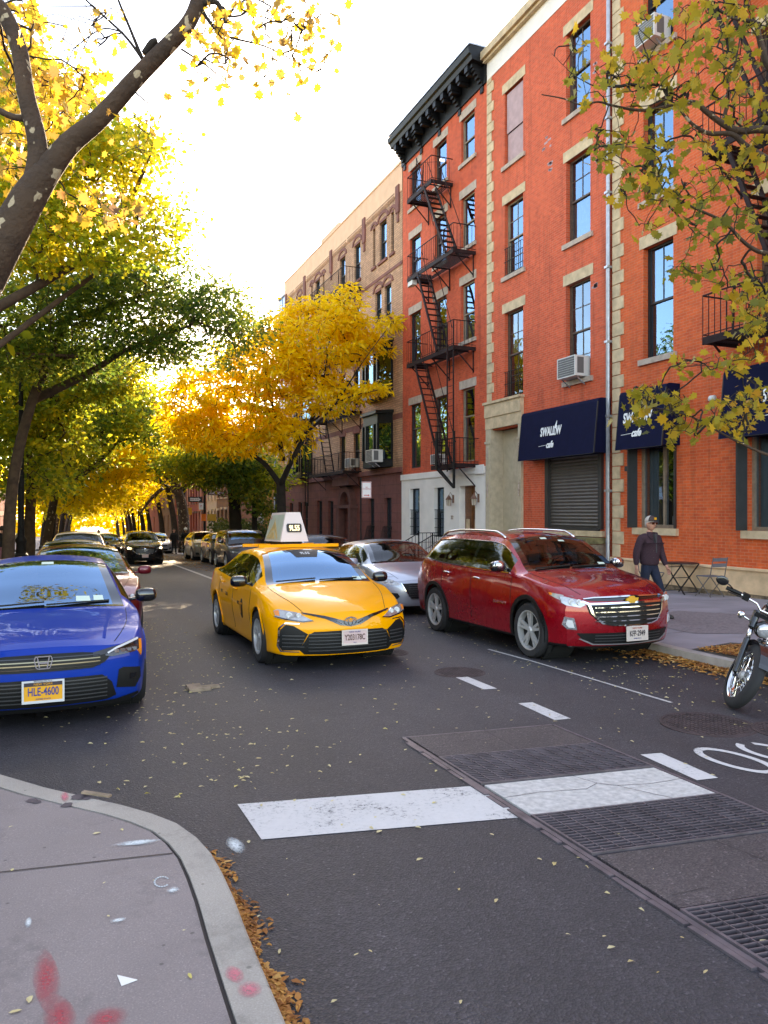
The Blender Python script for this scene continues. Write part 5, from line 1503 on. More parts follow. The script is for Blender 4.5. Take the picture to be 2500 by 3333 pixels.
def plate(t, car, x, z, mat, txt, top=None, bot=None, ink='plate_ink', off=.03, frame=None, w=.305, h=.155):
    y = car.D(x, 0, z)[1]-off
    b = MB(); b.box(x-w/2, x+w/2, y, y+.012, z-h/2, z+h/2); p = b.build('licence_plate', mat, t, bevel=.003)
    if frame:
        b = MB()
        for q in ((x-w/2-.012, x+w/2+.012, z-h/2-.016, z-h/2+.006), (x-w/2-.012, x+w/2+.012, z+h/2-.004, z+h/2+.012), (x-w/2-.012, x-w/2+.004, z-h/2+.006, z+h/2-.004), (x+w/2-.004, x+w/2+.012, z-h/2+.006, z+h/2-.004)): b.box(q[0], q[1], y-.004, y+.01, q[2], q[3])
        b.build('plate_frame', frame, p)
    mx = lambda zz, xx=0: basis((x+xx, y-.003, z+zz), (1,0,0), (0,0,1))
    text(txt, .098, ink, p, 'lettering', mx(-.004), .001, sx=.62, bold=.0012)
    if top: text(top[0], .026, top[1], p, 'lettering', mx(.062), .001, sx=1.1)
    if bot: text(bot[0], .017, bot[1], p, 'lettering', mx(-.064), .001, sx=1.1)
    return p
simple('sign_case', (.70, .58, .54), .4, var=.04)
simple('ad_bg', (.42, .46, .38), .3, var=.12, vscale=4)
simple('ad_fig', (.55, .38, .16), .4, var=.3, vscale=12)
simple('number_glow', (1, .8, .4), .4, emis=((1, .80, .50), .25), var=0)
simple('paint_taxi_flat', (.80, .27, .004), .4, var=0)
simple('sign_brown', (.10,.03,.02), .5, var=0)
# ---------------------------------------------------------------- yellow taxi
TX = dict(L=4.88, hw=.92, paint='paint_taxi', cowl=1.18, header=2.02, rear_header=3.35, backlight=4.22, dlo=(1.42, 3.98), pillars=[(2.52, 2.62), (3.42, 3.48)],
    axf=.97, axr=3.80, wr=.335, arch=.045, wx=.80, zsill=.26, seams=(1.42, 2.56, 3.55), handles=(2.38, 3.32), mirror=(1.55, 1.0), glass='car_glass_sky_tint', sideglass='car_glass_dark', rim='rim_silver', rimstyle=(5, 'y'), rimr=.222,
    sweep=.36, nose=[(.1, .10), (.25, .02), (.45, 0), (.60, .015), (.70, .07), (.78, .15), (.9, .3)], pw=2.4,
    curves=dict(zc=[(0, .70), (.08, .765), (.3, .83), (.7, .90), (1.18, .985), (1.6, 1.235), (2.02, 1.405), (2.6, 1.445), (3.35, 1.405), (4.22, 1.13), (4.6, 1.11), (4.88, 1.02)],
        zt=[(0, .67), (.3, .80), (.7, .875), (1.18, .965), (1.6, 1.19), (2.02, 1.345), (2.6, 1.385), (3.35, 1.345), (4.22, 1.08), (4.88, .98)],
        wt=[(0, .50), (.3, .60), (.7, .68), (1.18, .73), (1.6, .66), (2.02, .60), (2.6, .585), (3.35, .575), (4.22, .64), (4.88, .6)],
        zs=[(0, .645), (.3, .745), (.7, .82), (1.18, .90), (2.2, .925), (3.6, .985), (4.3, 1.02), (4.88, .93)],
        ws=[(0, .76), (.12, .80), (.45, .855), (1.0, .885), (2.2, .88), (3.6, .875), (4.5, .82), (4.88, .74)],
        zm=[(0, .56), (.6, .62), (2, .60), (4.88, .66)], wm=[(0, .82), (.12, .865), (.45, .91), (1.0, .92), (2.2, .905), (3.8, .92), (4.6, .88), (4.88, .80)],
        zl=[(0, .30), (2, .34), (4.88, .34)], wl=[(0, .80), (.12, .85), (.5, .885), (2.4, .865), (3.8, .885), (4.88, .78)], zb=[(0, .19), (2, .17), (4.88, .22)]))
taxi, ct = make_car(TX, 'yellow taxi with a roof advertising sign driving toward the camera', 'taxi', None, 'taxi', (3.19, 8.66), 0)
def F(fn_name, t, car, mat, polys, off=.008, mirror=True, **k):
    return add(t, fn_name, mat, lambda b: [patch(car, b, p, off, mirror=mirror, **k) for p in polys], smooth=25)
# lower grille: wide black trapezoid with slats
F('lower_grille', taxi, ct, 'black_trim', [[(0, .20), (.54, .205), (.60, .26), (.50, .44), (.44, .475), (0, .485)]], .006)
F('side_intake', taxi, ct, 'black_trim', [[(.60, .255), (.78, .25), (.82, .32), (.80, .50), (.74, .56), (.66, .545), (.51, .45)]], .006)
def slats(b, car, zs, x0, x1, h=.010, off=.022):
    for z in zs: patch(car, b, P4(x0, x1, z-h/2, z+h/2), off, mirror=True, thick=.02, cell=.08)
add(taxi, 'grille_slats', 'rim_dark', lambda b: slats(b, ct, [.25, .29, .33, .37, .41, .45], 0, .50), 25)
add(taxi, 'intake_slats', 'rim_dark', lambda b: slats(b, ct, [.30, .345, .39, .43], .55, .78), 25)
add(taxi, 'intake_trim', 'chrome', lambda b: [patch(ct, b, q, .018, mirror=True, cell=.06) for q in ([(.815, .30), (.835, .30), (.825, .52), (.755, .585), (.60, .580), (.60, .57), (.75, .572), (.808, .515)], [(.60, .232), (.80, .235), (.835, .30), (.815, .30), (.785, .248), (.60, .243)])], 25)
add(taxi, 'upper_grille', 'gloss_black', lambda b: [patch(ct, b, [(0, .575), (.09, .60), (.30, .660), (.56, .705), (.56, .690), (.30, .625), (.13, .545), (0, .525)], .008, mirror=True)], 25)
add(taxi, 'headlight', 'lamp_clear', lambda b: [patch(ct, b, [(.46, .615), (.56, .605), (.74, .632), (.845, .66), (.85, .72), (.80, .735), (.62, .705)], .010, mirror=False)], 25)
add(taxi, 'headlight', 'lamp_clear', lambda b: [patch(ct, b, [(-.46, .615), (-.56, .605), (-.74, .632), (-.845, .66), (-.85, .72), (-.80, .735), (-.62, .705)][::-1], .010, mirror=False)], 25)
for s in (1, -1):
    def lamp(b, s=s):
        for x, r in ((.70, .036), (.60, .028)):
            y = ct.D(x*s, 0, .665)[1]-.022; b.lathe([(.001, 0), (r*.6, .004), (r, -.006), (r+.004, .01)], (x*s, y, .668), 'y', 14)
    add(taxi, 'headlight_lens', 'led_white', lamp, True)
    add(taxi, 'indicator', 'lamp_amber', lambda b: [patch(ct, b, [(s*.80, .66), (s*.845, .67), (s*.848, .72), (s*.80, .725)][::s], .016)], 25)
    add(taxi, 'headlight_bezel', 'gloss_black', lambda b: [patch(ct, b, [(s*.44, .605), (s*.56, .59), (s*.75, .618), (s*.86, .648), (s*.845, .66), (s*.74, .632), (s*.56, .605), (s*.46, .615)][::s], .014)], 25)
def emb(b):
    y = ct.D(0, 0, .585)[1]-.022
    for rx, rz, w, cz in ((.078, .052, .008, 0), (.030, .050, .007, 0), (.055, .020, .007, .022)):
        for i in range(24):
            a0, a1 = 2*math.pi*i/24, 2*math.pi*(i+1)/24
            b.bar((rx*math.cos(a0), y, .588+cz+rz*math.sin(a0)), (rx*math.cos(a1), y, .588+cz+rz*math.sin(a1)), w)
add(taxi, 'emblem', 'chrome', emb)
def wing(b):
    for s in (1, -1): b.bar((s*.10, ct.D(.1, 0, .57)[1]-.02, .565), (s*.17, ct.D(.17, 0, .62)[1]-.02, .60), .012)
add(taxi, 'emblem_wing', 'chrome', wing)
plate(taxi, ct, 0.04, .40, 'plate_pink', 'Y203178C', ('NEW YORK', 'plate_blue'), ('T&LC', 'plate_blue'), ink='seat_brown', off=.04, frame='plate_white')
# hood creases, wipers, rack and roof sign
add(taxi, 'wiper', 'black_trim', lambda b: (b.bar((-.6, 1.20, 1.005), (-.05, 1.24, 1.03), .018), b.bar((.0, 1.20, 1.01), (.55, 1.26, 1.02), .018)))
add(taxi, 'roof_rack', 'paint_taxi', lambda b: (b.box(-.60, .60, 2.14, 2.20, 1.425, 1.470), b.box(-.58, .58, 3.3, 3.36, 1.41, 1.455)))
def sg(b):
    for s in (1, -1):
        b.prism([(2.40, 1.50), (3.38, 1.50), (3.30, 1.93), (2.48, 1.93)][::1], lambda y, z: (s*(.215-(z-1.5)*.24), y, z), lambda y, z: (s*(.195-(z-1.5)*.24), y, z))
    b.prism([(-.215, 1.50), (.215, 1.50), (.112, 1.93), (-.112, 1.93)], lambda x, z: (x, 2.40+(z-1.5)*.18, z), lambda x, z: (x, 2.44+(z-1.5)*.18, z))
    b.prism([(-.215, 1.50), (.215, 1.50), (.112, 1.93), (-.112, 1.93)], lambda x, z: (x, 3.38-(z-1.5)*.18, z), lambda x, z: (x, 3.34-(z-1.5)*.18, z))
    b.box(-.112, .112, 2.48, 3.30, 1.92, 1.94)
rs = add(taxi, 'roof_sign', 'sign_case', sg)
add(taxi, 'sign_base', 'black_trim', lambda b: b.box(-.14, .14, 2.5, 3.3, 1.44, 1.50))
rsb = bpy.data.objects[rs.name]
for s in (-1,):
    add(rs, 'advert_panel', 'ad_bg', lambda b: b.prism([(2.45, 1.525), (3.34, 1.525), (3.27, 1.905), (2.52, 1.905)], lambda y, z: (s*(.217-(z-1.5)*.24), y, z), lambda y, z: (s*(.221-(z-1.5)*.24), y, z)))
    def fig(b):
        px = lambda z: s*(.223-(z-1.5)*.24)
        for q in ([(2.98, 1.86), (2.90, 1.70), (2.96, 1.60), (3.02, 1.70)], [(2.92, 1.80), (2.60, 1.55), (2.66, 1.54), (2.94, 1.70)], [(2.96, 1.80), (3.28, 1.55), (3.22, 1.54), (2.98, 1.70)], [(2.75, 1.54), (3.2, 1.54), (3.02, 1.64), (2.9, 1.64)]): b.prism(q, lambda y, z: (px(z), y, z), lambda y, z: (px(z)+s*.002, y, z))
    add(rs, 'advert_figure', 'ad_fig', fig)
text('G', .07, 'red_sign', rs, 'lettering', basis((-.142, 3.2, 1.86), (0,-1,0), (0.26,0,1)), .001)
def lp(b):
    for i in range(1): b.prism([(-.115, 1.665), (-.10, 1.64), (.10, 1.64), (.115, 1.665), (.115, 1.745), (.10, 1.77), (-.10, 1.77), (-.115, 1.745)], lambda x, z: (x, 2.396+(z-1.5)*.18, z), lambda x, z: (x, 2.386+(z-1.5)*.18, z))
add(rs, 'number_panel', 'black_sign', lp)
text('9L55', .115, 'number_glow', rs, 'lettering', basis((0, 2.405, 1.70), (1,0,0), (0,.18,1)), .002, sx=.72, bold=.003)
# side markings: black roundel with T, wording and rear wheel wording
add(taxi, 'roundel', 'black_sign', lambda b: [patch(ct, b, [(1.93+.085*math.cos(a*math.pi/9), .60+.135*math.sin(a*math.pi/9)) for a in range(18)], .004, kind='side', side=-1, thick=.003)])
def sm(y, z, dx=.008):
    xx = ct.sidex(y, z); return basis((-(xx+dx), y, z), (0,-1,0), (0,0,1))
text('T', .20, 'paint_taxi_flat', taxi, 'lettering', sm(1.93, .60), .001, bold=.003)
text('NYC', .07, 'black_sign', taxi, 'lettering', sm(2.12, .66), .001, bold=.001)
text('TAXI', .08, 'black_sign', taxi, 'lettering', sm(2.95, .72), .001); text('6Y17', .07, 'black_sign', taxi, 'lettering', sm(3.3, .74), .001)
add(taxi, 'windscreen_sticker', 'sticker', lambda b: [patch(ct, b, [(.50, 1.24), (.62, 1.24), (.61, 1.31), (.50, 1.31)], .002, kind='top', thick=.001), patch(ct, b, [(.63, 1.26), (.70, 1.26), (.69, 1.32), (.63, 1.32)], .002, kind='top', thick=.001)])
add(taxi, 'cab_number_sign', 'black_trim', lambda b: [patch(ct, b, [(-.17, 1.72), (.13, 1.72), (.22, 1.95), (-.24, 1.95)], .003, kind='top', thick=.002)])
text('9L55', .09, 'led_white', taxi, 'lettering', basis((-.02, 1.82, 1.348), (1,0,0), (0,.9,.45)), .001, sx=.8)
add(taxi, 'tail_light', 'lamp_red', lambda b: [patch(ct, b, [(4.45, .80), (4.80, .80), (4.80, .96), (4.55, .97)], .006, kind='side', side=s) for s in (1, -1)], 25)

# ---------------------------------------------------------------- blue sedan, near left
CV = dict(L=4.67, hw=.90, paint='paint_blue', cowl=1.22, header=2.05, rear_header=3.1, backlight=4.05, dlo=(1.45, 3.8), pillars=[(2.5, 2.6), (3.3, 3.36)],
    axf=.90, axr=3.64, wr=.33, arch=.04, wx=.79, zsill=.26, seams=(1.4, 2.55, 3.5), handles=(2.35, 3.25), mirror=(1.62, .99), glass='car_glass_sky_tint', rimstyle=(5, 'twin'), rim='rim_grey',
    sweep=.30, nose=[(.1, .13), (.25, .03), (.42, 0), (.60, .01), (.68, .06), (.76, .14), (.9, .3)], pw=2.8,
    curves=dict(zc=[(0, .70), (.08, .745), (.3, .79), (.7, .85), (1.22, .93), (1.6, 1.165), (2.05, 1.375), (2.5, 1.415), (3.1, 1.385), (4.05, 1.10), (4.4, 1.07), (4.67, 1.0)],
        zt=[(0, .675), (.3, .765), (.7, .825), (1.22, .915), (1.6, 1.12), (2.05, 1.32), (2.5, 1.36), (3.1, 1.325), (4.05, 1.05), (4.67, .96)],
        wt=[(0, .55), (.3, .66), (.7, .72), (1.22, .74), (1.6, .67), (2.05, .59), (2.5, .575), (3.1, .565), (4.05, .62), (4.67, .58)],
        zs=[(0, .655), (.3, .735), (.7, .79), (1.22, .87), (2.2, .90), (3.5, .94), (4.67, .92)],
        ws=[(0, .77), (.12, .80), (.45, .85), (1.0, .875), (2.2, .865), (3.6, .86), (4.67, .72)],
        zm=[(0, .55), (.6, .60), (2, .58), (4.67, .64)], wm=[(0, .80), (.12, .845), (.45, .89), (1.0, .90), (2.2, .885), (3.7, .90), (4.67, .78)],
        zl=[(0, .29), (2, .32), (4.67, .34)], wl=[(0, .79), (.12, .83), (.5, .87), (2.4, .85), (3.7, .87), (4.67, .76)], zb=[(0, .16), (2, .16), (4.67, .2)]))
civ, cc = make_car(CV, 'blue sedan with yellow licence plate parked at the near left', 'car', 'cars parked along the left kerb', 'parked_car', (-.155, 7.2), 0)
F('upper_grille', civ, cc, 'black_trim', [[(0, .50), (.40, .505), (.50, .545), (.55, .60), (.50, .625), (.30, .645), (0, .65)]], .007)
add(civ, 'grille_slats', 'gloss_black', lambda b: slats(b, cc, [.53, .56, .59, .62], 0, .46, .010, .018), 25)
add(civ, 'grille_bar', 'gloss_black', lambda b: [patch(cc, b, [(.40, .60), (.56, .62), (.80, .665), (.80, .69), (.56, .665), (.40, .635)], .012, mirror=True)], 25)
F('lower_grille', civ, cc, 'black_trim', [[(0, .19), (.52, .20), (.60, .23), (.56, .36), (.48, .435), (0, .44)]], .007)
add(civ, 'lower_slats', 'rim_dark', lambda b: slats(b, cc, [.24, .275, .31, .345, .38, .41], 0, .52, .010, .018), 25)
F('fog_pocket', civ, cc, 'black_trim', [[(.60, .30), (.77, .27), (.82, .36), (.815, .45), (.66, .475), (.62, .46)]], .006)
add(civ, 'fog_recess', 'gloss_black', lambda b: [patch(cc, b, [(.72, .36), (.775, .36), (.78, .41), (.72, .41)], .014, mirror=True)], 25)
F('chin', civ, cc, 'black_trim', [[(0, .145), (.70, .150), (.80, .20), (.80, .225), (.60, .19), (0, .185)]], .02)
for s in (1, -1):
    add(civ, 'headlight', 'lamp_dark', lambda b: [patch(cc, b, [(s*.50, .600), (s*.56, .585), (s*.76, .60), (s*.825, .625), (s*.828, .70), (s*.78, .715), (s*.60, .665), (s*.52, .625)][::s], .012)], 25)
    add(civ, 'daytime_lamp', 'led_white', lambda b: [patch(cc, b, [(s*.52, .625), (s*.60, .662), (s*.76, .708), (s*.80, .715), (s*.80, .70), (s*.76, .688), (s*.60, .645), (s*.53, .615)][::s], .020)], 25)
    add(civ, 'headlight_lens', 'chrome', lambda b: [b.box(s*x-.022, s*x+.022, cc.D(s*x, 0, .63)[1]-.022, cc.D(s*x, 0, .63)[1]-.005, .612, .642) for x in (.60, .655, .71, .76)])
    add(civ, 'indicator', 'lamp_amber', lambda b: [patch(cc, b, [(.0, .60), (.05, .55), (.09, .60), (.10, .70), (.02, .71)], .008, kind='side', side=s), patch(cc, b, [(s*.805, .615), (s*.83, .62), (s*.83, .70), (s*.805, .70)][::s], .021)], 25)
def hem(b):
    y = cc.D(0, 0, .6)[1]-.028; z0 = .585
    pts = [(-.062, .052), (.062, .052), (.07, .02), (.055, -.042), (.04, -.052), (-.04, -.052), (-.055, -.042), (-.07, .02)]
    for i in range(8): a, c = pts[i], pts[(i+1) % 8]; b.bar((a[0], y, z0+a[1]), (c[0], y, z0+c[1]), .009)
    for s in (1, -1): b.bar((s*.046, y, z0+.046), (s*.030, y, z0-.044), .017, .01)
    b.bar((-.034, y, z0-.003), (.034, y, z0-.003), .010, .014)
add(civ, 'emblem', 'chrome', hem)
pl = plate(civ, cc, 0.0, .345, 'plate_yellow', 'HLE-4600', ('NEW YORK', 'plate_yellow'), ('EMPIRE STATE', 'plate_blue'), ink='plate_blue', off=.045, frame='led_white', w=.31, h=.165)
def pb(b):
    y = cc.D(0, 0, .345)[1]-.047; b.box(-.15, .15, y, y+.001, .345+.046, .345+.08)
add(pl, 'plate_band', 'plate_ink', pb)
text('BAY RIDGE HONDA.COM', .021, 'plate_ink', pl, 'lettering', basis((0, cc.D(0,0,.3)[1]-.052, .257), (1,0,0), (0,0,1)), .001, sx=1.0)
text('BROOKLYN, N.Y.', .016, 'plate_ink', pl, 'lettering', basis((0, cc.D(0,0,.4)[1]-.052, .434), (1,0,0), (0,0,1)), .001, sx=1.2)
add(civ, 'windscreen_sticker', 'sticker', lambda b: [patch(cc, b, q, .002, kind='top', thick=.001) for q in ([(.28, 1.33), (.42, 1.33), (.41, 1.40), (.28, 1.40)], [(.45, 1.34), (.55, 1.34), (.54, 1.41), (.45, 1.41)], [(-.06, 1.92), (.06, 1.92), (.06, 1.98), (-.06, 1.98)])])
add(civ, 'wiper', 'black_trim', lambda b: (b.bar((-.6, 1.25, .955), (-.02, 1.29, .985), .016), b.bar((.0, 1.25, .96), (.6, 1.32, .975), .016)))
add(civ, 'hood_crease', 'paint_blue', lambda b: [b.bar(Vector(cc.D(s*(.50+.10*k/8), .12+1.0*k/8, cc.topz(.50+.1*k/8, .12+1.0*k/8)))+Vector((0,0,-.001)), Vector(cc.D(s*(.50+.1*(k+1)/8), .12+1.0*(k+1)/8, cc.topz(.50+.1*(k+1)/8, .12+(k+1)/8)))+Vector((0,0,-.001)), .03, .008) for k in range(8) for s in (1, -1)])

# ---------------------------------------------------------------- red crossover
EQ = dict(L=4.65, hw=.92, paint='paint_red', cowl=1.15, header=1.86, rear_header=3.9, backlight=4.45, dlo=(1.42, 4.30), pillars=[(2.44, 2.52), (3.38, 3.44)],
    axf=.92, axr=3.645, wr=.358, arch=.055, wx=.80, zsill=.36, seams=(1.35, 2.48, 3.40), handles=(2.28, 3.22), handlemat='chrome', mirror=(1.50, 1.16), rimstyle=(5, 'twin'), rim='rim_silver', rimr=.255, clad=1, seat='seat_brown', hdrop=.10,
    sweep=.34, nose=[(.1, .14), (.3, .03), (.5, 0), (.72, .01), (.86, .06), (.95, .13), (1.1, .3)], pw=2.4, tail=[(0, .14), (.6, 0), (1.0, .06), (1.3, .25), (1.7, .40)],
    curves=dict(zc=[(0, .86), (.08, .93), (.3, .99), (.7, 1.05), (1.15, 1.12), (1.5, 1.36), (1.86, 1.575), (2.3, 1.62), (3.2, 1.64), (3.9, 1.60), (4.45, 1.30), (4.65, 1.12)],
        zt=[(0, .83), (.3, .96), (.7, 1.025), (1.15, 1.10), (1.5, 1.32), (1.86, 1.51), (2.3, 1.56), (3.2, 1.575), (3.9, 1.53), (4.45, 1.25), (4.65, 1.08)],
        wt=[(0, .56), (.3, .66), (.7, .72), (1.15, .75), (1.5, .69), (1.86, .63), (2.3, .62), (3.2, .61), (3.9, .60), (4.45, .66), (4.65, .66)],
        zs=[(0, .80), (.3, .92), (.7, .97), (1.15, 1.03), (2.2, 1.055), (3.4, 1.10), (4.2, 1.15), (4.65, 1.05)],
        ws=[(0, .76), (.12, .80), (.45, .86), (1.0, .885), (2.2, .88), (3.6, .88), (4.3, .84), (4.65, .76)],
        zm=[(0, .66), (.6, .74), (2, .72), (4.65, .78)], wm=[(0, .81), (.12, .86), (.45, .91), (1.0, .92), (2.2, .905), (3.7, .925), (4.65, .82)],
        zl=[(0, .38), (2, .40), (4.65, .44)], wl=[(0, .79), (.12, .84), (.5, .89), (2.4, .88), (3.7, .90), (4.65, .79)], zb=[(0, .22), (2, .22), (4.65, .26)]))
eq, ce_ = make_car(EQ, 'dark red crossover with chrome roof rails parked at the right kerb', 'car', 'cars parked along the right kerb', 'parked_car', (6.50, 7.58), 0)
F('upper_grille', eq, ce_, 'gloss_black', [[(0, .785), (.46, .79), (.58, .80), (.60, .825), (.50, .84), (0, .845)]], .008)
F('grille', eq, ce_, 'black_trim', [[(0, .485), (.30, .495), (.44, .52), (.56, .64), (.59, .74), (0, .765)]], .008)
add(eq, 'grille_chrome', 'chrome', lambda b: slats(b, ce_, [.545, .60, .655, .71], 0, .50, .012, .022), 25)
add(eq, 'grille_surround', 'chrome', lambda b: [patch(ce_, b, q, .026, mirror=True, cell=.06) for q in ([(0, .755), (.58, .745), (.66, .79), (.63, .80), (.56, .77), (0, .778)], [(.58, .745), (.545, .635), (.43, .515), (.30, .488), (0, .475), (0, .492), (.30, .502), (.415, .53), (.52, .64), (.55, .74)], [(0, .835), (.50, .828), (.62, .815), (.62, .825), (.50, .842), (0, .852)])], 25)
def chev(b):
    y = ce_.D(0, 0, .78)[1]-.038; q = [(-.095, -.02), (-.045, -.02), (-.035, -.042), (.045, -.042), (.05, -.02), (.085, -.02), (.095, .02), (.045, .02), (.035, .042), (-.045, .042), (-.05, .02), (-.085, .02)]
    b.prism(q, lambda x, z: (x, y, z+.80), lambda x, z: (x, y+.02, z+.80))
add(eq, 'emblem', 'gold', chev)
for s in (1, -1):
    add(eq, 'headlight', 'lamp_clear', lambda b: [patch(ce_, b, [(s*.60, .745), (s*.66, .715), (s*.80, .74), (s*.84, .77), (s*.845, .84), (s*.80, .845), (s*.64, .80)][::s], .012)], 25)
    add(eq, 'headlight', 'lamp_clear', lambda b: [patch(ce_, b, [(.0, .77), (.30, .85), (.34, .885), (.12, .865), (.0, .835)], .006, kind='side', side=s)], 25)
    add(eq, 'indicator', 'lamp_amber', lambda b: [patch(ce_, b, [(.26, .85), (.30, .855), (.34, .885), (.26, .878)], .010, kind='side', side=s)], 25)
    def lens(b):
        for x in (.665, .74): y = ce_.D(s*x, 0, .77)[1]-.012; b.lathe([(.001, 0), (.022, .004), (.036, -.006), (.04, .01)], (x*s, y, .775), 'y', 14)
    add(eq, 'headlight_lens', 'led_white', lens, True)
    add(eq, 'fog_lamp', 'chrome', lambda b: [patch(ce_, b, [(s*.70, .44), (s*.80, .45), (s*.845, .50), (s*.82, .60), (s*.73, .585)][::s], .016)], 25)
    add(eq, 'fog_lens', 'led_white', lambda b: [patch(ce_, b, [(s*.73, .465), (s*.79, .47), (s*.815, .505), (s*.80, .565), (s*.75, .555)][::s], .022)], 25)
F('bumper_scoop', eq, ce_, 'paint_red', [[(.45, .42), (.68, .44), (.70, .55), (.60, .50)]], .004)
F('lower_grille', eq, ce_, 'black_trim', [[(0, .26), (.50, .27), (.64, .33), (.70, .40), (0, .40)]], .02)
add(eq, 'lower_slats', 'rim_dark', lambda b: slats(b, ce_, [.30, .335, .37], 0, .50, .010, .03), 25)
add(eq, 'skid_trim', 'rim_grey', lambda b: [patch(ce_, b, [(0, .245), (.52, .255), (.68, .33), (.66, .335), (.51, .268), (0, .258)], .03, mirror=True)], 25)
plate(eq, ce_, 0.05, .385, 'plate_white', 'KFP-2949', ('NEW YORK', 'red_sign'), ('EMPIRE STATE', 'plate_blue'), ink='plate_ink', off=.05, frame='plate_white')
for s in (1, -1):
    def rail(b):
        pts = []
        for k in range(19):
            y = 1.95+2.05*k/18; x = ce_.wt(y)-.03; h = .055*min(1, math.sin(math.pi*k/18)*3)+.0; pts.append((s*x, y, ce_.topz(x, y)+h+.01))
        b.tube(pts, .019, 8)
    add(eq, 'roof_rail', 'chrome', rail, True)
def belt(b):
    for s in (1, -1):
        for k in range(40):
            ya_, yb_ = 1.42+2.85*k/40, 1.42+2.85*(k+1)/40
            P0, P1 = ce_.section(ya_)[19], ce_.section(yb_)[19]; b.bar((s*(P0[0]+.004), ya_, P0[1]+.012), (s*(P1[0]+.004), yb_, P1[1]+.012), .020, .012)
        for k in range(40):
            ya_, yb_ = 1.62+2.65*k/40, 1.62+2.65*(k+1)/40
            if ce_.zt(ya_)-ce_.zs(ya_) < .1: continue
            P0, P1 = ce_.section(ya_)[25], ce_.section(yb_)[25]; b.bar((s*(P0[0]+.012), ya_, P0[1]+.0), (s*(P1[0]+.012), yb_, P1[1]), .014, .010)
add(eq, 'window_chrome', 'chrome', belt)
text('EQUINOX', .06, 'chrome', eq, 'lettering', basis((-(ce_.sidex(1.62, .66)+.006), 1.62, .66), (0,-1,0), (0,0,1)), .002, space=1.3)
add(eq, 'tail_light', 'lamp_red', lambda b: [patch(ce_, b, [(4.25, .95), (4.60, .93), (4.62, 1.05), (4.4, 1.09)], .006, kind='side', side=s) for s in (1, -1)], 25)
add(eq, 'windscreen_sticker', 'sticker', lambda b: [patch(ce_, b, q, .002, kind='top', thick=.001) for q in ([(.50, 1.24), (.62, 1.24), (.61, 1.30), (.50, 1.30)], [(-.15, 1.73), (-.05, 1.73), (-.05, 1.77), (-.15, 1.77)], [(.12, 1.68), (.22, 1.68), (.22, 1.71), (.12, 1.71)])])
add(eq, 'wiper', 'black_trim', lambda b: (b.bar((-.6, 1.19, 1.14), (-.02, 1.22, 1.17), .016), b.bar((.0, 1.19, 1.15), (.6, 1.24, 1.16), .016)))
add(eq, 'mirror_cap', 'chrome', lambda b: [b.ball((s*(ce_.sidex(1.5, 1.11)+.165), 1.475, 1.175), .085, 8, (1.25, .5, .8)) for s in (1, -1)], True)

# ---------------------------------------------------------------- generic vehicles
def sedan(hc=0, k=1, **kw):
    S = {a: (dict(v) if isinstance(v, dict) else v) for a, v in TX.items()}
    S['curves'] = {a: [(y*k, z+(hc if a in ('zc', 'zt') and y > 1.3 else 0)) for y, z in v] for a, v in TX['curves'].items()}
    for a in ('L', 'cowl', 'header', 'rear_header', 'backlight', 'axf', 'axr'): S[a] = S[a]*k
    S['dlo'] = tuple(v*k for v in S['dlo']); S['pillars'] = [(a*k, c*k) for a, c in S['pillars']]; S['seams'] = tuple(v*k for v in S['seams']); S['handles'] = tuple(v*k for v in S['handles']); S['mirror'] = (S['mirror'][0]*k, S['mirror'][1])
    S.update(kw); return S
def suv(hc=0, k=1, **kw):
    S = {a: v for a, v in EQ.items()}
    S['curves'] = {a: [(y*k, z+(hc if a in ('zc', 'zt') and y > 1.3 else 0)) for y, z in v] for a, v in EQ['curves'].items()}
    for a in ('L', 'cowl', 'header', 'rear_header', 'backlight', 'axf', 'axr'): S[a] = S[a]*k
    S['dlo'] = tuple(v*k for v in S['dlo']); S['pillars'] = [(a*k, c*k) for a, c in S['pillars']]; S['seams'] = tuple(v*k for v in S['seams']); S['handles'] = tuple(v*k for v in S['handles']); S['mirror'] = (S['mirror'][0]*k, S['mirror'][1])
    S.update(handlemat=S['paint']); S.update(kw); return S
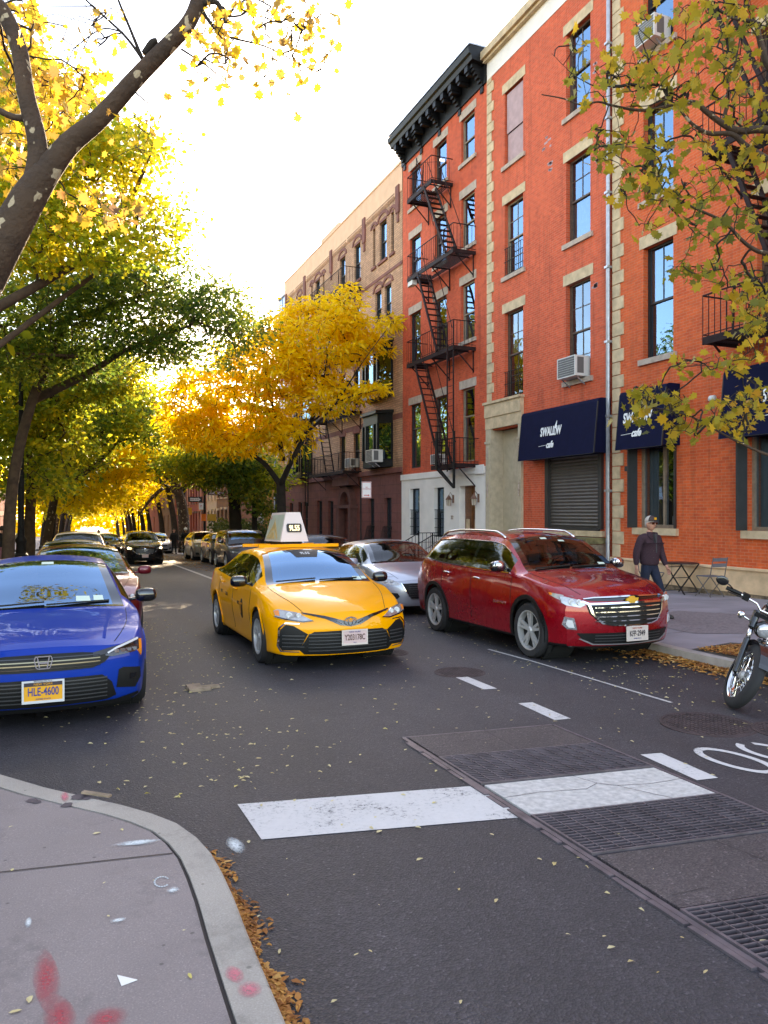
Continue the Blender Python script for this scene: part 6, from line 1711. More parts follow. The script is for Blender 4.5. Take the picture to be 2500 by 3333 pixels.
def face(t, car, hz, gr, lampmat='lamp_clear', pl=('plate_yellow', ''), hw=(.50, .82), hh=.09, low=True, glow=False):
    for s in (1, -1):
        add(t, 'headlight', lampmat, lambda b: [patch(car, b, [(s*hw[0], hz-hh*.3), (s*(hw[0]+.12), hz-hh*.55), (s*hw[1], hz-hh*.2), (s*(hw[1]+.01), hz+hh*.5), (s*(hw[0]+.12), hz+hh*.25)][::s], .012, cell=.1)], 25)
        if glow: add(t, 'headlight_lens', 'head_glow', lambda b: [b.ball((s*(hw[1]-.07), car.D(hw[1]-.07, 0, hz)[1]-.02, hz), .05, 6)])
        else: add(t, 'headlight_lens', 'led_white', lambda b: [b.ball((s*(hw[1]-.1), car.D(hw[1]-.1, 0, hz)[1]-.005, hz), .04, 6)])
        if low: add(t, 'fog_pocket', 'black_trim', lambda b: [patch(car, b, [(s*.60, .32), (s*.78, .32), (s*.80, .44), (s*.66, .44)][::s], .008, cell=.1)], 25)
    x1, z0, z1 = gr
    F('grille', t, car, 'black_trim', [[(0, z0), (x1*.7, z0), (x1, (z0+z1)/2), (x1*.95, z1), (0, z1)]], .010, cell=.1)
    add(t, 'grille_slats', 'rim_grey', lambda b: slats(b, car, [z0+(z1-z0)*k/5 for k in range(1, 5)], 0, x1*.8, .009, .02), 25)
    add(t, 'emblem', 'chrome', lambda b: b.lathe([(.05, 0), (.055, -.01), (.04, -.012), (.04, 0)], (0, car.D(0, 0, z1-.04)[1]-.022, z1-.05), 'y', 14))
    F('lower_grille', t, car, 'black_trim', [[(0, .22), (.5, .23), (.56, .34), (0, .36)]], .010, cell=.1)
    if pl[1] is not None:
        y = car.D(0, 0, .42)[1]-.03; add(t, 'licence_plate', pl[0], lambda b: b.box(-.15, .15, y, y+.012, .34, .49))
RG, LG = 'cars parked along the right kerb', 'cars parked along the left kerb'
t, c = make_car(sedan(0, .92, paint='paint_silver', rimstyle=(5, 'fat'), glass='car_glass', mirrormat='paint_silver', sideglass='car_glass'), 'silver sedan parked directly behind the red crossover', 'car', RG, loc=(6.45, 13.2)); hy = (t, c)
for s in (1, -1):
    add(t, 'headlight', 'lamp_clear', lambda b: [patch(c, b, [(s*.54, .60), (s*.62, .585), (s*.80, .62), (s*.85, .66), (s*.85, .74), (s*.78, .735), (s*.60, .66)][::s], .012), patch(c, b, [(0, .65), (.3, .76), (.02, .735)], .006, kind='side', side=s)], 25)
    add(t, 'headlight_lens', 'led_white', lambda b: [b.ball((s*x, c.D(x, 0, .66)[1]-.005, .66), .035, 6) for x in (.68, .77)])
    add(t, 'fog_pocket', 'black_trim', lambda b: [patch(c, b, [(s*.60, .33), (s*.80, .38), (s*.82, .46), (s*.60, .44), (s*.56, .38)][::s], .010)], 25)
F('grille', t, c, 'black_trim', [[(0, .34), (.34, .34), (.46, .50), (.52, .62), (0, .63)]], .012)
add(t, 'grille_slats', 'rim_dark', lambda b: slats(b, c, [.38, .42, .46, .50, .54, .58], 0, .40, .009, .02), 25)
add(t, 'grille_surround', 'chrome', lambda b: [patch(c, b, [(0, .325), (.35, .325), (.475, .50), (.535, .63), (.52, .63), (.46, .50), (.34, .34), (0, .34)], .02, mirror=True)], 25)
t, c = make_car(suv(-.12, .97, paint='paint_bluegrey', rimstyle=(5, 'fat'), clad=0, glass='car_glass'), 'blue-grey hatchback partly hidden behind the taxi and the silver sedan', 'car', RG, loc=(6.75, 18.6), lod=1); face(t, c, .8, (.5, .5, .68))
# boxy dark car: tall upright cabin
CB = suv(.04, .86, paint='paint_grey', rimstyle=(7, 'fat'), clad=0, glass='car_glass_sky_tint')
cu = dict(CB['curves'])
cu['zc'] = [(0, .90), (.1, .99), (.4, 1.04), (.8, 1.08), (1.05, 1.46), (1.35, 1.62), (1.8, 1.66), (3.4, 1.66), (3.8, 1.6), (3.95, 1.2), (4.0, 1.1)]
cu['zt'] = [(y, z-.05) for y, z in cu['zc']]; cu['wt'] = [(0, .66), (.4, .72), (.8, .77), (1.05, .735), (1.35, .72), (3.4, .71), (4.0, .72)]
CB.update(curves=cu, cowl=.82, header=1.32, rear_header=3.5, backlight=3.93, dlo=(1.05, 3.7), pillars=[(1.95, 2.08), (2.9, 3.0)], mirror=(1.25, 1.15))
t, c = make_car(CB, 'boxy dark grey car parked third behind the yellow taxi', 'car', RG, loc=(7.15, 31.2), lod=1); face(t, c, .74, (.45, .55, .72)); cube = t
t, c = make_car(suv(-.1, .92, paint='paint_darkgrey', clad=0, rimstyle=(7, 'fat')), 'dark wagon parked behind the boxy grey car', 'car', RG, loc=(7.4, 36.2), lod=1); face(t, c, .8, (.45, .55, .70))
t, c = make_car(suv(-.05, .92, paint='paint_beige', clad=0, rimstyle=(7, 'fat')), 'beige hatchback last in the row of parked cars at the right', 'car', RG, loc=(7.35, 41.6), lod=1); face(t, c, .8, (.45, .55, .70))
t, c = make_car(sedan(0, .98, paint='paint_maroon', mirrormat='paint_maroon', glass='car_glass_sky_tint', sideglass='car_glass'), 'maroon sedan with red wing mirror parked behind the blue sedan', 'car', LG, loc=(.27, 12.2)); face(t, c, .66, (.5, .5, .62))
t, c = make_car(sedan(.02, .98, paint='paint_silver', glass='car_glass_sky_tint'), 'grey silver car parked behind the maroon sedan', 'car', LG, loc=(.22, 17.2), lod=1); face(t, c, .66, (.5, .5, .62))
t, c = make_car(suv(.02, 1, paint='paint_white', clad=0), 'white suv parked fourth along the left kerb', 'car', LG, loc=(.45, 24.0), lod=1); face(t, c, .8, (.5, .55, .70))
t, c = make_car(suv(.0, 1, paint='paint_silver', clad=0), 'pale car parked fifth along the left kerb behind the white suv', 'car', LG, loc=(.6, 31.5), lod=1); face(t, c, .8, (.5, .55, .70))
t, c = make_car(suv(.0, .98, paint='paint_black', clad=1, glass='car_glass'), 'black suv with lit headlights driving toward the camera', 'car', None, 'moving_car', loc=(3.66, 38.6), lod=1); face(t, c, .80, (.52, .52, .78), glow=True, pl=('plate_pink', ''))
add(t, 'grille_wing', 'chrome', lambda b: [patch(c, b, [(0, .50), (.36, .51), (.56, .66), (.60, .76), (.57, .76), (.53, .67), (.34, .53), (0, .52)], .024, mirror=True)])
def mz(b):
    y = c.D(0, 0, .7)[1]-.04
    for i in range(16): a0, a1 = 2*math.pi*i/16, 2*math.pi*(i+1)/16; b.bar((.09*math.cos(a0), y, .70+.06*math.sin(a0)), (.09*math.cos(a1), y, .70+.06*math.sin(a1)), .012)
    b.bar((-.07, y, .735), (0, y, .69), .012); b.bar((.07, y, .735), (0, y, .69), .012)
add(t, 'emblem', 'chrome', mz)
add(t, 'indicator', 'number_glow', lambda b: b.ball((-.66, c.D(.66, 0, .78)[1]-.03, .78), .06, 6))
t, c = make_car(sedan(.03, 1, paint='paint_darkgrey'), 'dark sedan with its headlights on, behind the black suv', 'car', None, 'moving_car', loc=(2.6, 50.0), lod=1); face(t, c, .66, (.5, .5, .62), glow=True)
t, c = make_car(sedan(.03, 1, paint='paint_silver'), 'silver sedan right of and behind the black suv', 'car', None, 'moving_car', loc=(6.2, 55.0), lod=1); face(t, c, .66, (.5, .5, .62))
# ================================================================ trees
leafmat('leaf_yellowgreen', [(0, (.10, .18, .010)), (.35, (.28, .34, .012)), (.65, (.62, .48, .014)), (1, (.78, .45, .012))], .6)
leafmat('leaf_oak', [(0, (.022, .060, .010)), (.35, (.055, .115, .012)), (.65, (.15, .20, .014)), (1, (.42, .33, .02))], .55)
leafmat('leaf_green', [(0, (.05, .12, .010)), (.35, (.17, .24, .012)), (.65, (.42, .40, .014)), (1, (.75, .50, .015))], .6)
leafmat('leaf_locust', [(0, (.40, .36, .010)), (.3, (.84, .52, .008)), (.65, (.98, .61, .006)), (1, (.98, .70, .02))], .5)
leafmat('leaf_gold', [(0, (.55, .46, .012)), (.4, (.88, .66, .012)), (.75, (.95, .66, .012)), (1, (.95, .48, .012))], .65)
leafmat('leaf_plane_left', [(0, (.16, .09, .05)), (.3, (.45, .24, .03)), (.6, (.72, .42, .012)), (1, (.42, .13, .05))], .5)
leafmat('leaf_plane_right', [(0, (.07, .09, .012)), (.3, (.20, .18, .012)), (.55, (.38, .27, .014)), (.8, (.58, .32, .016)), (1, (.40, .13, .03))], .45)
def planebark():
    m, t, out = newmat('bark_plane')
    p = t.new('ShaderNodeBsdfPrincipled'); tc = t.new('ShaderNodeTexCoord').outputs['Object']
    v = t.new('ShaderNodeTexVoronoi', i_Scale=9.); v.inputs['Randomness'].default_value = 1
    mp = t.new('ShaderNodeMapping'); mp.inputs['Scale'].default_value = (1, 1, .7); t.link(tc, mp.inputs[0])
    ad = t.new('ShaderNodeMix', data_type='RGBA', blend_type='ADD'); ad.inputs[0].default_value = .25; t.link(mp.outputs[0], ad.inputs[6])
    n = t.new('ShaderNodeTexNoise', i_Scale=9.); t.link(tc, n.inputs['Vector']); t.link(n.outputs['Color'], ad.inputs[7]); t.link(ad.outputs[2], v.inputs['Vector'])
    base = ramp(t, noise(t, tc, 3, 5, .65), [(.3, (.036, .019, .010)), (.7, (.085, .046, .024))])
    fl = ramp(t, v.outputs['Color'], [(.0, (0, 0, 0)), (.70, (0, 0, 0)), (.73, (1, 1, 1)), (1, (1, 1, 1))])
    ds = ramp(t, v.outputs['Distance'], [(.0, (1, 1, 1)), (.36, (1, 1, 1)), (.42, (0, 0, 0)), (1, (0, 0, 0))])
    m1 = mul(t, fl, ds)
    mx = t.new('ShaderNodeMix', data_type='RGBA'); t.link(m1, mx.inputs[0]); t.link(base, mx.inputs[6]); mx.inputs[7].default_value = (.40, .31, .20, 1)
    t.link(mx.outputs[2], p.inputs['Base Color']); p.inputs['Roughness'].default_value = .85
    t.link(bump(t, noise(t, tc, 22, 5), .8, .03), p.inputs['Normal']); t.link(p.outputs[0], out.inputs[0])
planebark()
leafmat('leaf_hedge', [(0, (.02,.035,.006)), (.5, (.05,.075,.01)), (1, (.14,.15,.02))], .3)

def at(u, v, Z):
    dx, dz = (u-1250)/2500, (1667-v)/2500; S_, C_ = math.sin(TH), math.cos(TH)
    return Vector((Z*(S_+dx*C_), Z*(C_-dx*S_), 1.76+dz*Z))
def spl(P, n=5):
    return [Vector(q) for q in catm([tuple(p) for p in P], n)]
SH = {}
def star():
    a = []; L = [(0, -.50), (.16, -.30), (.46, -.34), (.30, -.10), (.52, .12), (.26, .14), (.24, .34), (.10, .28), (0, .55)]
    full = L+[(-x, y) for x, y in L[1:-1]][::-1]
    return np.array([(x, y, .18*abs(x)-.10*y*y) for x, y in full])
SH['star'] = star()
SH['oak'] = np.array([(0, -.5, 0), (.28, -.22, .08), (.12, -.08, .0), (.36, .18, .1), (.10, .2, 0), (0, .55, -.08), (-.1, .2, 0), (-.36, .16, .1), (-.12, -.06, 0), (-.28, -.24, .08)])
SH['leaf'] = np.array([(0, -.5, 0), (.3, -.1, .1), (.22, .25, .02), (0, .55, -.1), (-.22, .25, .02), (-.3, -.1, .1)])
SH['frond'] = np.array([(0, -.5, .12), (.13, -.25, .10), (.15, .1, .02), (.06, .42, -.14), (0, .5, -.2), (-.06, .42, -.14), (-.15, .1, .02), (-.13, -.25, .1)])
def leafmesh(name, pts, size, shape, mat, parent, seed=0, droop=0., flat=.0, jit=.35):
    r = np.random.RandomState(seed); n = len(pts); P = np.asarray(pts, float); base = SH[shape]; k = len(base)
    a = r.normal(size=(n, 3)); a[:, 2] = a[:, 2]*(1-flat)+0; a /= np.linalg.norm(a, axis=1)[:, None]+1e-9     # leaf long axis
    a[:, 2] -= droop; a /= np.linalg.norm(a, axis=1)[:, None]
    w = r.normal(size=(n, 3)); w[:, 2] *= (1-flat); w -= a*np.sum(a*w, 1)[:, None]; w /= np.linalg.norm(w, axis=1)[:, None]+1e-9
    nn = np.cross(w, a); s = (size*r.uniform(1-jit, 1+jit, n))[:, None, None]
    V = P[:, None, :]+s*(base[None, :, 0:1]*w[:, None, :]+base[None, :, 1:2]*a[:, None, :]+base[None, :, 2:3]*nn[:, None, :])
    org = ORG.get(parent.name, Vector()) if parent else Vector(); V = V-np.array(org)[None, None, :]
    me = bpy.data.meshes.new(name); me.vertices.add(n*k); me.vertices.foreach_set('co', V.reshape(-1).astype(np.float32))
    me.loops.add(n*k); me.polygons.add(n)
    me.loops.foreach_set('vertex_index', np.arange(n*k, dtype=np.int32)); me.polygons.foreach_set('loop_start', np.arange(0, n*k, k, dtype=np.int32))
    me.update(calc_edges=True); me.validate(); me.materials.append(M(mat))
    o = bpy.data.objects.new(name, me); COL.objects.link(o)
    if parent: o.parent = parent
    ORG[o.name] = org
    return o
def grow(b, skel, targets, rt=.008, pw=.46, jit=.10, sag=.0, n=5, sides=5, rmax=.2, seed=0):
    """branches from the skeleton nodes to every target, thickness from the number of twigs carried"""
    r = random.Random(seed); N = [tuple(p) for p in skel]; par = [-1]*len(N); paths = []
    A = np.array(N); tg = sorted(targets, key=lambda q: float(np.min(np.sum((A-np.array(q))**2, 1))))
    buf = np.zeros((len(N)+len(tg)*n, 3)); buf[:len(N)] = A; cnt = len(N)
    for q in tg:
        q = Vector(q); d = np.sum((buf[:cnt]-np.array(q))**2, 1)
        i = int(np.argmin(d)); p = Vector(buf[i]); L = (q-p).length
        if L < .02: continue
        mid = p.lerp(q, .5)+Vector((r.uniform(-1, 1), r.uniform(-1, 1), r.uniform(-.3, 1)-sag))*L*jit*1.6
        path = [i]
        for k in range(1, n+1):
            t = k/n; pt = p*(1-t)**2+mid*2*t*(1-t)+q*t*t+Vector((r.uniform(-1, 1), r.uniform(-1, 1), r.uniform(-1, 1)))*L*jit*.25*(k < n)
            buf[cnt] = pt; N.append(tuple(pt)); par.append(path[-1]); path.append(cnt); cnt += 1
        paths.append(path)
    load = [0]*cnt
    for path in paths:
        j = path[-1]
        while j != -1 and j >= 0: load[j] += 1; j = par[j]
    for path in paths:
        rad = [min(rmax, rt*max(1, load[j])**pw) for j in path[1:]]
        b.tube([buf[j] for j in path], [rad[0]]+rad, sides, cap=False)
    return buf[:cnt]
def incl(ells, Z, dz, rnd):
    A = [e[2]*e[3]*(e[4] if len(e) > 4 else 1) for e in ells]; k = rnd.choices(range(len(ells)), A)[0]; e = ells[k]
    while True:
        x, y, z = rnd.uniform(-1, 1), rnd.uniform(-1, 1), rnd.uniform(-1, 1)
        if x*x+y*y+z*z < 1: break
    return at(e[0]+x*e[2], e[1]+y*e[3], Z+z*dz+(e[5] if len(e) > 5 else 0))
def bigtree(name, label, group, trunk, limbs, ells, Z, dz, ncl, per, cr, size, shape, mat, bark='bark', seed=1, rt=.010, cat='tree', **kw):
    rnd = random.Random(seed); base = trunk[0][0]; t = thing(name, (base[0], base[1], base[2]), label, cat, group)
    b = MB(); tp = spl([p for p, r in trunk]); tr = [trunk[min(int(i/5), len(trunk)-1)][1]*(1-(i % 5)/5)+trunk[min(int(i/5)+1, len(trunk)-1)][1]*((i % 5)/5) for i in range(len(tp))]
    b.tube(tp, tr, 12); b.build('trunk', bark, t, True)
    skel = list(tp[len(tp)//2:]); b = MB()
    for L in limbs:
        lp = spl([p for p, r in L]); lr = [L[min(int(i/5), len(L)-1)][1]*(1-(i % 5)/5)+L[min(int(i/5)+1, len(L)-1)][1]*((i % 5)/5) for i in range(len(lp))]
        b.tube(lp, lr, 9); skel += lp[2:]
    cl = [incl(ells, Z, dz, rnd) for i in range(ncl)]
    grow(b, skel, cl, rt=rt, seed=seed, **kw); b.build('branches', bark, t, True)
    r = np.random.RandomState(seed); P = []
    for c in cl:
        m = int(per*rnd.uniform(.4, 1.7)); s = cr*rnd.uniform(.6, 1.3); q = r.normal(size=(m, 3))*np.array([s, s, s*.45])*.6; P.append(q+np.array(c))
    P = np.concatenate(P)
    droop = .5 if shape == 'frond' else .15
    leafmesh('leaves', P, size, shape, mat, t, seed, droop, .3)
    return t
# -- near left plane tree whose trunk crosses the top left corner
Zp = 6.0; A_ = lambda u, v, z=Zp: at(u, v, z)
t = thing('plane_tree', (-1.75, 6.2, .0), 'nearest plane tree with mottled bark forking across the upper left sky', 'tree')
b = MB()
tk = [((-1.75, 6.2, -.1), .26), ((-1.62, 6.3, 1.2), .20), ((-1.25, 6.5, 2.4), .18), (A_(-110, 1010), 0.1509), (A_(0, 810), 0.1448), (A_(90, 650), 0.1263), (A_(150, 560), 0.1016)]
tp = spl([Vector(p) for p, r in tk], 6)
def lrad(L, n, c): return [L[min(int(i/n), len(L)-1)][1]*(1-(i % n)/n)+L[min(int(i/n)+1, len(L)-1)][1]*((i % n)/n) for i in range(c)]
b.tube(tp, lrad(tk, 6, len(tp)), 20); b.build('trunk', 'bark_plane', t, True)
limbs = [[(A_(20, 775), 0.1170), (A_(110, 625), 0.1078), (A_(215, 480), 0.0832), (A_(325, 385), 0.0708), (A_(448, 250), 0.0647), (A_(550, 145), 0.0604), (A_(615, 72), 0.0567), (A_(650, -20), 0.0542), (A_(670, -160), 0.0493), (A_(730, -420), .035), (A_(860, -760), .012)],
         [(A_(60, 720), 0.1047), (A_(112, 600), 0.0924), (A_(122, 470), 0.0739), (A_(85, 310), 0.0665), (A_(62, 160), 0.0616), (A_(8, 35), 0.0585), (A_(-60, -50), 0.0554), (A_(-110, -400), .035), (A_(-60, -800), .012)],
         [(A_(95, 385), 0.0308), (A_(40, 380), 0.0246), (A_(-30, 345), 0.0234)], [(A_(470, 175), 0.0277), (A_(495, 140), 0.0308), (A_(512, 133), 0.0216)],
         [(A_(462, 190), 0.0155), (A_(430, 110), 0.0113), (A_(385, 0), 0.0084), (A_(375, -40), 0.0070)], [(A_(462, 190), 0.0127), (A_(400, 110), 0.0099), (A_(280, 0), 0.0070), (A_(270, -30), 0.0056)],
         [(A_(400, 105), 0.0070), (A_(330, 95), 0.0056), (A_(250, 150), 0.0042)], [(A_(300, 20), 0.0056), (A_(200, 20), 0.0049), (A_(95, 20), 0.0035)],
         [(A_(640, 20), 0.0246), (A_(690, 5), 0.0211), (A_(715, 20), 0.0176), (A_(735, 75), 0.0127)], [(A_(655, 30), 0.0155), (A_(720, 110), 0.0099), (A_(860, 150), 0.0070), (A_(960, 200), 0.0049), (A_(1030, 235), 0.0035)],
         [(A_(590, 160), 0.0084), (A_(680, 220), 0.0056), (A_(760, 290), 0.0042), (A_(850, 340), 0.0035), (A_(920, 365), 0.0028)], [(A_(440, 300), 0.0070), (A_(490, 340), 0.0042), (A_(560, 360), 0.0028)]]
sk = []
for L in limbs:
    m = MB(); lp = spl([p for p, r in L], 6); m.tube(lp, lrad(L, 6, len(lp)), 14 if L[0][1] > .05 else 6); m.build('limb', 'bark_plane' if L[0][1] > .03 else 'bark_dark', t, True)
    sk += lp[2:] if L[0][1] < .06 or L is limbs[0] else lp[10:]
rnd = random.Random(5); tg = []
for (u, v, ru, rv, n) in ((820, 110, 190, 120, 105), (1000, 160, 90, 100, 34), (720, 230, 120, 90, 34), (960, 20, 190, 50, 46), (700, 60, 90, 80, 34), (300, 100, 200, 100, 34), (60, 60, 120, 60, 14), (860, 300, 60, 50, 8), (980, 355, 30, 20, 4), (420, 430, 120, 90, 16), (240, 260, 80, 100, 10), (600, 330, 60, 60, 10), (820, -420, 420, 330, 110), (0, -420, 380, 330, 90)):
    for i in range(int(n*.72)):
        a, q = rnd.uniform(0, 6.283), math.sqrt(rnd.random()); tg.append(at(u+ru*q*math.cos(a), v+rv*q*math.sin(a), Zp+rnd.uniform(-.7, 1.0)))
m = MB(); grow(m, sk, tg, rt=.0024, pw=.36, jit=.14, n=5, sides=4, rmax=.010, seed=3); m.build('twigs', 'bark_dark', t)
P = []
for q in tg:
    for k in range(rnd.choice((1, 1, 1, 2))): P.append(tuple(q+Vector((rnd.gauss(0, .05), rnd.gauss(0, .05), rnd.gauss(-.03, .04)))))
leafmesh('leaves', P, .078, 'star', 'leaf_plane_left', t, 3, .3, 0)
# leaves on this tree that fill the corner behind the limbs
P = []
for (u, v, ru, rv, n) in ((40, 120, 110, 160, 190), (130, 330, 130, 120, 170), (250, 290, 120, 80, 70), (180, 620, 160, 120, 60), (350, 690, 120, 60, 60), (60, 480, 90, 120, 90)):
    for i in range(n):
        a, q = rnd.uniform(0, 6.283), math.sqrt(rnd.random()); P.append(tuple(at(u+ru*q*math.cos(a), v+rv*q*math.sin(a), 8.2+rnd.uniform(-.8, 1.8))))
m = MB(); grow(m, [tuple(p) for p in spl([p for p, r in limbs[1]], 4)]+[tuple(p) for p in spl([p for p, r in limbs[2]], 3)], P[::3], rt=.0026, pw=.36, jit=.14, n=5, sides=4, rmax=.012, seed=9); m.build('twigs', 'bark_dark', t)
leafmesh('leaves', P, .12, 'star', 'leaf_plane_left', t, 13, .2, 0)

# -- right-hand plane tree reaching in from outside the frame
Zr = 8.6
def r7(a, c, z=0): return at(1600+a*.5425, c*.5425, Zr+z)
def r8(a, c, z=0): return at(1600+a*.5425, 950+c*.5425, Zr+z)
t = thing('plane_tree', (8.35, 6.2, 0), 'plane tree with olive and yellow leaves reaching in from the right edge', 'tree')
b = MB(); tk = [((8.35, 6.2, -.05), .24), ((8.3, 6.3, 1.6), .19), ((8.25, 6.5, 3.2), .17), ((8.2, 6.6, 4.8), .15), ((8.1, 6.7, 6.5), .12), ((8.0, 6.8, 8.2), .08)]
tp = spl([Vector(p) for p, r in tk], 5); b.tube(tp, lrad(tk, 5, len(tp)), 14); b.build('trunk', 'bark_plane', t, True)
TT = lambda z: Vector((8.2, 6.6, z))
limbs = [[(TT(3.7), .10), (r7(1900, 860), .07), (r7(1659, 780), .045), (r7(1480, 785), .040), (r7(1390, 745), .034), (r7(1300, 680), .030), (r7(1220, 618), .027), (r7(1120, 618), .023), (r7(1000, 652), .019), (r7(880, 662), .016), (r7(730, 635), .013), (r7(640, 612), .011), (r7(540, 630), .009), (r7(430, 592), .008), (r7(300, 568), .006)],
         [(r7(1659, 960), .04), (r7(1530, 880), .034), (r7(1440, 805), .028), (r7(1300, 800), .024), (r7(1200, 740), .018), (r7(1130, 660), .012)],
         [(r7(1385, 740), .024), (r7(1420, 600), .022), (r7(1420, 480), .018), (r7(1460, 380), .014), (r7(1490, 240), .010)],
         [(TT(5.2), .09), (r7(1900, 500), .06), (r7(1680, 420), .04), (r7(1610, 240), .032), (r7(1580, 140), .026), (r7(1450, 110), .014), (r7(1400, 80), .01)],
         [(TT(3.0), .07), (r7(1900, 1650), .04), (r7(1600, 1510), .024), (r7(1500, 1440), .020), (r7(1390, 1330), .018), (r7(1200, 1240), .013), (r7(1050, 1150), .010), (r7(900, 1030), .007), (r7(700, 900), .005), (r7(600, 800), .004)],
         [(TT(2.4), .06), (r8(1900, 1060), .03), (r8(1659, 980), .017), (r8(1540, 930), .015), (r8(1400, 860), .012), (r8(1200, 750), .009), (r8(1000, 700), .006), (r8(850, 690), .004)],
         [(r7(730, 520), .008), (r7(620, 515), .007), (r7(560, 490), .006), (r7(480, 440), .004), (r7(360, 320), .002)], [(r7(1380, 1310), .01), (r7(1440, 1200), .008), (r7(1390, 1060), .006)]]
sk = []
for L in limbs:
    m = MB(); lp = spl([p for p, r in L], 5); m.tube(lp, lrad(L, 5, len(lp)), 10 if L[0][1] > .03 else 6); m.build('limb', 'bark_plane' if L[0][1] > .015 else 'bark_dark', t, True); sk += lp
rnd = random.Random(11); tg = []
REG = [(7, 520, 260, 70, 90, 14), (7, 530, 430, 90, 70, 14), (7, 530, 570, 60, 60, 10), (7, 700, 330, 80, 70, 16), (7, 760, 500, 140, 150, 60), (7, 950, 380, 160, 120, 50), (7, 1000, 550, 160, 100, 50), (7, 1200, 330, 200, 170, 80), (7, 1250, 560, 200, 120, 60),
       (7, 1500, 100, 220, 150, 120), (7, 1250, 60, 200, 80, 40), (7, 1500, 420, 170, 150, 70), (7, 880, 110, 60, 70, 10), (7, 620, 800, 70, 60, 20), (7, 680, 900, 70, 70, 30), (7, 810, 830, 70, 60, 24), (7, 800, 1000, 60, 60, 16), (7, 800, 1140, 70, 60, 24), (7, 980, 860, 130, 80, 44), (7, 1000, 1000, 120, 70, 30), (7, 1020, 1130, 150, 90, 50),
       (7, 1250, 830, 160, 80, 34), (7, 1300, 1100, 170, 130, 56), (7, 1560, 700, 120, 160, 46), (7, 1550, 1000, 130, 150, 50), (7, 1500, 1300, 150, 130, 46), (7, 1200, 1270, 160, 100, 36), (7, 940, 1370, 60, 40, 16), (7, 1270, 1430, 120, 60, 20), (7, 1150, 1620, 100, 60, 18), (7, 1400, 1650, 250, 110, 70), (7, 1560, 1760, 120, 110, 50),
       (8, 900, 600, 100, 60, 36), (8, 900, 720, 110, 70, 34), (8, 1050, 660, 120, 90, 52), (8, 1200, 780, 150, 90, 60), (8, 1400, 700, 150, 90, 60), (8, 1560, 640, 110, 110, 60), (8, 1120, 420, 70, 50, 16), (8, 1400, 440, 220, 70, 50), (8, 1550, 300, 120, 120, 40), (8, 1450, 830, 160, 60, 26), (8, 1100, 880, 60, 40, 8), (8, 1580, 130, 100, 120, 36)]
for (k, a0, c0, ra, rc, n) in REG:
    for i in range(int(n*.60)):
        a, q = rnd.uniform(0, 6.283), math.sqrt(rnd.random()); tg.append((r7 if k == 7 else r8)(a0+ra*q*math.cos(a), c0+rc*q*math.sin(a), rnd.uniform(-.8, .9)))
m = MB(); grow(m, sk, tg, rt=.0030, pw=.42, jit=.14, n=4, sides=4, rmax=.02, seed=4); m.build('twigs', 'bark_dark', t)
P = []
for q in tg:
    for k in range(rnd.choice((1, 1, 2, 2))): P.append(tuple(q+Vector((rnd.gauss(0, .06), rnd.gauss(0, .06), rnd.gauss(-.03, .05)))))
leafmesh('leaves', P, .106, 'star', 'leaf_plane_right', t, 23, .25, 0, .5)

# -- big street trees on the left
def V3(x, y, z): return Vector((x, y, gz(y)+z))
LT = 'street trees along the left pavement'
bigtree('maple_tree', 'tall maple glowing yellow-green behind the nearest plane limbs', LT, [(V3(-2.3, 17, -.1), .26), (V3(-2.3, 17.1, 3), .2), (V3(-2.2, 17.3, 6), .17), (V3(-2.1, 17.6, 9), .12)],
        [[(V3(-2.2, 17.3, 5.5), .12), (at(300, 820, 18), .09), (at(430, 640, 18), .05), (at(500, 470, 18), .03)], [(V3(-2.2, 17.4, 6.5), .10), (at(150, 620, 18), .08), (at(230, 330, 18), .04)], [(V3(-2.2, 17.3, 4.5), .08), (at(300, 900, 18), .05), (at(520, 760, 18), .03)]],
        [(120, 480, 260, 300), (330, 560, 200, 230), (440, 520, 140, 150, .7), (520, 660, 90, 90, .6), (590, 745, 50, 30, .8), (180, 780, 280, 140, 1.2), (480, 800, 110, 70), (60, 250, 130, 180), (100, 700, 200, 200, 1.3), (-260, 420, 260, 380, .8)], 18, 2.6, 680, 40, .52, .115, 'star', 'leaf_yellowgreen', seed=21, rt=.007)
bigtree('oak_tree', 'dark green pin oak spreading low over the street on the left', LT, [(V3(-1.48, 24.5, -.1), .19), (V3(-1.35, 24.7, 3), .155), (V3(-.85, 25, 5.5), .14), (V3(-.1, 25.3, 7.5), .12), (V3(.4, 25.6, 9), .10)],
        [[(at(110, 1300, 23.5), .15), (at(230, 1245, 23), .12), (at(330, 1190, 22.5), .09), (at(430, 1130, 22.5), .06), (at(620, 1060, 22), .035)], [(at(130, 1230, 23.5), .10), (at(60, 1130, 23), .08), (at(0, 1060, 22), .05)], [(at(200, 1050, 23), .07), (at(400, 980, 23), .04), (at(560, 930, 23), .03)], [(at(100, 1170, 22), .06), (at(250, 1160, 21.5), .04), (at(20, 1150, 21), .03)]],
        [(200, 980, 300, 90, 1.3), (480, 985, 200, 90), (660, 1010, 160, 85), (790, 1075, 80, 70), (330, 1110, 330, 60, 1.1), (100, 1080, 180, 80), (630, 890, 30, 45, .6), (700, 935, 60, 25, .7), (560, 1150, 130, 45, .8), (760, 1150, 60, 40, .6), (560, 700, 60, 60, .5), (450, 880, 180, 60, .9), (120, 1180, 230, 70, 1.2), (250, 900, 260, 60)], 23, 2.6, 640, 44, .60, .14, 'oak', 'leaf_oak', 'bark', seed=22, rt=.008)
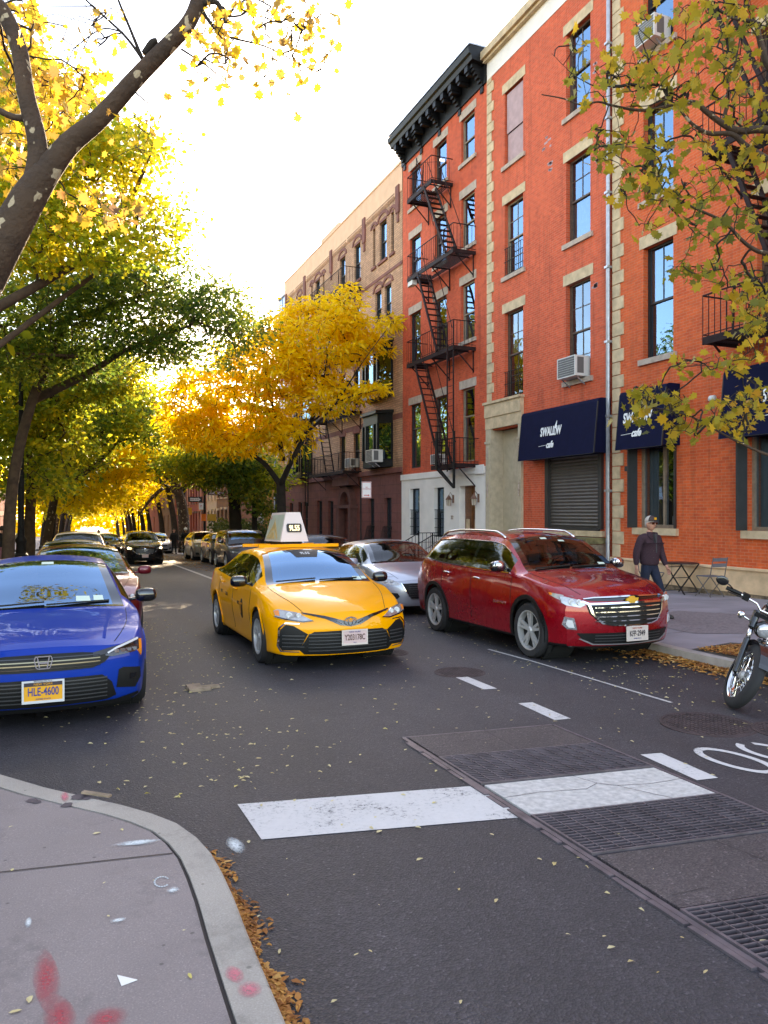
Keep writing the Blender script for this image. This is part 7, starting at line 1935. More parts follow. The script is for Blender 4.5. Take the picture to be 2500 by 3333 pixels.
bigtree('maple_tree', 'leafy green tree second beyond the ornate lamp post', LT, [(V3(-1.30, 35, -.1), .24), (V3(-1.25, 35, 2.5), .21), (V3(-1.15, 35.1, 4.5), .20), (V3(-1.1, 35.3, 6), .18), (V3(-1.0, 35.5, 8.5), .12)],
        [[(V3(-1.15, 35.1, 4), .16), (at(50, 1300, 30), .10), (at(0, 1200, 30), .06)], [(V3(-1.15, 35.2, 5), .14), (at(200, 1350, 30), .10), (at(330, 1240, 30), .06), (at(400, 1180, 30), .03)]],
        [(100, 1300, 190, 130), (60, 1500, 120, 130, .8), (260, 1260, 180, 80, .9), (180, 1420, 140, 70, .7), (190, 1560, 60, 60, .4), (150, 1190, 260, 70, 1.2), (380, 1200, 120, 60)], 30, 3.5, 520, 42, .7, .17, 'leaf', 'leaf_green', 'bark', seed=23, rt=.010)
bigtree('plane_tree', 'leaning plane tree with a long pale branch over the parked cars', LT, [(V3(-1.0, 46, -.1), .28), (V3(-.6, 46, 2.5), .22), (V3(-.15, 46, 5), .21), (V3(.2, 46, 6.5), .23)],
        [[(V3(.1, 46, 6.0), .22), (at(240, 1552, 39.5), .16), (at(300, 1520, 39.5), .13), (at(345, 1480, 39.5), .10), (at(385, 1440, 39), .07), (at(440, 1425, 39), .04)], [(V3(.1, 46, 6.2), .2), (at(210, 1480, 39.5), .14), (at(215, 1400, 39.5), .08)], [(at(215, 1560, 39.5), .14), (at(260, 1440, 39.5), .12), (at(350, 1390, 39), .07), (at(400, 1300, 39), .04)]],
        [(300, 1340, 230, 110), (420, 1300, 120, 80, .7), (250, 1480, 130, 70, .7), (150, 1520, 100, 90, .5), (480, 1400, 90, 60, .5)], 40, 4, 420, 34, .9, .22, 'leaf', 'leaf_green', 'bark_plane', seed=24, rt=.012)
bigtree('plane_tree', 'darker tree leaning behind the pale-branched plane tree', LT, [(V3(-.75, 54, -.1), .26), (V3(-.6, 54, 3), .22), (V3(-.2, 54, 6), .2), (V3(.3, 54, 9), .15)],
        [[(V3(-.3, 54, 5.5), .2), (at(240, 1490, 47), .15), (at(330, 1420, 46), .09), (at(400, 1400, 46), .04)], [(V3(-.2, 54, 6.5), .16), (at(330, 1530, 47), .10), (at(420, 1470, 46), .05)]],
        [(330, 1480, 190, 90), (300, 1600, 110, 60, .7), (180, 1600, 110, 90, .6), (460, 1480, 110, 70, .6)], 47, 4, 330, 34, 1.0, .25, 'leaf', 'leaf_gold', 'bark_dark', seed=25, rt=.014)
# -- right side trees
RT = 'street trees along the right pavement'
bigtree('locust_tree', 'golden honey locust glowing before the beige building', RT, [(V3(8.95, 33.2, -.1), .26), (V3(8.95, 33.2, 2.6), .20), (V3(8.9, 33.2, 3.9), .19)],
        [[(V3(8.9, 33.2, 3.6), .15), (at(950, 1500, 33), .11), (at(1000, 1400, 33), .09), (at(1040, 1300, 33), .06), (at(1060, 1200, 32.5), .03), (at(1080, 1050, 32), .02)], [(V3(8.9, 33.2, 3.6), .14), (at(850, 1500, 33.5), .10), (at(740, 1440, 34), .08), (at(660, 1380, 34), .05), (at(600, 1300, 34), .02)], [(at(920, 1500, 33), .12), (at(900, 1370, 33), .08), (at(870, 1250, 33), .05), (at(860, 1120, 33), .03)], [(at(1020, 1370, 33), .05), (at(1120, 1300, 32), .03), (at(1230, 1270, 31), .015)], [(at(960, 1440, 33), .08), (at(1080, 1330, 32), .04), (at(1180, 1180, 31.5), .02), (at(1280, 1045, 31), .01)]],
        [(1010, 1120, 210, 150), (1110, 1020, 90, 70), (1190, 1120, 90, 70, .8), (850, 1190, 210, 110), (640, 1290, 120, 100, .9), (830, 1350, 230, 90), (1050, 1290, 150, 60, .8), (1200, 1275, 75, 25, 1.), (1270, 1050, 45, 18, 1.6), (1120, 950, 35, 30, .8), (720, 1420, 170, 70, .9), (600, 1370, 90, 60, .8), (940, 1440, 90, 60, .5)], 33, 2.6, 820, 30, .50, .25, 'frond', 'leaf_locust', 'bark_dark', seed=31, rt=.008)
bigtree('street_tree', 'dark forked tree left of the ochre building', RT, [(V3(9.3, 44.5, -.1), .40), (V3(9.2, 44.5, 3), .34), (V3(9.0, 44.5, 5), .30)],
        [[(V3(9.1, 44.5, 4.5), .24), (at(675, 1560, 44), .20), (at(660, 1510, 44), .14), (at(620, 1470, 44), .08)], [(V3(9.0, 44.5, 4.8), .22), (at(725, 1560, 44), .16), (at(760, 1500, 44), .10), (at(800, 1460, 44), .05)]],
        [(700, 1480, 140, 70), (620, 1500, 110, 60, .8), (800, 1520, 100, 60, .8), (880, 1560, 60, 40, .6), (640, 1560, 70, 30, .4)], 44, 3.5, 320, 36, .9, .22, 'leaf', 'leaf_green', 'bark_dark', seed=32, rt=.012)
bigtree('street_tree', 'thin young tree before the ochre building', RT, [(V3(9.9, 42.5, -.1), .17), (V3(9.9, 42.5, 3), .14), (V3(9.9, 42.5, 4.5), .10), (V3(9.9, 42.5, 6.5), .06)], [[(V3(9.9, 42.5, 3.5), .08), (at(740, 1540, 42), .05), (at(710, 1480, 42), .03)]],
        [(820, 1600, 60, 40), (770, 1530, 80, 50), (850, 1660, 50, 25, .7), (700, 1560, 60, 30, .5)], 42, 2, 120, 34, .7, .2, 'oak', 'leaf_oak', 'bark_dark', seed=33, rt=.01)
bigtree('plane_tree', 'plane tree with two arching limbs left of the standing cyclist', RT, [(V3(8.2, 57.5, -.1), .46), (V3(8.1, 57.5, 3), .38), (V3(7.6, 57.5, 5), .32), (V3(7.4, 57.5, 6.6), .28)],
        [[(V3(7.5, 57.5, 6.2), .2), (at(565, 1600, 56), .18), (at(600, 1585, 56), .12), (at(640, 1555, 55), .06)], [(V3(7.5, 57.5, 6.4), .22), (at(525, 1570, 56), .18), (at(500, 1510, 56), .13), (at(470, 1440, 55), .07)], [(at(530, 1590, 56), .15), (at(495, 1620, 56), .12), (at(450, 1680, 56), .05)]],
        [(520, 1430, 140, 80), (620, 1480, 90, 50, .7), (420, 1450, 110, 60, .7)], 56, 4, 280, 34, 1.1, .3, 'leaf', 'leaf_gold', 'bark_plane', seed=34, rt=.015)
# -- repeated trees of the avenue beyond the crossing
def proto(label, mat, bark, seed, lean, grp, nm='avenue_tree', size=.40, H=13.0):
    rnd = random.Random(seed); t = thing(nm, (0, 0, 0), label, 'tree', grp, local=True); b = MB()
    tk = [(Vector((0, 0, -.2)), .34), (Vector((lean*.15, .1, 2.5)), .27), (Vector((lean*.5, 0, 5)), .23)]
    tp = spl([p for p, r in tk]); b.tube(tp, lrad(tk, 5, len(tp)), 9); b.build('trunk', bark, t, True)
    b = MB(); skel = list(tp[6:])
    for k in range(5):
        a = k*1.26+rnd.random(); e = Vector((lean*2.2+2.4*math.cos(a), 2.6*math.sin(a), H*.72+rnd.uniform(-1, 1.5))); m = Vector((lean*1.2+1.4*math.cos(a), 1.4*math.sin(a), 7.2))
        L = [(tp[-1], .15), (m, .11), (e, .05)]; lp = spl([p for p, r in L]); b.tube(lp, lrad(L, 5, len(lp)), 7); skel += lp[1:]
    cl = []
    while len(cl) < 300:
        x, y, z = rnd.uniform(-1, 1), rnd.uniform(-1, 1), rnd.uniform(-1, 1); q = x*x+y*y+z*z
        if .25 < q < 1: cl.append(Vector((lean*1.9+4.6*x, 4.6*y, H*.66+H*.33*z-.0+(.9*(abs(x)) if z < 0 else 0))))
    grow(b, skel, cl, rt=.012, seed=seed, sides=4, n=4); b.build('branches', bark, t, True)
    r = np.random.RandomState(seed); P = np.concatenate([r.normal(size=(int(15*rnd.uniform(.5, 1.6)), 3))*np.array([.75, .75, .42])+np.array(c) for c in cl])
    leafmesh('leaves', P, size, 'leaf', mat, t, seed, .1, .3)
    return t
GR = 'avenue trees beyond the crossing'
pa = proto('golden avenue tree at the left kerb just beyond the crossing', 'leaf_gold', 'bark_plane', 41, 1.6, GR, size=.33)
pb_ = proto('golden avenue tree at the right kerb just beyond the crossing', 'leaf_gold', 'bark_dark', 42, -1.3, GR, size=.33)
pc_ = proto('greenish avenue tree on the left beyond the crossing, second in line', 'leaf_green', 'bark_dark', 43, 1.4, GR, size=.33)
snapshot()
ordn = ['second', 'third', 'fourth', 'fifth', 'sixth', 'seventh', 'eighth', 'ninth', 'tenth', 'eleventh', 'twelfth', 'thirteenth']
pa.location = (-1.1, 72, gz(72)); pb_.location = (9.4, 71, gz(71)); pc_.location = (-1.3, 60.5, gz(60.5)); pc_['label'] = 'greenish golden tree at the left kerb right at the crossing'
for i in range(9):
    y = 84+i*12.5+rnd.uniform(-2, 2); o = copytree([pa, pa, pc_][i % 3] if i else pa); o.location = (-2.2+.018*(y-12)+rnd.uniform(-.3, .3), y, gz(y)); o.rotation_euler.z = rnd.uniform(-.5, .5); k = rnd.uniform(.9, 1.12); o.scale = (k, k, k); o['label'] = f'{ordn[i]} golden avenue tree beyond the crossing along the left kerb'
    y = 83+i*12.5+rnd.uniform(-2, 2); o = copytree([pb_, pb_, pb_][i % 3]); o.location = (8.3+.018*(y-12)+rnd.uniform(-.3, .3), y, gz(y)); o.rotation_euler.z = rnd.uniform(-.5, .5); k = rnd.uniform(.88, 1.08); o.scale = (k, k, k); o['label'] = f'{ordn[i]} golden avenue tree beyond the crossing along the right kerb'
# far end of the avenue closes in a wooded mass
P = []; r_ = np.random.RandomState(77)
P = np.stack([r_.uniform(-40, 60, 26000), r_.uniform(196, 240, 26000), r_.uniform(-6, 14, 26000)], 1); P[:, 2] += 4*np.sin(P[:, 0]*.21)
o = leafmesh('distant_trees', P, 1.1, 'leaf', 'leaf_gold', None, 7, 0, 0); tag(o, kind='stuff')
# trees standing on the left behind the first row (yards)
yd = proto('green yard tree behind the left pavement near the lamp post', 'leaf_green', 'bark_dark', 51, .2, 'yard trees on the left', 'yard_tree', .30, 10.5)
snapshot(); yd.location = (-6.6, 23, gz(23))
for (x, y, l) in ((-6.8, 33, 'green yard tree second behind the left pavement'), (-6.4, 43, 'green yard tree third behind the left pavement'), (-6.8, 53, 'green yard tree farthest behind the left pavement'), (-6.9, 13.5, 'green yard tree nearest the camera behind the left pavement')):
    o = copytree(yd); o.location = (x, y, gz(y)); o.rotation_euler.z = rnd.uniform(0, 6); o['label'] = l
# hedge at the cross street corner
P = np.stack([r_.uniform(9.6, 13.2, 5200), r_.uniform(50.5, 57, 5200), r_.uniform(-1.1, .9, 5200)], 1); P[:, 2] += .5*np.sin(P[:, 1]*2)*np.cos(P[:, 0]*2.2)
o = leafmesh('shrub', P, .2, 'leaf', 'leaf_hedge', None, 8); tag(o, 'low dark green shrubbery at the crossing corner before the ochre building', 'shrub')
# ================================================================ people
simple('skin', (.50, .24, .16), .55, var=.08)
simple('coat_plum', (.055, .032, .040), .95, var=.25, vscale=60, spec=.1, bmp=.5, bscale=180)
simple('shirt_blue', (.05, .05, .055), .9); simple('jeans', (.008, .013, .030), .9, var=.35, vscale=7)
simple('dark_cloth', (.02, .018, .02), .9); simple('brown_cloth', (.07, .04, .03), .9); simple('cap_cream', (.50, .44, .38), .8); simple('cap_dark', (.05, .03, .03), .8)
simple('helmet_white', (.75, .75, .75), .3); simple('shoe', (.03, .025, .022), .6); simple('hair_dark', (.03, .02, .015), .8); simple('pink_cloth', (.45, .20, .24), .9); simple('hair_grey', (.42, .38, .35), .9)
def skinmesh(name, nodes, edges, mat, parent, sub=2, extra=None, root=0):
    me = bpy.data.meshes.new(name); me.from_pydata([n[0] for n in nodes], edges, [])
    o = bpy.data.objects.new('tmp', me); COL.objects.link(o)
    m = o.modifiers.new('s', 'SKIN'); m.use_smooth_shade = True; m.branch_smoothing = .4
    if not me.skin_vertices: me.attributes.new('x', 'FLOAT', 'POINT')
    sv = me.skin_vertices[0].data if me.skin_vertices else None
    if sv is None:
        bpy.context.view_layer.objects.active = o; bpy.ops.mesh.customdata_skin_add(); sv = me.skin_vertices[0].data
    for i, n in enumerate(nodes):
        r = n[1] if hasattr(n[1], '__len__') else (n[1], n[1]); sv[i].radius = r; sv[i].use_root = i == root
    s = o.modifiers.new('u', 'SUBSURF'); s.levels = sub; s.render_levels = sub
    dg = bpy.context.evaluated_depsgraph_get(); m2 = bpy.data.meshes.new_from_object(o.evaluated_get(dg)); m2.name = name
    bpy.data.objects.remove(o)
    m2.materials.clear(); m2.materials.append(M(mat))
    m2.polygons.foreach_set('use_smooth', [True]*len(m2.polygons))
    if extra:
        v = [tuple(a.co) for a in m2.vertices]; f = [tuple(p.vertices) for p in m2.polygons]; k = len(v)
        v += list(extra.v); f += [tuple(i+k for i in q) for q in extra.f]
        m2 = bpy.data.meshes.new(name); m2.from_pydata(v, [], f); m2.materials.append(M(mat)); m2.polygons.foreach_set('use_smooth', [True]*len(f))
    r = bpy.data.objects.new(name, m2); COL.objects.link(r); r.parent = parent; ORG[r.name] = Vector(); return r
def person(label, x, y, zoff, face_deg, H=1.74, coat='dark_cloth', legs='jeans', stride=.22, hat=None, glasses=False, hero=False, group=None, hair='hair_dark', sit=None, arm=(.10, -.06), bend=0):
    """local frame: faces -Y, x across, z up; face_deg turns the figure"""
    t = thing('person', (0, 0, 0), label, 'person', group, local=True); k = H/1.74
    hip = .92; sh = 1.43; F_ = -1
    st = stride
    if sit: kneeL, kneeR, anL, anR = (.14, -.38, .62), (-.14, -.38, .62), (.13, -.30, .16), (-.13, -.22, .20)
    else: kneeL, kneeR, anL, anR = (.095, -st*.62, .50), (-.095, st*.10, .49), (.095, -st*.95, .085), (-.095, st*1.0, .11)
    if sit: hip = .78; sh = 1.27
    lean = -bend
    P = lambda a, dz=0: a
    # trousers
    nd = [((0, 0, hip), (.14, .11)), ((.09, 0, hip-.07), (.095, .105)), (kneeL, .062), (anL, (.052, .055)), ((-.09, 0, hip-.07), (.095, .105)), (kneeR, .062), (anR, (.052, .055)), ((0, 0, hip+.10), (.145, .105))]
    skinmesh('trousers', nd, [(0, 1), (1, 2), (2, 3), (0, 4), (4, 5), (5, 6), (0, 7)], legs, t)
    for an, s in ((anL, 1), (anR, -1)):
        b = MB(); b.ball((0, 0, 0), 1, 8)
        for i, v in enumerate(b.v): b.v[i] = (an[0]+v[0]*.048, an[1]-.055+v[1]*.135, max(an[2]-.085, an[2]-.045+v[2]*.05))
        b.build('shoe', 'shoe', t, True)
    # body (skin): neck, head, forearms, hands
    L = lambda z: lean*(z-hip)/(sh-hip)
    hz = sh+.20
    nd = [((0, L(sh-.05), sh-.05), (.10, .07)), ((0, L(sh)+.0, sh+.05), .056), ((0, L(sh)-.015, sh+.11), .055)]
    ed = [(0, 1), (1, 2)]
    ex = MB(); ex.ball((0, 0, 0), 1, 16)
    yc = L(sh)-.03
    for i, v in enumerate(ex.v):
        a, b_, c = v; w = .077*(1-.22*max(0, -c)**1.5); d = .098*(1-.10*max(0, -c)); yy = b_*d
        if b_ < -.75: yy *= .97
        if c < -.3 and b_ < 0: yy -= .006*(-c)
        ex.v[i] = (a*w, yc+yy, hz+c*.122)
    ex.prism([(-.006, .035), (.006, .035), (.017, -.022), (0, -.034), (-.017, -.022)], lambda a, c: (a, yc-.088, hz+c), lambda a, c: (a*.6, yc-.092-(.026 if c < 0 else .006), hz+c))
    for s in (1, -1): ex.ball((s*.079, yc+.005, hz-.005), .026, 6, (.4, .8, 1.2))
    hands = []
    for s in (1, -1):
        a = arm[0] if s > 0 else arm[1]
        shp = (s*.185, L(sh-.03), sh-.035); el = (s*.245, L(sh-.3)+.02-a*.4, sh-.31); wr = (s*.25, L(sh-.5)-.04-a, sh-.555)
        if sit: el = (s*.25, -.10, sh-.26); wr = (s*.22, -.38, sh-.30)
        hands.append((shp, el, wr, s))
    for shp, el, wr, s in hands:
        n = len(nd)+2; wv = Vector(wr); d = (wv-Vector(el)).normalized(); pm = wv+d*.055
        nd += [(shp, .035), (el, .034), (tuple(wv-d*.12), .034), (wr, (.027, .024)), (tuple(pm), (.036, .018))]; ed += [(0, n-2), (n-2, n-1), (n-1, n), (n, n+1), (n+1, n+2)]
        # fingers: curled, different lengths, thumb from the side of the palm
        fw = Vector((0, -1, 0))
        for f, (off, ln) in enumerate(((-.027, .078), (-.009, .088), (.009, .082), (.026, .064))):
            root = pm+fw*(-off)*1.0+d*.020; m1 = root+d*ln*.45+Vector((-s*.006, 0, 0)); m2 = m1+(d*.75+Vector((-s*.6, -.1, 0))).normalized()*ln*.30; m3 = m2+(d*.35+Vector((-s*.9, 0, 0))).normalized()*ln*.25
            ex.tube([root-d*.02, root, m1, m2, m3], [.0095, .0098, .009, .0085, .006], 6)
        th0 = wv+d*.018+fw*.018; th1 = th0+(fw*.8+d*.7).normalized()*.035; th2 = th1+(d*1.+fw*.25+Vector((-s*.3, 0, 0))).normalized()*.030
        ex.tube([th0, th1, th2], [.0125, .0115, .008], 6)
    # link forearms to the body through the sleeves so that the body is one figure
    skinmesh('body', nd, ed, 'skin', t, extra=ex)
    # coat
    nd = [((0, L(hip), hip-.02), (.175, .125)), ((0, L(1.1)-.01, hip+.20), (.205, .15)), ((0, L(1.3)-.005, sh-.17), (.205, .14)), ((0, L(sh), sh-.02), (.13, .085)), ((0, L(sh)+.01, sh+.045), (.072, .066))]
    ed = [(0, 1), (1, 2), (2, 3), (3, 4)]
    for shp, el, wr, s in hands:
        n = len(nd); w2 = tuple(Vector(wr).lerp(Vector(el), .10)); nd += [(tuple(Vector(shp)*1), .086), (tuple(Vector(shp).lerp(Vector(el), .5)), .078), (el, .070), (tuple(Vector(el).lerp(Vector(w2), .6)), .055), (w2, .042)]; ed += [(3, n), (n, n+1), (n+1, n+2), (n+2, n+3), (n+3, n+4)]
    c = skinmesh('coat', nd, ed, coat, t, root=1)
    b = MB(); yc2 = L(sh)-.06
    if hero:
        b.prism([(-.035, sh+.03), (.035, sh+.03), (.022, sh-.08), (.022, sh-.30), (.008, sh-.30), (-.006, sh-.08)], lambda a, z: (a, -.150-.015*(sh-z), z), lambda a, z: (a, -.02, z)); b.build('shirt', 'shirt_blue', c)
        for s in (1, -1):
            b = MB(); b.prism([(s*.02, sh+.055), (s*.085, sh+.05), (s*.11, sh-.02), (s*.045, sh-.085)], lambda a, z: (a, -.105-(.03 if z < sh-.03 else 0), z), lambda a, z: (a*1.1, -.02 if z > sh else -.09, z+.01)); b.build('collar', coat, c)
        b = MB()
        for z in (sh-.14, sh-.26, sh-.38): b.ball((-.045, -.142, z), .012, 6, (1, .5, 1))
        b.each('button', 'cap_dark', c)
    # hair / hat / glasses
    b = MB(); b.ball((0, 0, 0), 1, 12)
    for i, v in enumerate(b.v):
        a, b_, c_ = v
        if c_ < .05 and b_ < .2: v = (a*.9, b_*.85, max(c_, -.2)*.9)
        b.v[i] = (v[0]*.083, yc+.008+v[1]*.104, hz+.012+max(v[2], -.55)*.122)
    b.build('hair', hair, t, True)
    if hat == 'cap':
        b = MB(); b.ball((0, 0, 0), 1, 14)
        b.v = [(v[0]*.089, yc+.004+v[1]*.108, hz+.052+(max(v[2], -.05))*.095) for v in b.v]; hc = b.build('cap', 'cap_cream', t, True)
        b = MB(); n = 10
        top = [(math.sin(R(-62+124*i/n)), -math.cos(R(-62+124*i/n))) for i in range(n+1)]
        b.prism([(p[0]*.085, p[1]*.10-.0) for p in top]+[(p[0]*.075, p[1]*.185) for p in top[::-1]], lambda a, q: (a, yc+q, hz+.046-abs(a)*.25+(0 if q > -.12 else -.012)), lambda a, q: (a, yc+q, hz+.053-abs(a)*.25+(0 if q > -.12 else -.012))); b.build('cap_brim', 'cap_dark', hc)
        b = MB(); b.ball((0, 0, 0), 1, 12); b.v = [(v[0]*.092, yc+min(v[1], -.35)*.111+.004, hz+.052+max(v[2], -.02)*.098) for v in b.v]; b.build('cap_front', 'cap_dark', hc, True)
        b = MB(); b.box(-.025, .025, yc-.112, yc-.10, hz+.075, hz+.115); b.build('cap_badge', 'plate_yellow', hc)
    if hat == 'helmet':
        b = MB(); b.ball((0, yc+.01, hz+.05), .125, 12, (.95, 1.1, .85)); b.build('helmet', 'helmet_white', t, True)
    if glasses:
        b = MB()
        for s in (1, -1): b.box(s*.036-.027, s*.036+.027, yc-.103, yc-.095, hz-.008, hz+.028); b.bar((s*.063, yc-.097, hz+.018), (s*.082, yc+.01, hz+.012), .007)
        b.bar((-.01, yc-.099, hz+.018), (.01, yc-.099, hz+.018), .006); b.build('sunglasses', 'gloss_black', t)
    else:
        b = MB()
        for s in (1, -1): b.ball((s*.033, yc-.088, hz+.012), .011, 6, (1.2, .5, .8))
        b.build('eyes', 'cap_dark', t)
    b = MB(); b.bar((-.026, yc-.0955, hz-.062), (.026, yc-.0955, hz-.062), .005); b.build('mouth', 'brown_cloth', t)
    t.scale = (k, k, k); t.location = (x, y, gz(y)+zoff); t.rotation_euler = (0, 0, R(face_deg)); return t
man = person('older man in a plum coat, cap and sunglasses walking past the red crossover', 9.30, 10.42, .12, 4, H=1.71, coat='coat_plum', legs='jeans', stride=.28, hat='cap', glasses=True, hero=True, hair='hair_grey', arm=(.12, -.10))
person('person in dark clothes and white helmet standing over a bicycle by the parked cars', 7.35, 51, .02, 0, coat='dark_cloth', legs='dark_cloth', hat='helmet', stride=.12, group='distant people')
person('person in black standing beside the far plane tree trunk', 7.0, 54, .0, 20, coat='dark_cloth', legs='dark_cloth', stride=.1, group='distant people')
person('rider in brown on a scooter between the lanes of cars', 1.85, 46, .12, 0, coat='brown_cloth', legs='dark_cloth', sit=True, group='distant people')
person('person in a dark top and pink trousers behind the ornate lamp post', -2.25, 34, .13, 150, coat='dark_cloth', legs='pink_cloth', group='distant people')
person('person with a pale top walking on the left pavement between the trunks', -1.9, 42, .13, 170, coat='cap_cream', legs='brown_cloth', group='distant people')

# ================================================================ two-wheelers
simple('bike_black', (.008, .008, .009), .25, coat=.6, var=.1); simple('engine', (.05, .05, .052), .35, metal=.8, var=.3); simple('amber_lens', (.6, .2, .05), .2); simple('glass_lens', (.6, .6, .62), .1, metal=.6)
def spokewheel(parent, name, c, r, w, m, rimr, nsp=32, rimmat='chrome', hub=.05, tyremat='tyre'):
    b = MB(); prof = []
    for k in range(13): a = math.pi*k/12; prof.append((rimr+(r-rimr)*math.sin(a)**.8, -w/2*math.cos(a)))
    b.lathe(prof, (0,0,0), 'x', 44); b.xf(m); o = b.build(name, tyremat, parent, True)
    b = MB(); b.lathe([(rimr+.006, -w*.40), (rimr-.004, -w*.36), (rimr-.016, -w*.15), (rimr-.018, 0), (rimr-.016, w*.15), (rimr-.004, w*.36), (rimr+.006, w*.40)], (0,0,0), 'x', 44); b.xf(m); b.build('rim', rimmat, o, True)
    b = MB()
    for i in range(nsp):
        a = 2*math.pi*i/nsp; s = 1 if i % 2 else -1; ha = a+(.9 if (i//2) % 2 else -.9)
        b.tube([(s*.03, math.cos(ha)*hub, math.sin(ha)*hub), (0, math.cos(a)*(rimr-.014), math.sin(a)*(rimr-.014))], .0018, 4)
    b.xf(m); b.build('spokes', 'chrome', o)
    b = MB(); b.lathe([(.001, -.05), (hub*.6, -.05), (hub, -.03), (hub*.8, 0), (hub, .03), (hub*.6, .05), (.001, .05)], (0,0,0), 'x', 18); b.xf(m); b.build('hub', 'rim_silver', o, 30)
    return o
t = thing('motorcycle', (0, 0, 0), 'black motorcycle with a spoked chrome front wheel cut off by the right edge', 'motorcycle', None, local=True)
# local: front wheel contact at origin, bike extends to +Y
rk_ = R(27); st_ = R(38)
fc = Vector((0, 0, .325)); ax = Vector((0, math.sin(rk_), math.cos(rk_)))      # steering axis direction (up and back)
piv = fc+Vector((0, .05, 0))
Ms = Matrix.Translation(piv) @ Matrix.Rotation(st_, 4, ax) @ Matrix.Translation(-piv)
fw_ = spokewheel(t, 'front_wheel', fc, .325, .105, Ms @ Matrix.Translation(fc), .235, 36)
b = MB(); b.lathe([(.075, .064), (.145, .066), (.145, .070), (.075, .070)], (0,0,0), 'x', 30); b.xf(Ms @ Matrix.Translation(fc)); b.build('brake_disc', 'rim_silver', fw_)
b = MB(); b.lathe([(.075, .0), (.09, .02), (.09, .06), (.05, .062), (.001, .062)], (0,0,0), 'x', 20); b.xf(Ms @ Matrix.Translation(fc)); b.build('hub_cover', 'chrome', fw_, 30)
b = MB()
for s in (1, -1):
    p0 = fc+Vector((s*.095, -.0, 0)); b.tube([p0, p0+ax*.34], .030, 10); b.tube([p0+ax*.46, p0+ax*.63], .034, 10); b.tube([p0-ax*.03+Vector((0,-.01,0)), p0+Vector((0,.04,.0))], .02, 8)
b.box(-.13, .13, .22, .28, .85, .89)
n0 = len(b.v); b.xf(Ms); fk = b.build('fork', 'bike_black', t, 40)
b = MB()
for s in (1, -1): p0 = fc+Vector((s*.095, 0, 0)); b.tube([p0+ax*.34, p0+ax*.46], .022, 10)
b.xf(Ms); b.each('fork_tube', 'chrome', fk, True)
b = MB()     # fender
for i in range(14):
    a0, a1 = R(40+i*7.5), R(40+(i+1)*7.5)
    q = lambda a, x: fc+Vector((x, -math.cos(a)*.352*-1, math.sin(a)*.352))
    b.quad(q(a0, -.06), q(a0, .06), q(a1, .06), q(a1, -.06)); b.quad(q(a0, .06), q(a0, .062)+Vector((0,0,-.03)), q(a1, .062)+Vector((0,0,-.03)), q(a1, .06))
b.xf(Ms); b.build('front_fender', 'bike_black', t, True)
top = fc+ax*.63
b = MB(); b.tube([top+Vector((-.40, .13, .06)), top+Vector((-.30, .10, .07)), top+Vector((-.12, .04, .06)), top+Vector((-.08, .0, .02)), top+Vector((.08, 0, .02)), top+Vector((.12, .04, .06)), top+Vector((.30, .10, .07)), top+Vector((.40, .13, .06))], .0125, 8); b.xf(Ms); hb = b.build('handlebar', 'chrome', t, True)
b = MB()
for s in (1, -1):
    b.tube([top+Vector((s*.27, .09, .07)), top+Vector((s*.41, .135, .06))], .020, 10); b.box(top.x+s*.23-.03, top.x+s*.23+.03, top.y+.05, top.y+.11, top.z+.035, top.z+.10)
    b.tube([top+Vector((s*.25, .05, .065)), top+Vector((s*.30, .015, .055)), top+Vector((s*.41, .05, .045))], .006, 6)
b.xf(Ms); b.build('grip', 'black_trim', hb, 40)
for s in (1, -1):
    b = MB(); b.tube([top+Vector((s*.36, .11, .08)), top+Vector((s*.40, .10, .10)), top+Vector((s*.44, .09, .11))], .007, 6); c0 = len(b.v); b.ball((0,0,0), 1, 12)
    cc_ = top+Vector((s*.49, .09, .115))
    for i in range(c0, len(b.v)): v = b.v[i]; b.v[i] = (cc_.x+v[0]*.062, cc_.y+v[1]*.014, cc_.z+v[2]*.046)
    b.xf(Ms); b.build('mirror', 'bike_black', t, True)
b = MB(); b.ball(tuple(top+Vector((0, -.10, -.12))), .085, 12, (1, .8, 1)); b.xf(Ms); hl = b.build('headlight', 'bike_black', t, True)
b = MB(); b.ball(tuple(top+Vector((0, -.145, -.12))), .07, 10, (1, .5, 1)); b.xf(Ms); b.build('lens', 'glass_lens', hl, True)
for s in (1, -1):
    b = MB(); b.tube([top+Vector((s*.06, -.02, -.12)), top+Vector((s*.20, -.05, -.09))], .010, 8); b.ball(tuple(top+Vector((s*.23, -.055, -.085))), .040, 10, (.8, 1, 1)); b.xf(Ms); b.build('indicator', 'chrome', t, True)
b = MB(); b.tube([(0, .36, .98), (0, .75, .62), (0, .95, .36), (0, 1.35, .36), (0, 1.45, .62), (0, .80, .80), (0, .38, .92)], .024, 8); b.tube([(0, 1.38, .42), (0, 1.52, .33)], .03, 8); b.build('frame', 'bike_black', t, True)
b = MB(); b.ball((0, .72, .86), 1, 12, (.13, .30, .115)); b.build('tank', 'bike_black', t, True)
b = MB(); b.ball((0, 1.25, .74), 1, 12, (.13, .34, .055)); b.build('seat', 'black_trim', t, True)
b = MB(); b.box(-.13, .13, .62, 1.05, .22, .46)
for k in range(9): b.lathe([(.075, 0), (.075, .012)], (.0, .70, .48+k*.024), 'z', 14); b.lathe([(.075, 0), (.075, .012)], (.0, .92, .48+k*.024), 'z', 14)
b.tube([(-.10, .70, .55), (-.13, .58, .40), (-.15, .72, .20), (-.15, 1.6, .24)], .028, 10); b.ball((.14, .85, .36), .11, 10, (.4, 1, 1)); b.build('engine', 'engine', t, 40)
rw = spokewheel(t, 'rear_wheel', None, .32, .14, Matrix.Translation((0, 1.52, .32)), .21, 32)
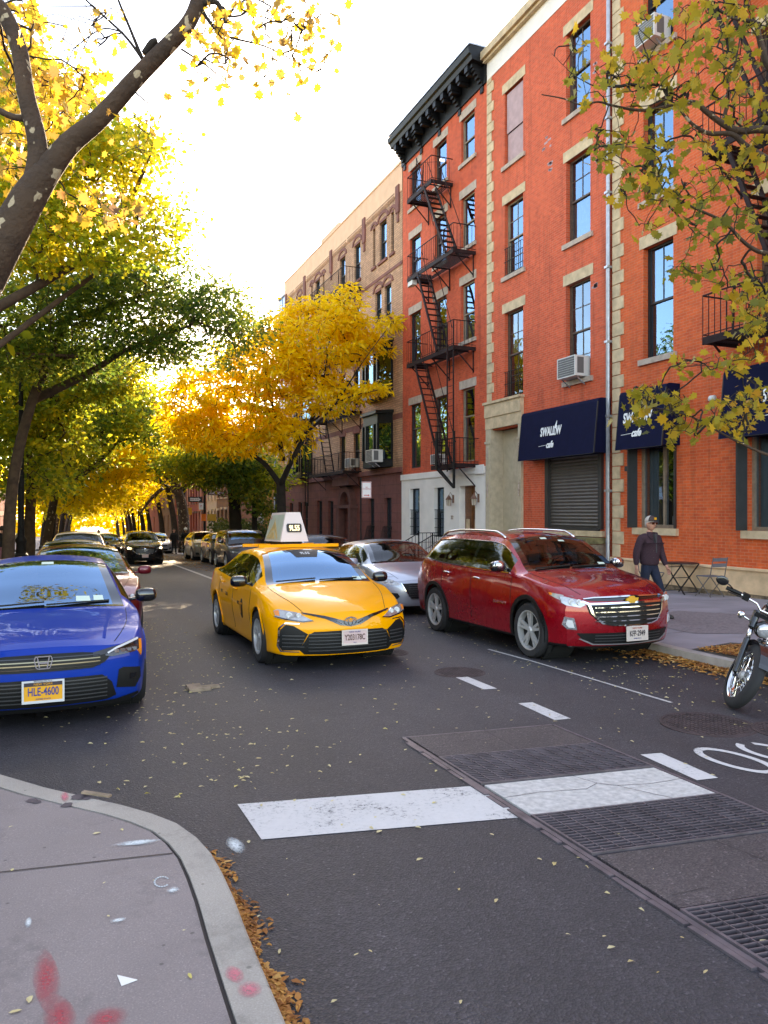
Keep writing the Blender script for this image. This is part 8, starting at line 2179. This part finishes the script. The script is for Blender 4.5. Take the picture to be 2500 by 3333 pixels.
b = MB(); b.tube([(.12, .95, .22), (.2, .97, .02)], .012, 6); b.build('side_stand', 'bike_black', t)
t.location = (5.86, 5.42, gz(5.42)-.004); t.rotation_euler = (0, R(11), R(-66))

def bicycle(label, x, y, rz):
    t = thing('bicycle', (0, 0, 0), label, 'bicycle', None, local=True)
    for yy, nm in ((0, 'wheel'), (1.02, 'wheel')): spokewheel(t, nm, None, .34, .035, Matrix.Translation((0, yy, .34)), .315, 16, hub=.03)
    b = MB(); b.tube([(0, 0, .34), (0, .12, .90), (0, .14, 1.0)], .016, 6); b.tube([(0, .12, .86), (0, .62, .86), (0, .72, .50), (0, .5, .28), (0, .12, .80)], .016, 6); b.tube([(0, .5, .28), (0, 1.02, .34), (0, .64, .84), (0, .62, .96)], .012, 6); b.build('frame', 'bike_black', t)
    b = MB(); b.tube([(-.28, .2, 1.02), (0, .13, 1.03), (.28, .2, 1.02)], .012, 6); b.build('handlebar', 'bike_black', t)
    b = MB(); b.ball((0, .66, .98), 1, 8, (.07, .13, .03)); b.build('saddle', 'black_trim', t)
    t.location = (x, y, gz(y)); t.rotation_euler.z = rz; return t
bicycle('dark bicycle held by the person in the white helmet', 7.45, 50.2, R(12))
t = thing('scooter', (0, 0, 0), 'dark scooter under the rider between the lanes', 'scooter', None, local=True)
for yy in (0, 1.25): spokewheel(t, 'wheel', None, .25, .10, Matrix.Translation((0, yy, .25)), .17, 8)
b = MB(); b.prism([(.05, .35), (.12, 1.0), (.2, 1.0), (.25, .4), (.6, .25), (.75, .7), (1.4, .78), (1.5, .6), (1.3, .35), (.6, .18), (.2, .2)], lambda a, z: (-.15, a, z), lambda a, z: (.15, a, z)); b.build('body', 'bike_black', t, bevel=.03)
b = MB(); b.tube([(-.32, .22, 1.04), (0, .14, 1.05), (.32, .22, 1.04)], .015, 6); b.build('handlebar', 'bike_black', t)
b = MB(); b.ball((0, .06, .85), .07, 8); b.build('headlight', 'head_glow', t)
t.location = (1.85, 45.6, gz(45.6))

# ================================================================ cafe furniture
simple('table_black', (.018, .014, .014), .4); simple('slat_grey', (.14, .12, .11), .7, var=.2); simple('slat_blue', (.13, .14, .16), .6, var=.2)
t = thing('bistro_table', (13.08, 13.62, gz(13.6)+.12), 'round black folding bistro table against the stone base', 'table')
x0, y0, z0 = 13.08, 13.62, gz(13.6)+.12
b = MB(); b.lathe([(.001, .715), (.36, .715), (.385, .705), (.385, .69), (.36, .685), (.001, .685)], (x0, y0, z0), 'z', 36); b.build('tabletop', 'table_black', t, 30)
for s in (-1, 1):
    b = MB(); b.bar((x0+s*.22, y0-.34, z0), (x0+s*.22, y0+.28, z0+.685), .022); b.build('leg', 'table_black', t)
    b = MB(); b.bar((x0+s*.25, y0+.34, z0), (x0+s*.25, y0-.28, z0+.685), .022); b.build('leg', 'table_black', t)
b = MB()
for yy, zz in ((-.30, .05), (.30, .05), (.02, .36), (.2, .6)): b.bar((x0-.25, y0+yy, z0+zz), (x0+.25, y0+yy, z0+zz), .016)
b.build('stretcher', 'table_black', t)
def bchair(x, y, rz, label, mat):
    t = thing('folding_chair', (0, 0, 0), label, 'chair', 'folding cafe chairs', local=True)
    b = MB()
    for i in range(6): b.box(-.20, .20, -.18+i*.062, -.13+i*.062, .44, .455)
    b.build('seat', mat, t)
    b = MB()
    for z in (.66, .78): b.box(-.19, .19, .225+(z-.45)*.18, .24+(z-.45)*.18, z, z+.075)
    b.build('backrest', mat, t)
    for s in (1, -1):
        b = MB(); b.bar((s*.21, -.20, 0), (s*.21, .22, .47), .018, .012); b.bar((s*.21, .22, .47), (s*.205, .30, .87), .018, .012); b.build('leg', 'slat_grey', t)
        b = MB(); b.bar((s*.19, .22, 0), (s*.19, -.19, .44), .018, .012); b.build('leg', 'slat_grey', t)
    b = MB(); b.bar((-.21, -.17, .04), (.21, -.17, .04), .012); b.bar((-.19, .19, .04), (.19, .19, .04), .012); b.build('stretcher', 'slat_grey', t)
    t.location = (x, y, gz(y)+.12); t.rotation_euler.z = rz
bchair(13.08, 12.78, R(180), 'grey slatted folding chair right of the bistro table', 'slat_blue')
bchair(12.98, 14.45, R(-6), 'pale blue folding chair left of the bistro table beside the man', 'slat_blue')
bchair(12.55, 15.9, R(30), 'worn folding chair behind the walking man', 'slat_grey')

# ================================================================ street furniture
def lamppost(x, y, label):
    z = gz(y)+.13; t = thing('lamp_post', (x, y, z), label, 'lamp post')
    b = MB(); b.lathe([(.27, 0), (.27, .12), (.22, .18), (.20, .55), (.24, .62), (.25, .70), (.17, .78), (.15, 1.1), (.19, 1.18), (.19, 1.25), (.12, 1.35), (.115, 1.6)], (x, y, z), 'z', 16)
    for k in range(8): a = k*math.pi/4; b.bar((x+.20*math.cos(a), y+.20*math.sin(a), z+.18), (x+.18*math.cos(a), y+.18*math.sin(a), z+.6), .05)
    b.build('base', 'black_iron', t, 40)
    b = MB(); b.tube([(x, y, z+1.5), (x, y, z+5), (x, y, z+8.5)], [.10, .085, .06], 12)
    for k in range(8): a = k*math.pi/4; b.bar((x+.098*math.cos(a), y+.098*math.sin(a), z+1.6), (x+.082*math.cos(a), y+.082*math.sin(a), z+5), .022)
    b.build('post', 'black_iron', t, 40)
    b = MB(); b.tube([(x, y, z+8.3), (x+.5, y, z+8.9), (x+1.6, y, z+9.0)], .04, 8); b.ball((x+1.8, y, z+8.95), .2, 8, (1.4, .7, .5)); b.build('lamp_head', 'black_iron', t, True)
lamppost(-1.36, 29.8, 'ornate black cast iron lamp post between the left trunks')
def pole(x, y, h, label, name='street_pole', cat='pole', r=.06):
    z = gz(y)+.12; t = thing(name, (x, y, z), label, cat); b = MB(); b.tube([(x, y, z), (x, y, z+h)], r, 10); b.lathe([(r*2, 0), (r*2, .1), (r, .3)], (x, y, z), 'z', 10); b.build('post', 'black_iron', t, 40); return t, z
# signal pole with mast arm
t, z = pole(8.75, 61.5, 7.5, 'dark signal pole whose arm reaches over the crossing', 'signal_pole', 'traffic light', .11)
b = MB(); b.tube([(8.75, 61.5, 3.3), (6.5, 61.8, 4.2), (3.6, 62, 4.75)], [.07, .055, .04], 8); b.build('mast_arm', 'black_iron', t, True)
def sig(x, y, z, par):
    b = MB(); b.box(x-.18, x+.18, y-.12, y+.15, z-.55, z+.55); o = b.build('signal_head', 'yellow_metal', par)
    b = MB()
    for q in (-.35, 0, .35): b.lathe([(.15, -.0), (.15, -.18), (.14, -.18), (.14, 0)], (x, y-.12, z+q), 'y', 12)
    b.build('visors', 'yellow_metal', o)
    b = MB()
    for q in (-.35, 0): b.lathe([(.001, -.01), (.13, -.012)], (x, y-.12, z+q), 'y', 12)
    b.build('lenses', 'black_sign', o)
sig(3.6, 62, 4.05, t)
b = MB(); b.box(8.2, 8.6, 61.2, 61.4, 1.55, 2.1); b.build('pedestrian_signal', 'yellow_metal', t)
b = MB(); b.box(8.9, 9.3, 61.2, 61.4, 1.55, 2.1); b.build('pedestrian_signal', 'yellow_metal', t)
t, z = pole(9.0, 53.6, 4.6, 'dark pole carrying street name, one way sign and orange walk signal', 'sign_pole', 'sign post', .09)
def signboard(par, x, y, z, w, h, mat, txt, ink, sz, name='sign', ry=0, bold=.002):
    b = MB(); b.box(x-w/2, x+w/2, y-.01, y+.01, z-h/2, z+h/2); o = b.build(name, mat, par); text(txt, sz, ink, o, 'lettering', basis((x, y-.013, z), (1,0,0), (0,0,1)), .002, bold=bold); return o
signboard(t, 9.85, 53.55, 3.05, 1.3, .26, 'sign_brown', 'PACIFIC ST', 'white_sign', .21, 'street_name_sign')
o = signboard(t, 8.35, 53.5, 2.62, .95, .36, 'black_sign', '', 'white_sign', .18, 'one_way_sign')
b = MB(); b.prism([(8.0, 2.52), (8.55, 2.52), (8.55, 2.48), (8.72, 2.62), (8.55, 2.76), (8.55, 2.72), (8.0, 2.72)], lambda a, q: (a, 53.485, q), lambda a, q: (a, 53.49, q)); b.build('arrow', 'white_sign', o)
text('ONE WAY', .13, 'black_sign', o, 'lettering', basis((8.3, 53.48, 2.62), (1,0,0), (0,0,1)), .002)
signboard(t, 8.75, 53.48, 2.15, .3, .45, 'white_sign', 'P', 'red_sign', .2, 'parking_sign')
b = MB(); b.box(8.75, 9.05, 53.3, 53.45, 1.15, 1.62); b.build('pedestrian_signal', 'orange_plastic', t)
b = MB(); b.box(9.15, 9.75, 53.25, 53.5, 1.15, 1.62); b.build('pedestrian_signal', 'yellow_metal', t)
# kerbside regulation sign before the brownstone
t, z = pole(8.12, 21.2, 3.05, 'thin grey pole with a white parking sign before the brownstone', 'sign_pole', 'sign post', .022)
b = MB(); b.box(8.14, 8.44, 21.17, 21.18, z+2.45, z+2.93); o = b.build('parking_sign', 'white_sign', t)
b = MB()
for q in ((8.15, 8.43, z+2.905, z+2.92), (8.15, 8.43, z+2.46, z+2.475), (8.15, 8.158, z+2.475, z+2.905), (8.422, 8.43, z+2.475, z+2.905)): b.box(q[0], q[1], 21.165, 21.17, q[2], q[3])
b.prism([(8.2, z+2.52), (8.34, z+2.52), (8.34, z+2.50), (8.38, z+2.53), (8.34, z+2.56), (8.34, z+2.54), (8.2, z+2.54)], lambda a, q: (a, 21.165, q), lambda a, q: (a, 21.17, q)); b.build('border', 'red_sign', o)
text('NO\nSTANDING', .05, 'red_sign', o, 'lettering', basis((8.29, 21.163, z+2.74), (1,0,0), (0,0,1)), .001)
# distant signals and bin on the left
t, z = pole(-.9, 70, 6.5, 'far dark pole with signals beyond the crossing on the left', 'signal_pole', 'traffic light', .09); sig(-.9, 69.7, 3.3, t)
t, z = pole(10.4, 120, 6.5, 'farthest signal pole down the avenue at the right', 'signal_pole', 'traffic light', .09); b = MB(); b.tube([(10.4, 120, 4.6), (4.8, 120, 4.9)], .05, 6); b.build('mast_arm', 'black_iron', t); sig(5.6, 119.8, 4.0, t)
z = gz(55)+.13; t = thing('post_box', (-1.9, 55, z), 'dark green box on the left pavement by the far trunks', 'box'); b = MB(); b.box(-2.2, -1.65, 54.7, 55.2, z+.35, z+1.45); b.build('box', 'black_iron', t, bevel=.05)
b = MB()
for xx in (-2.15, -1.7):
    for yy in (54.75, 55.15): b.box(xx-.03, xx+.03, yy-.03, yy+.03, z, z+.35)
b.build('feet', 'black_iron', t)
b = MB(); b.lathe([(.001, 0), (.14, 0), (.13, .35), (.17, .4), (.17, .5), (.11, .6), (.001, .66)], (9.35, 47.5, gz(47.5)+.12), 'z', 12); b.bar((9.15, 47.5, gz(47.5)+.5), (9.55, 47.5, gz(47.5)+.5), .07)
tag(b.build('fire_hydrant', 'red_sign'), 'small red fire hydrant at the foot of the dark forked tree', 'hydrant')
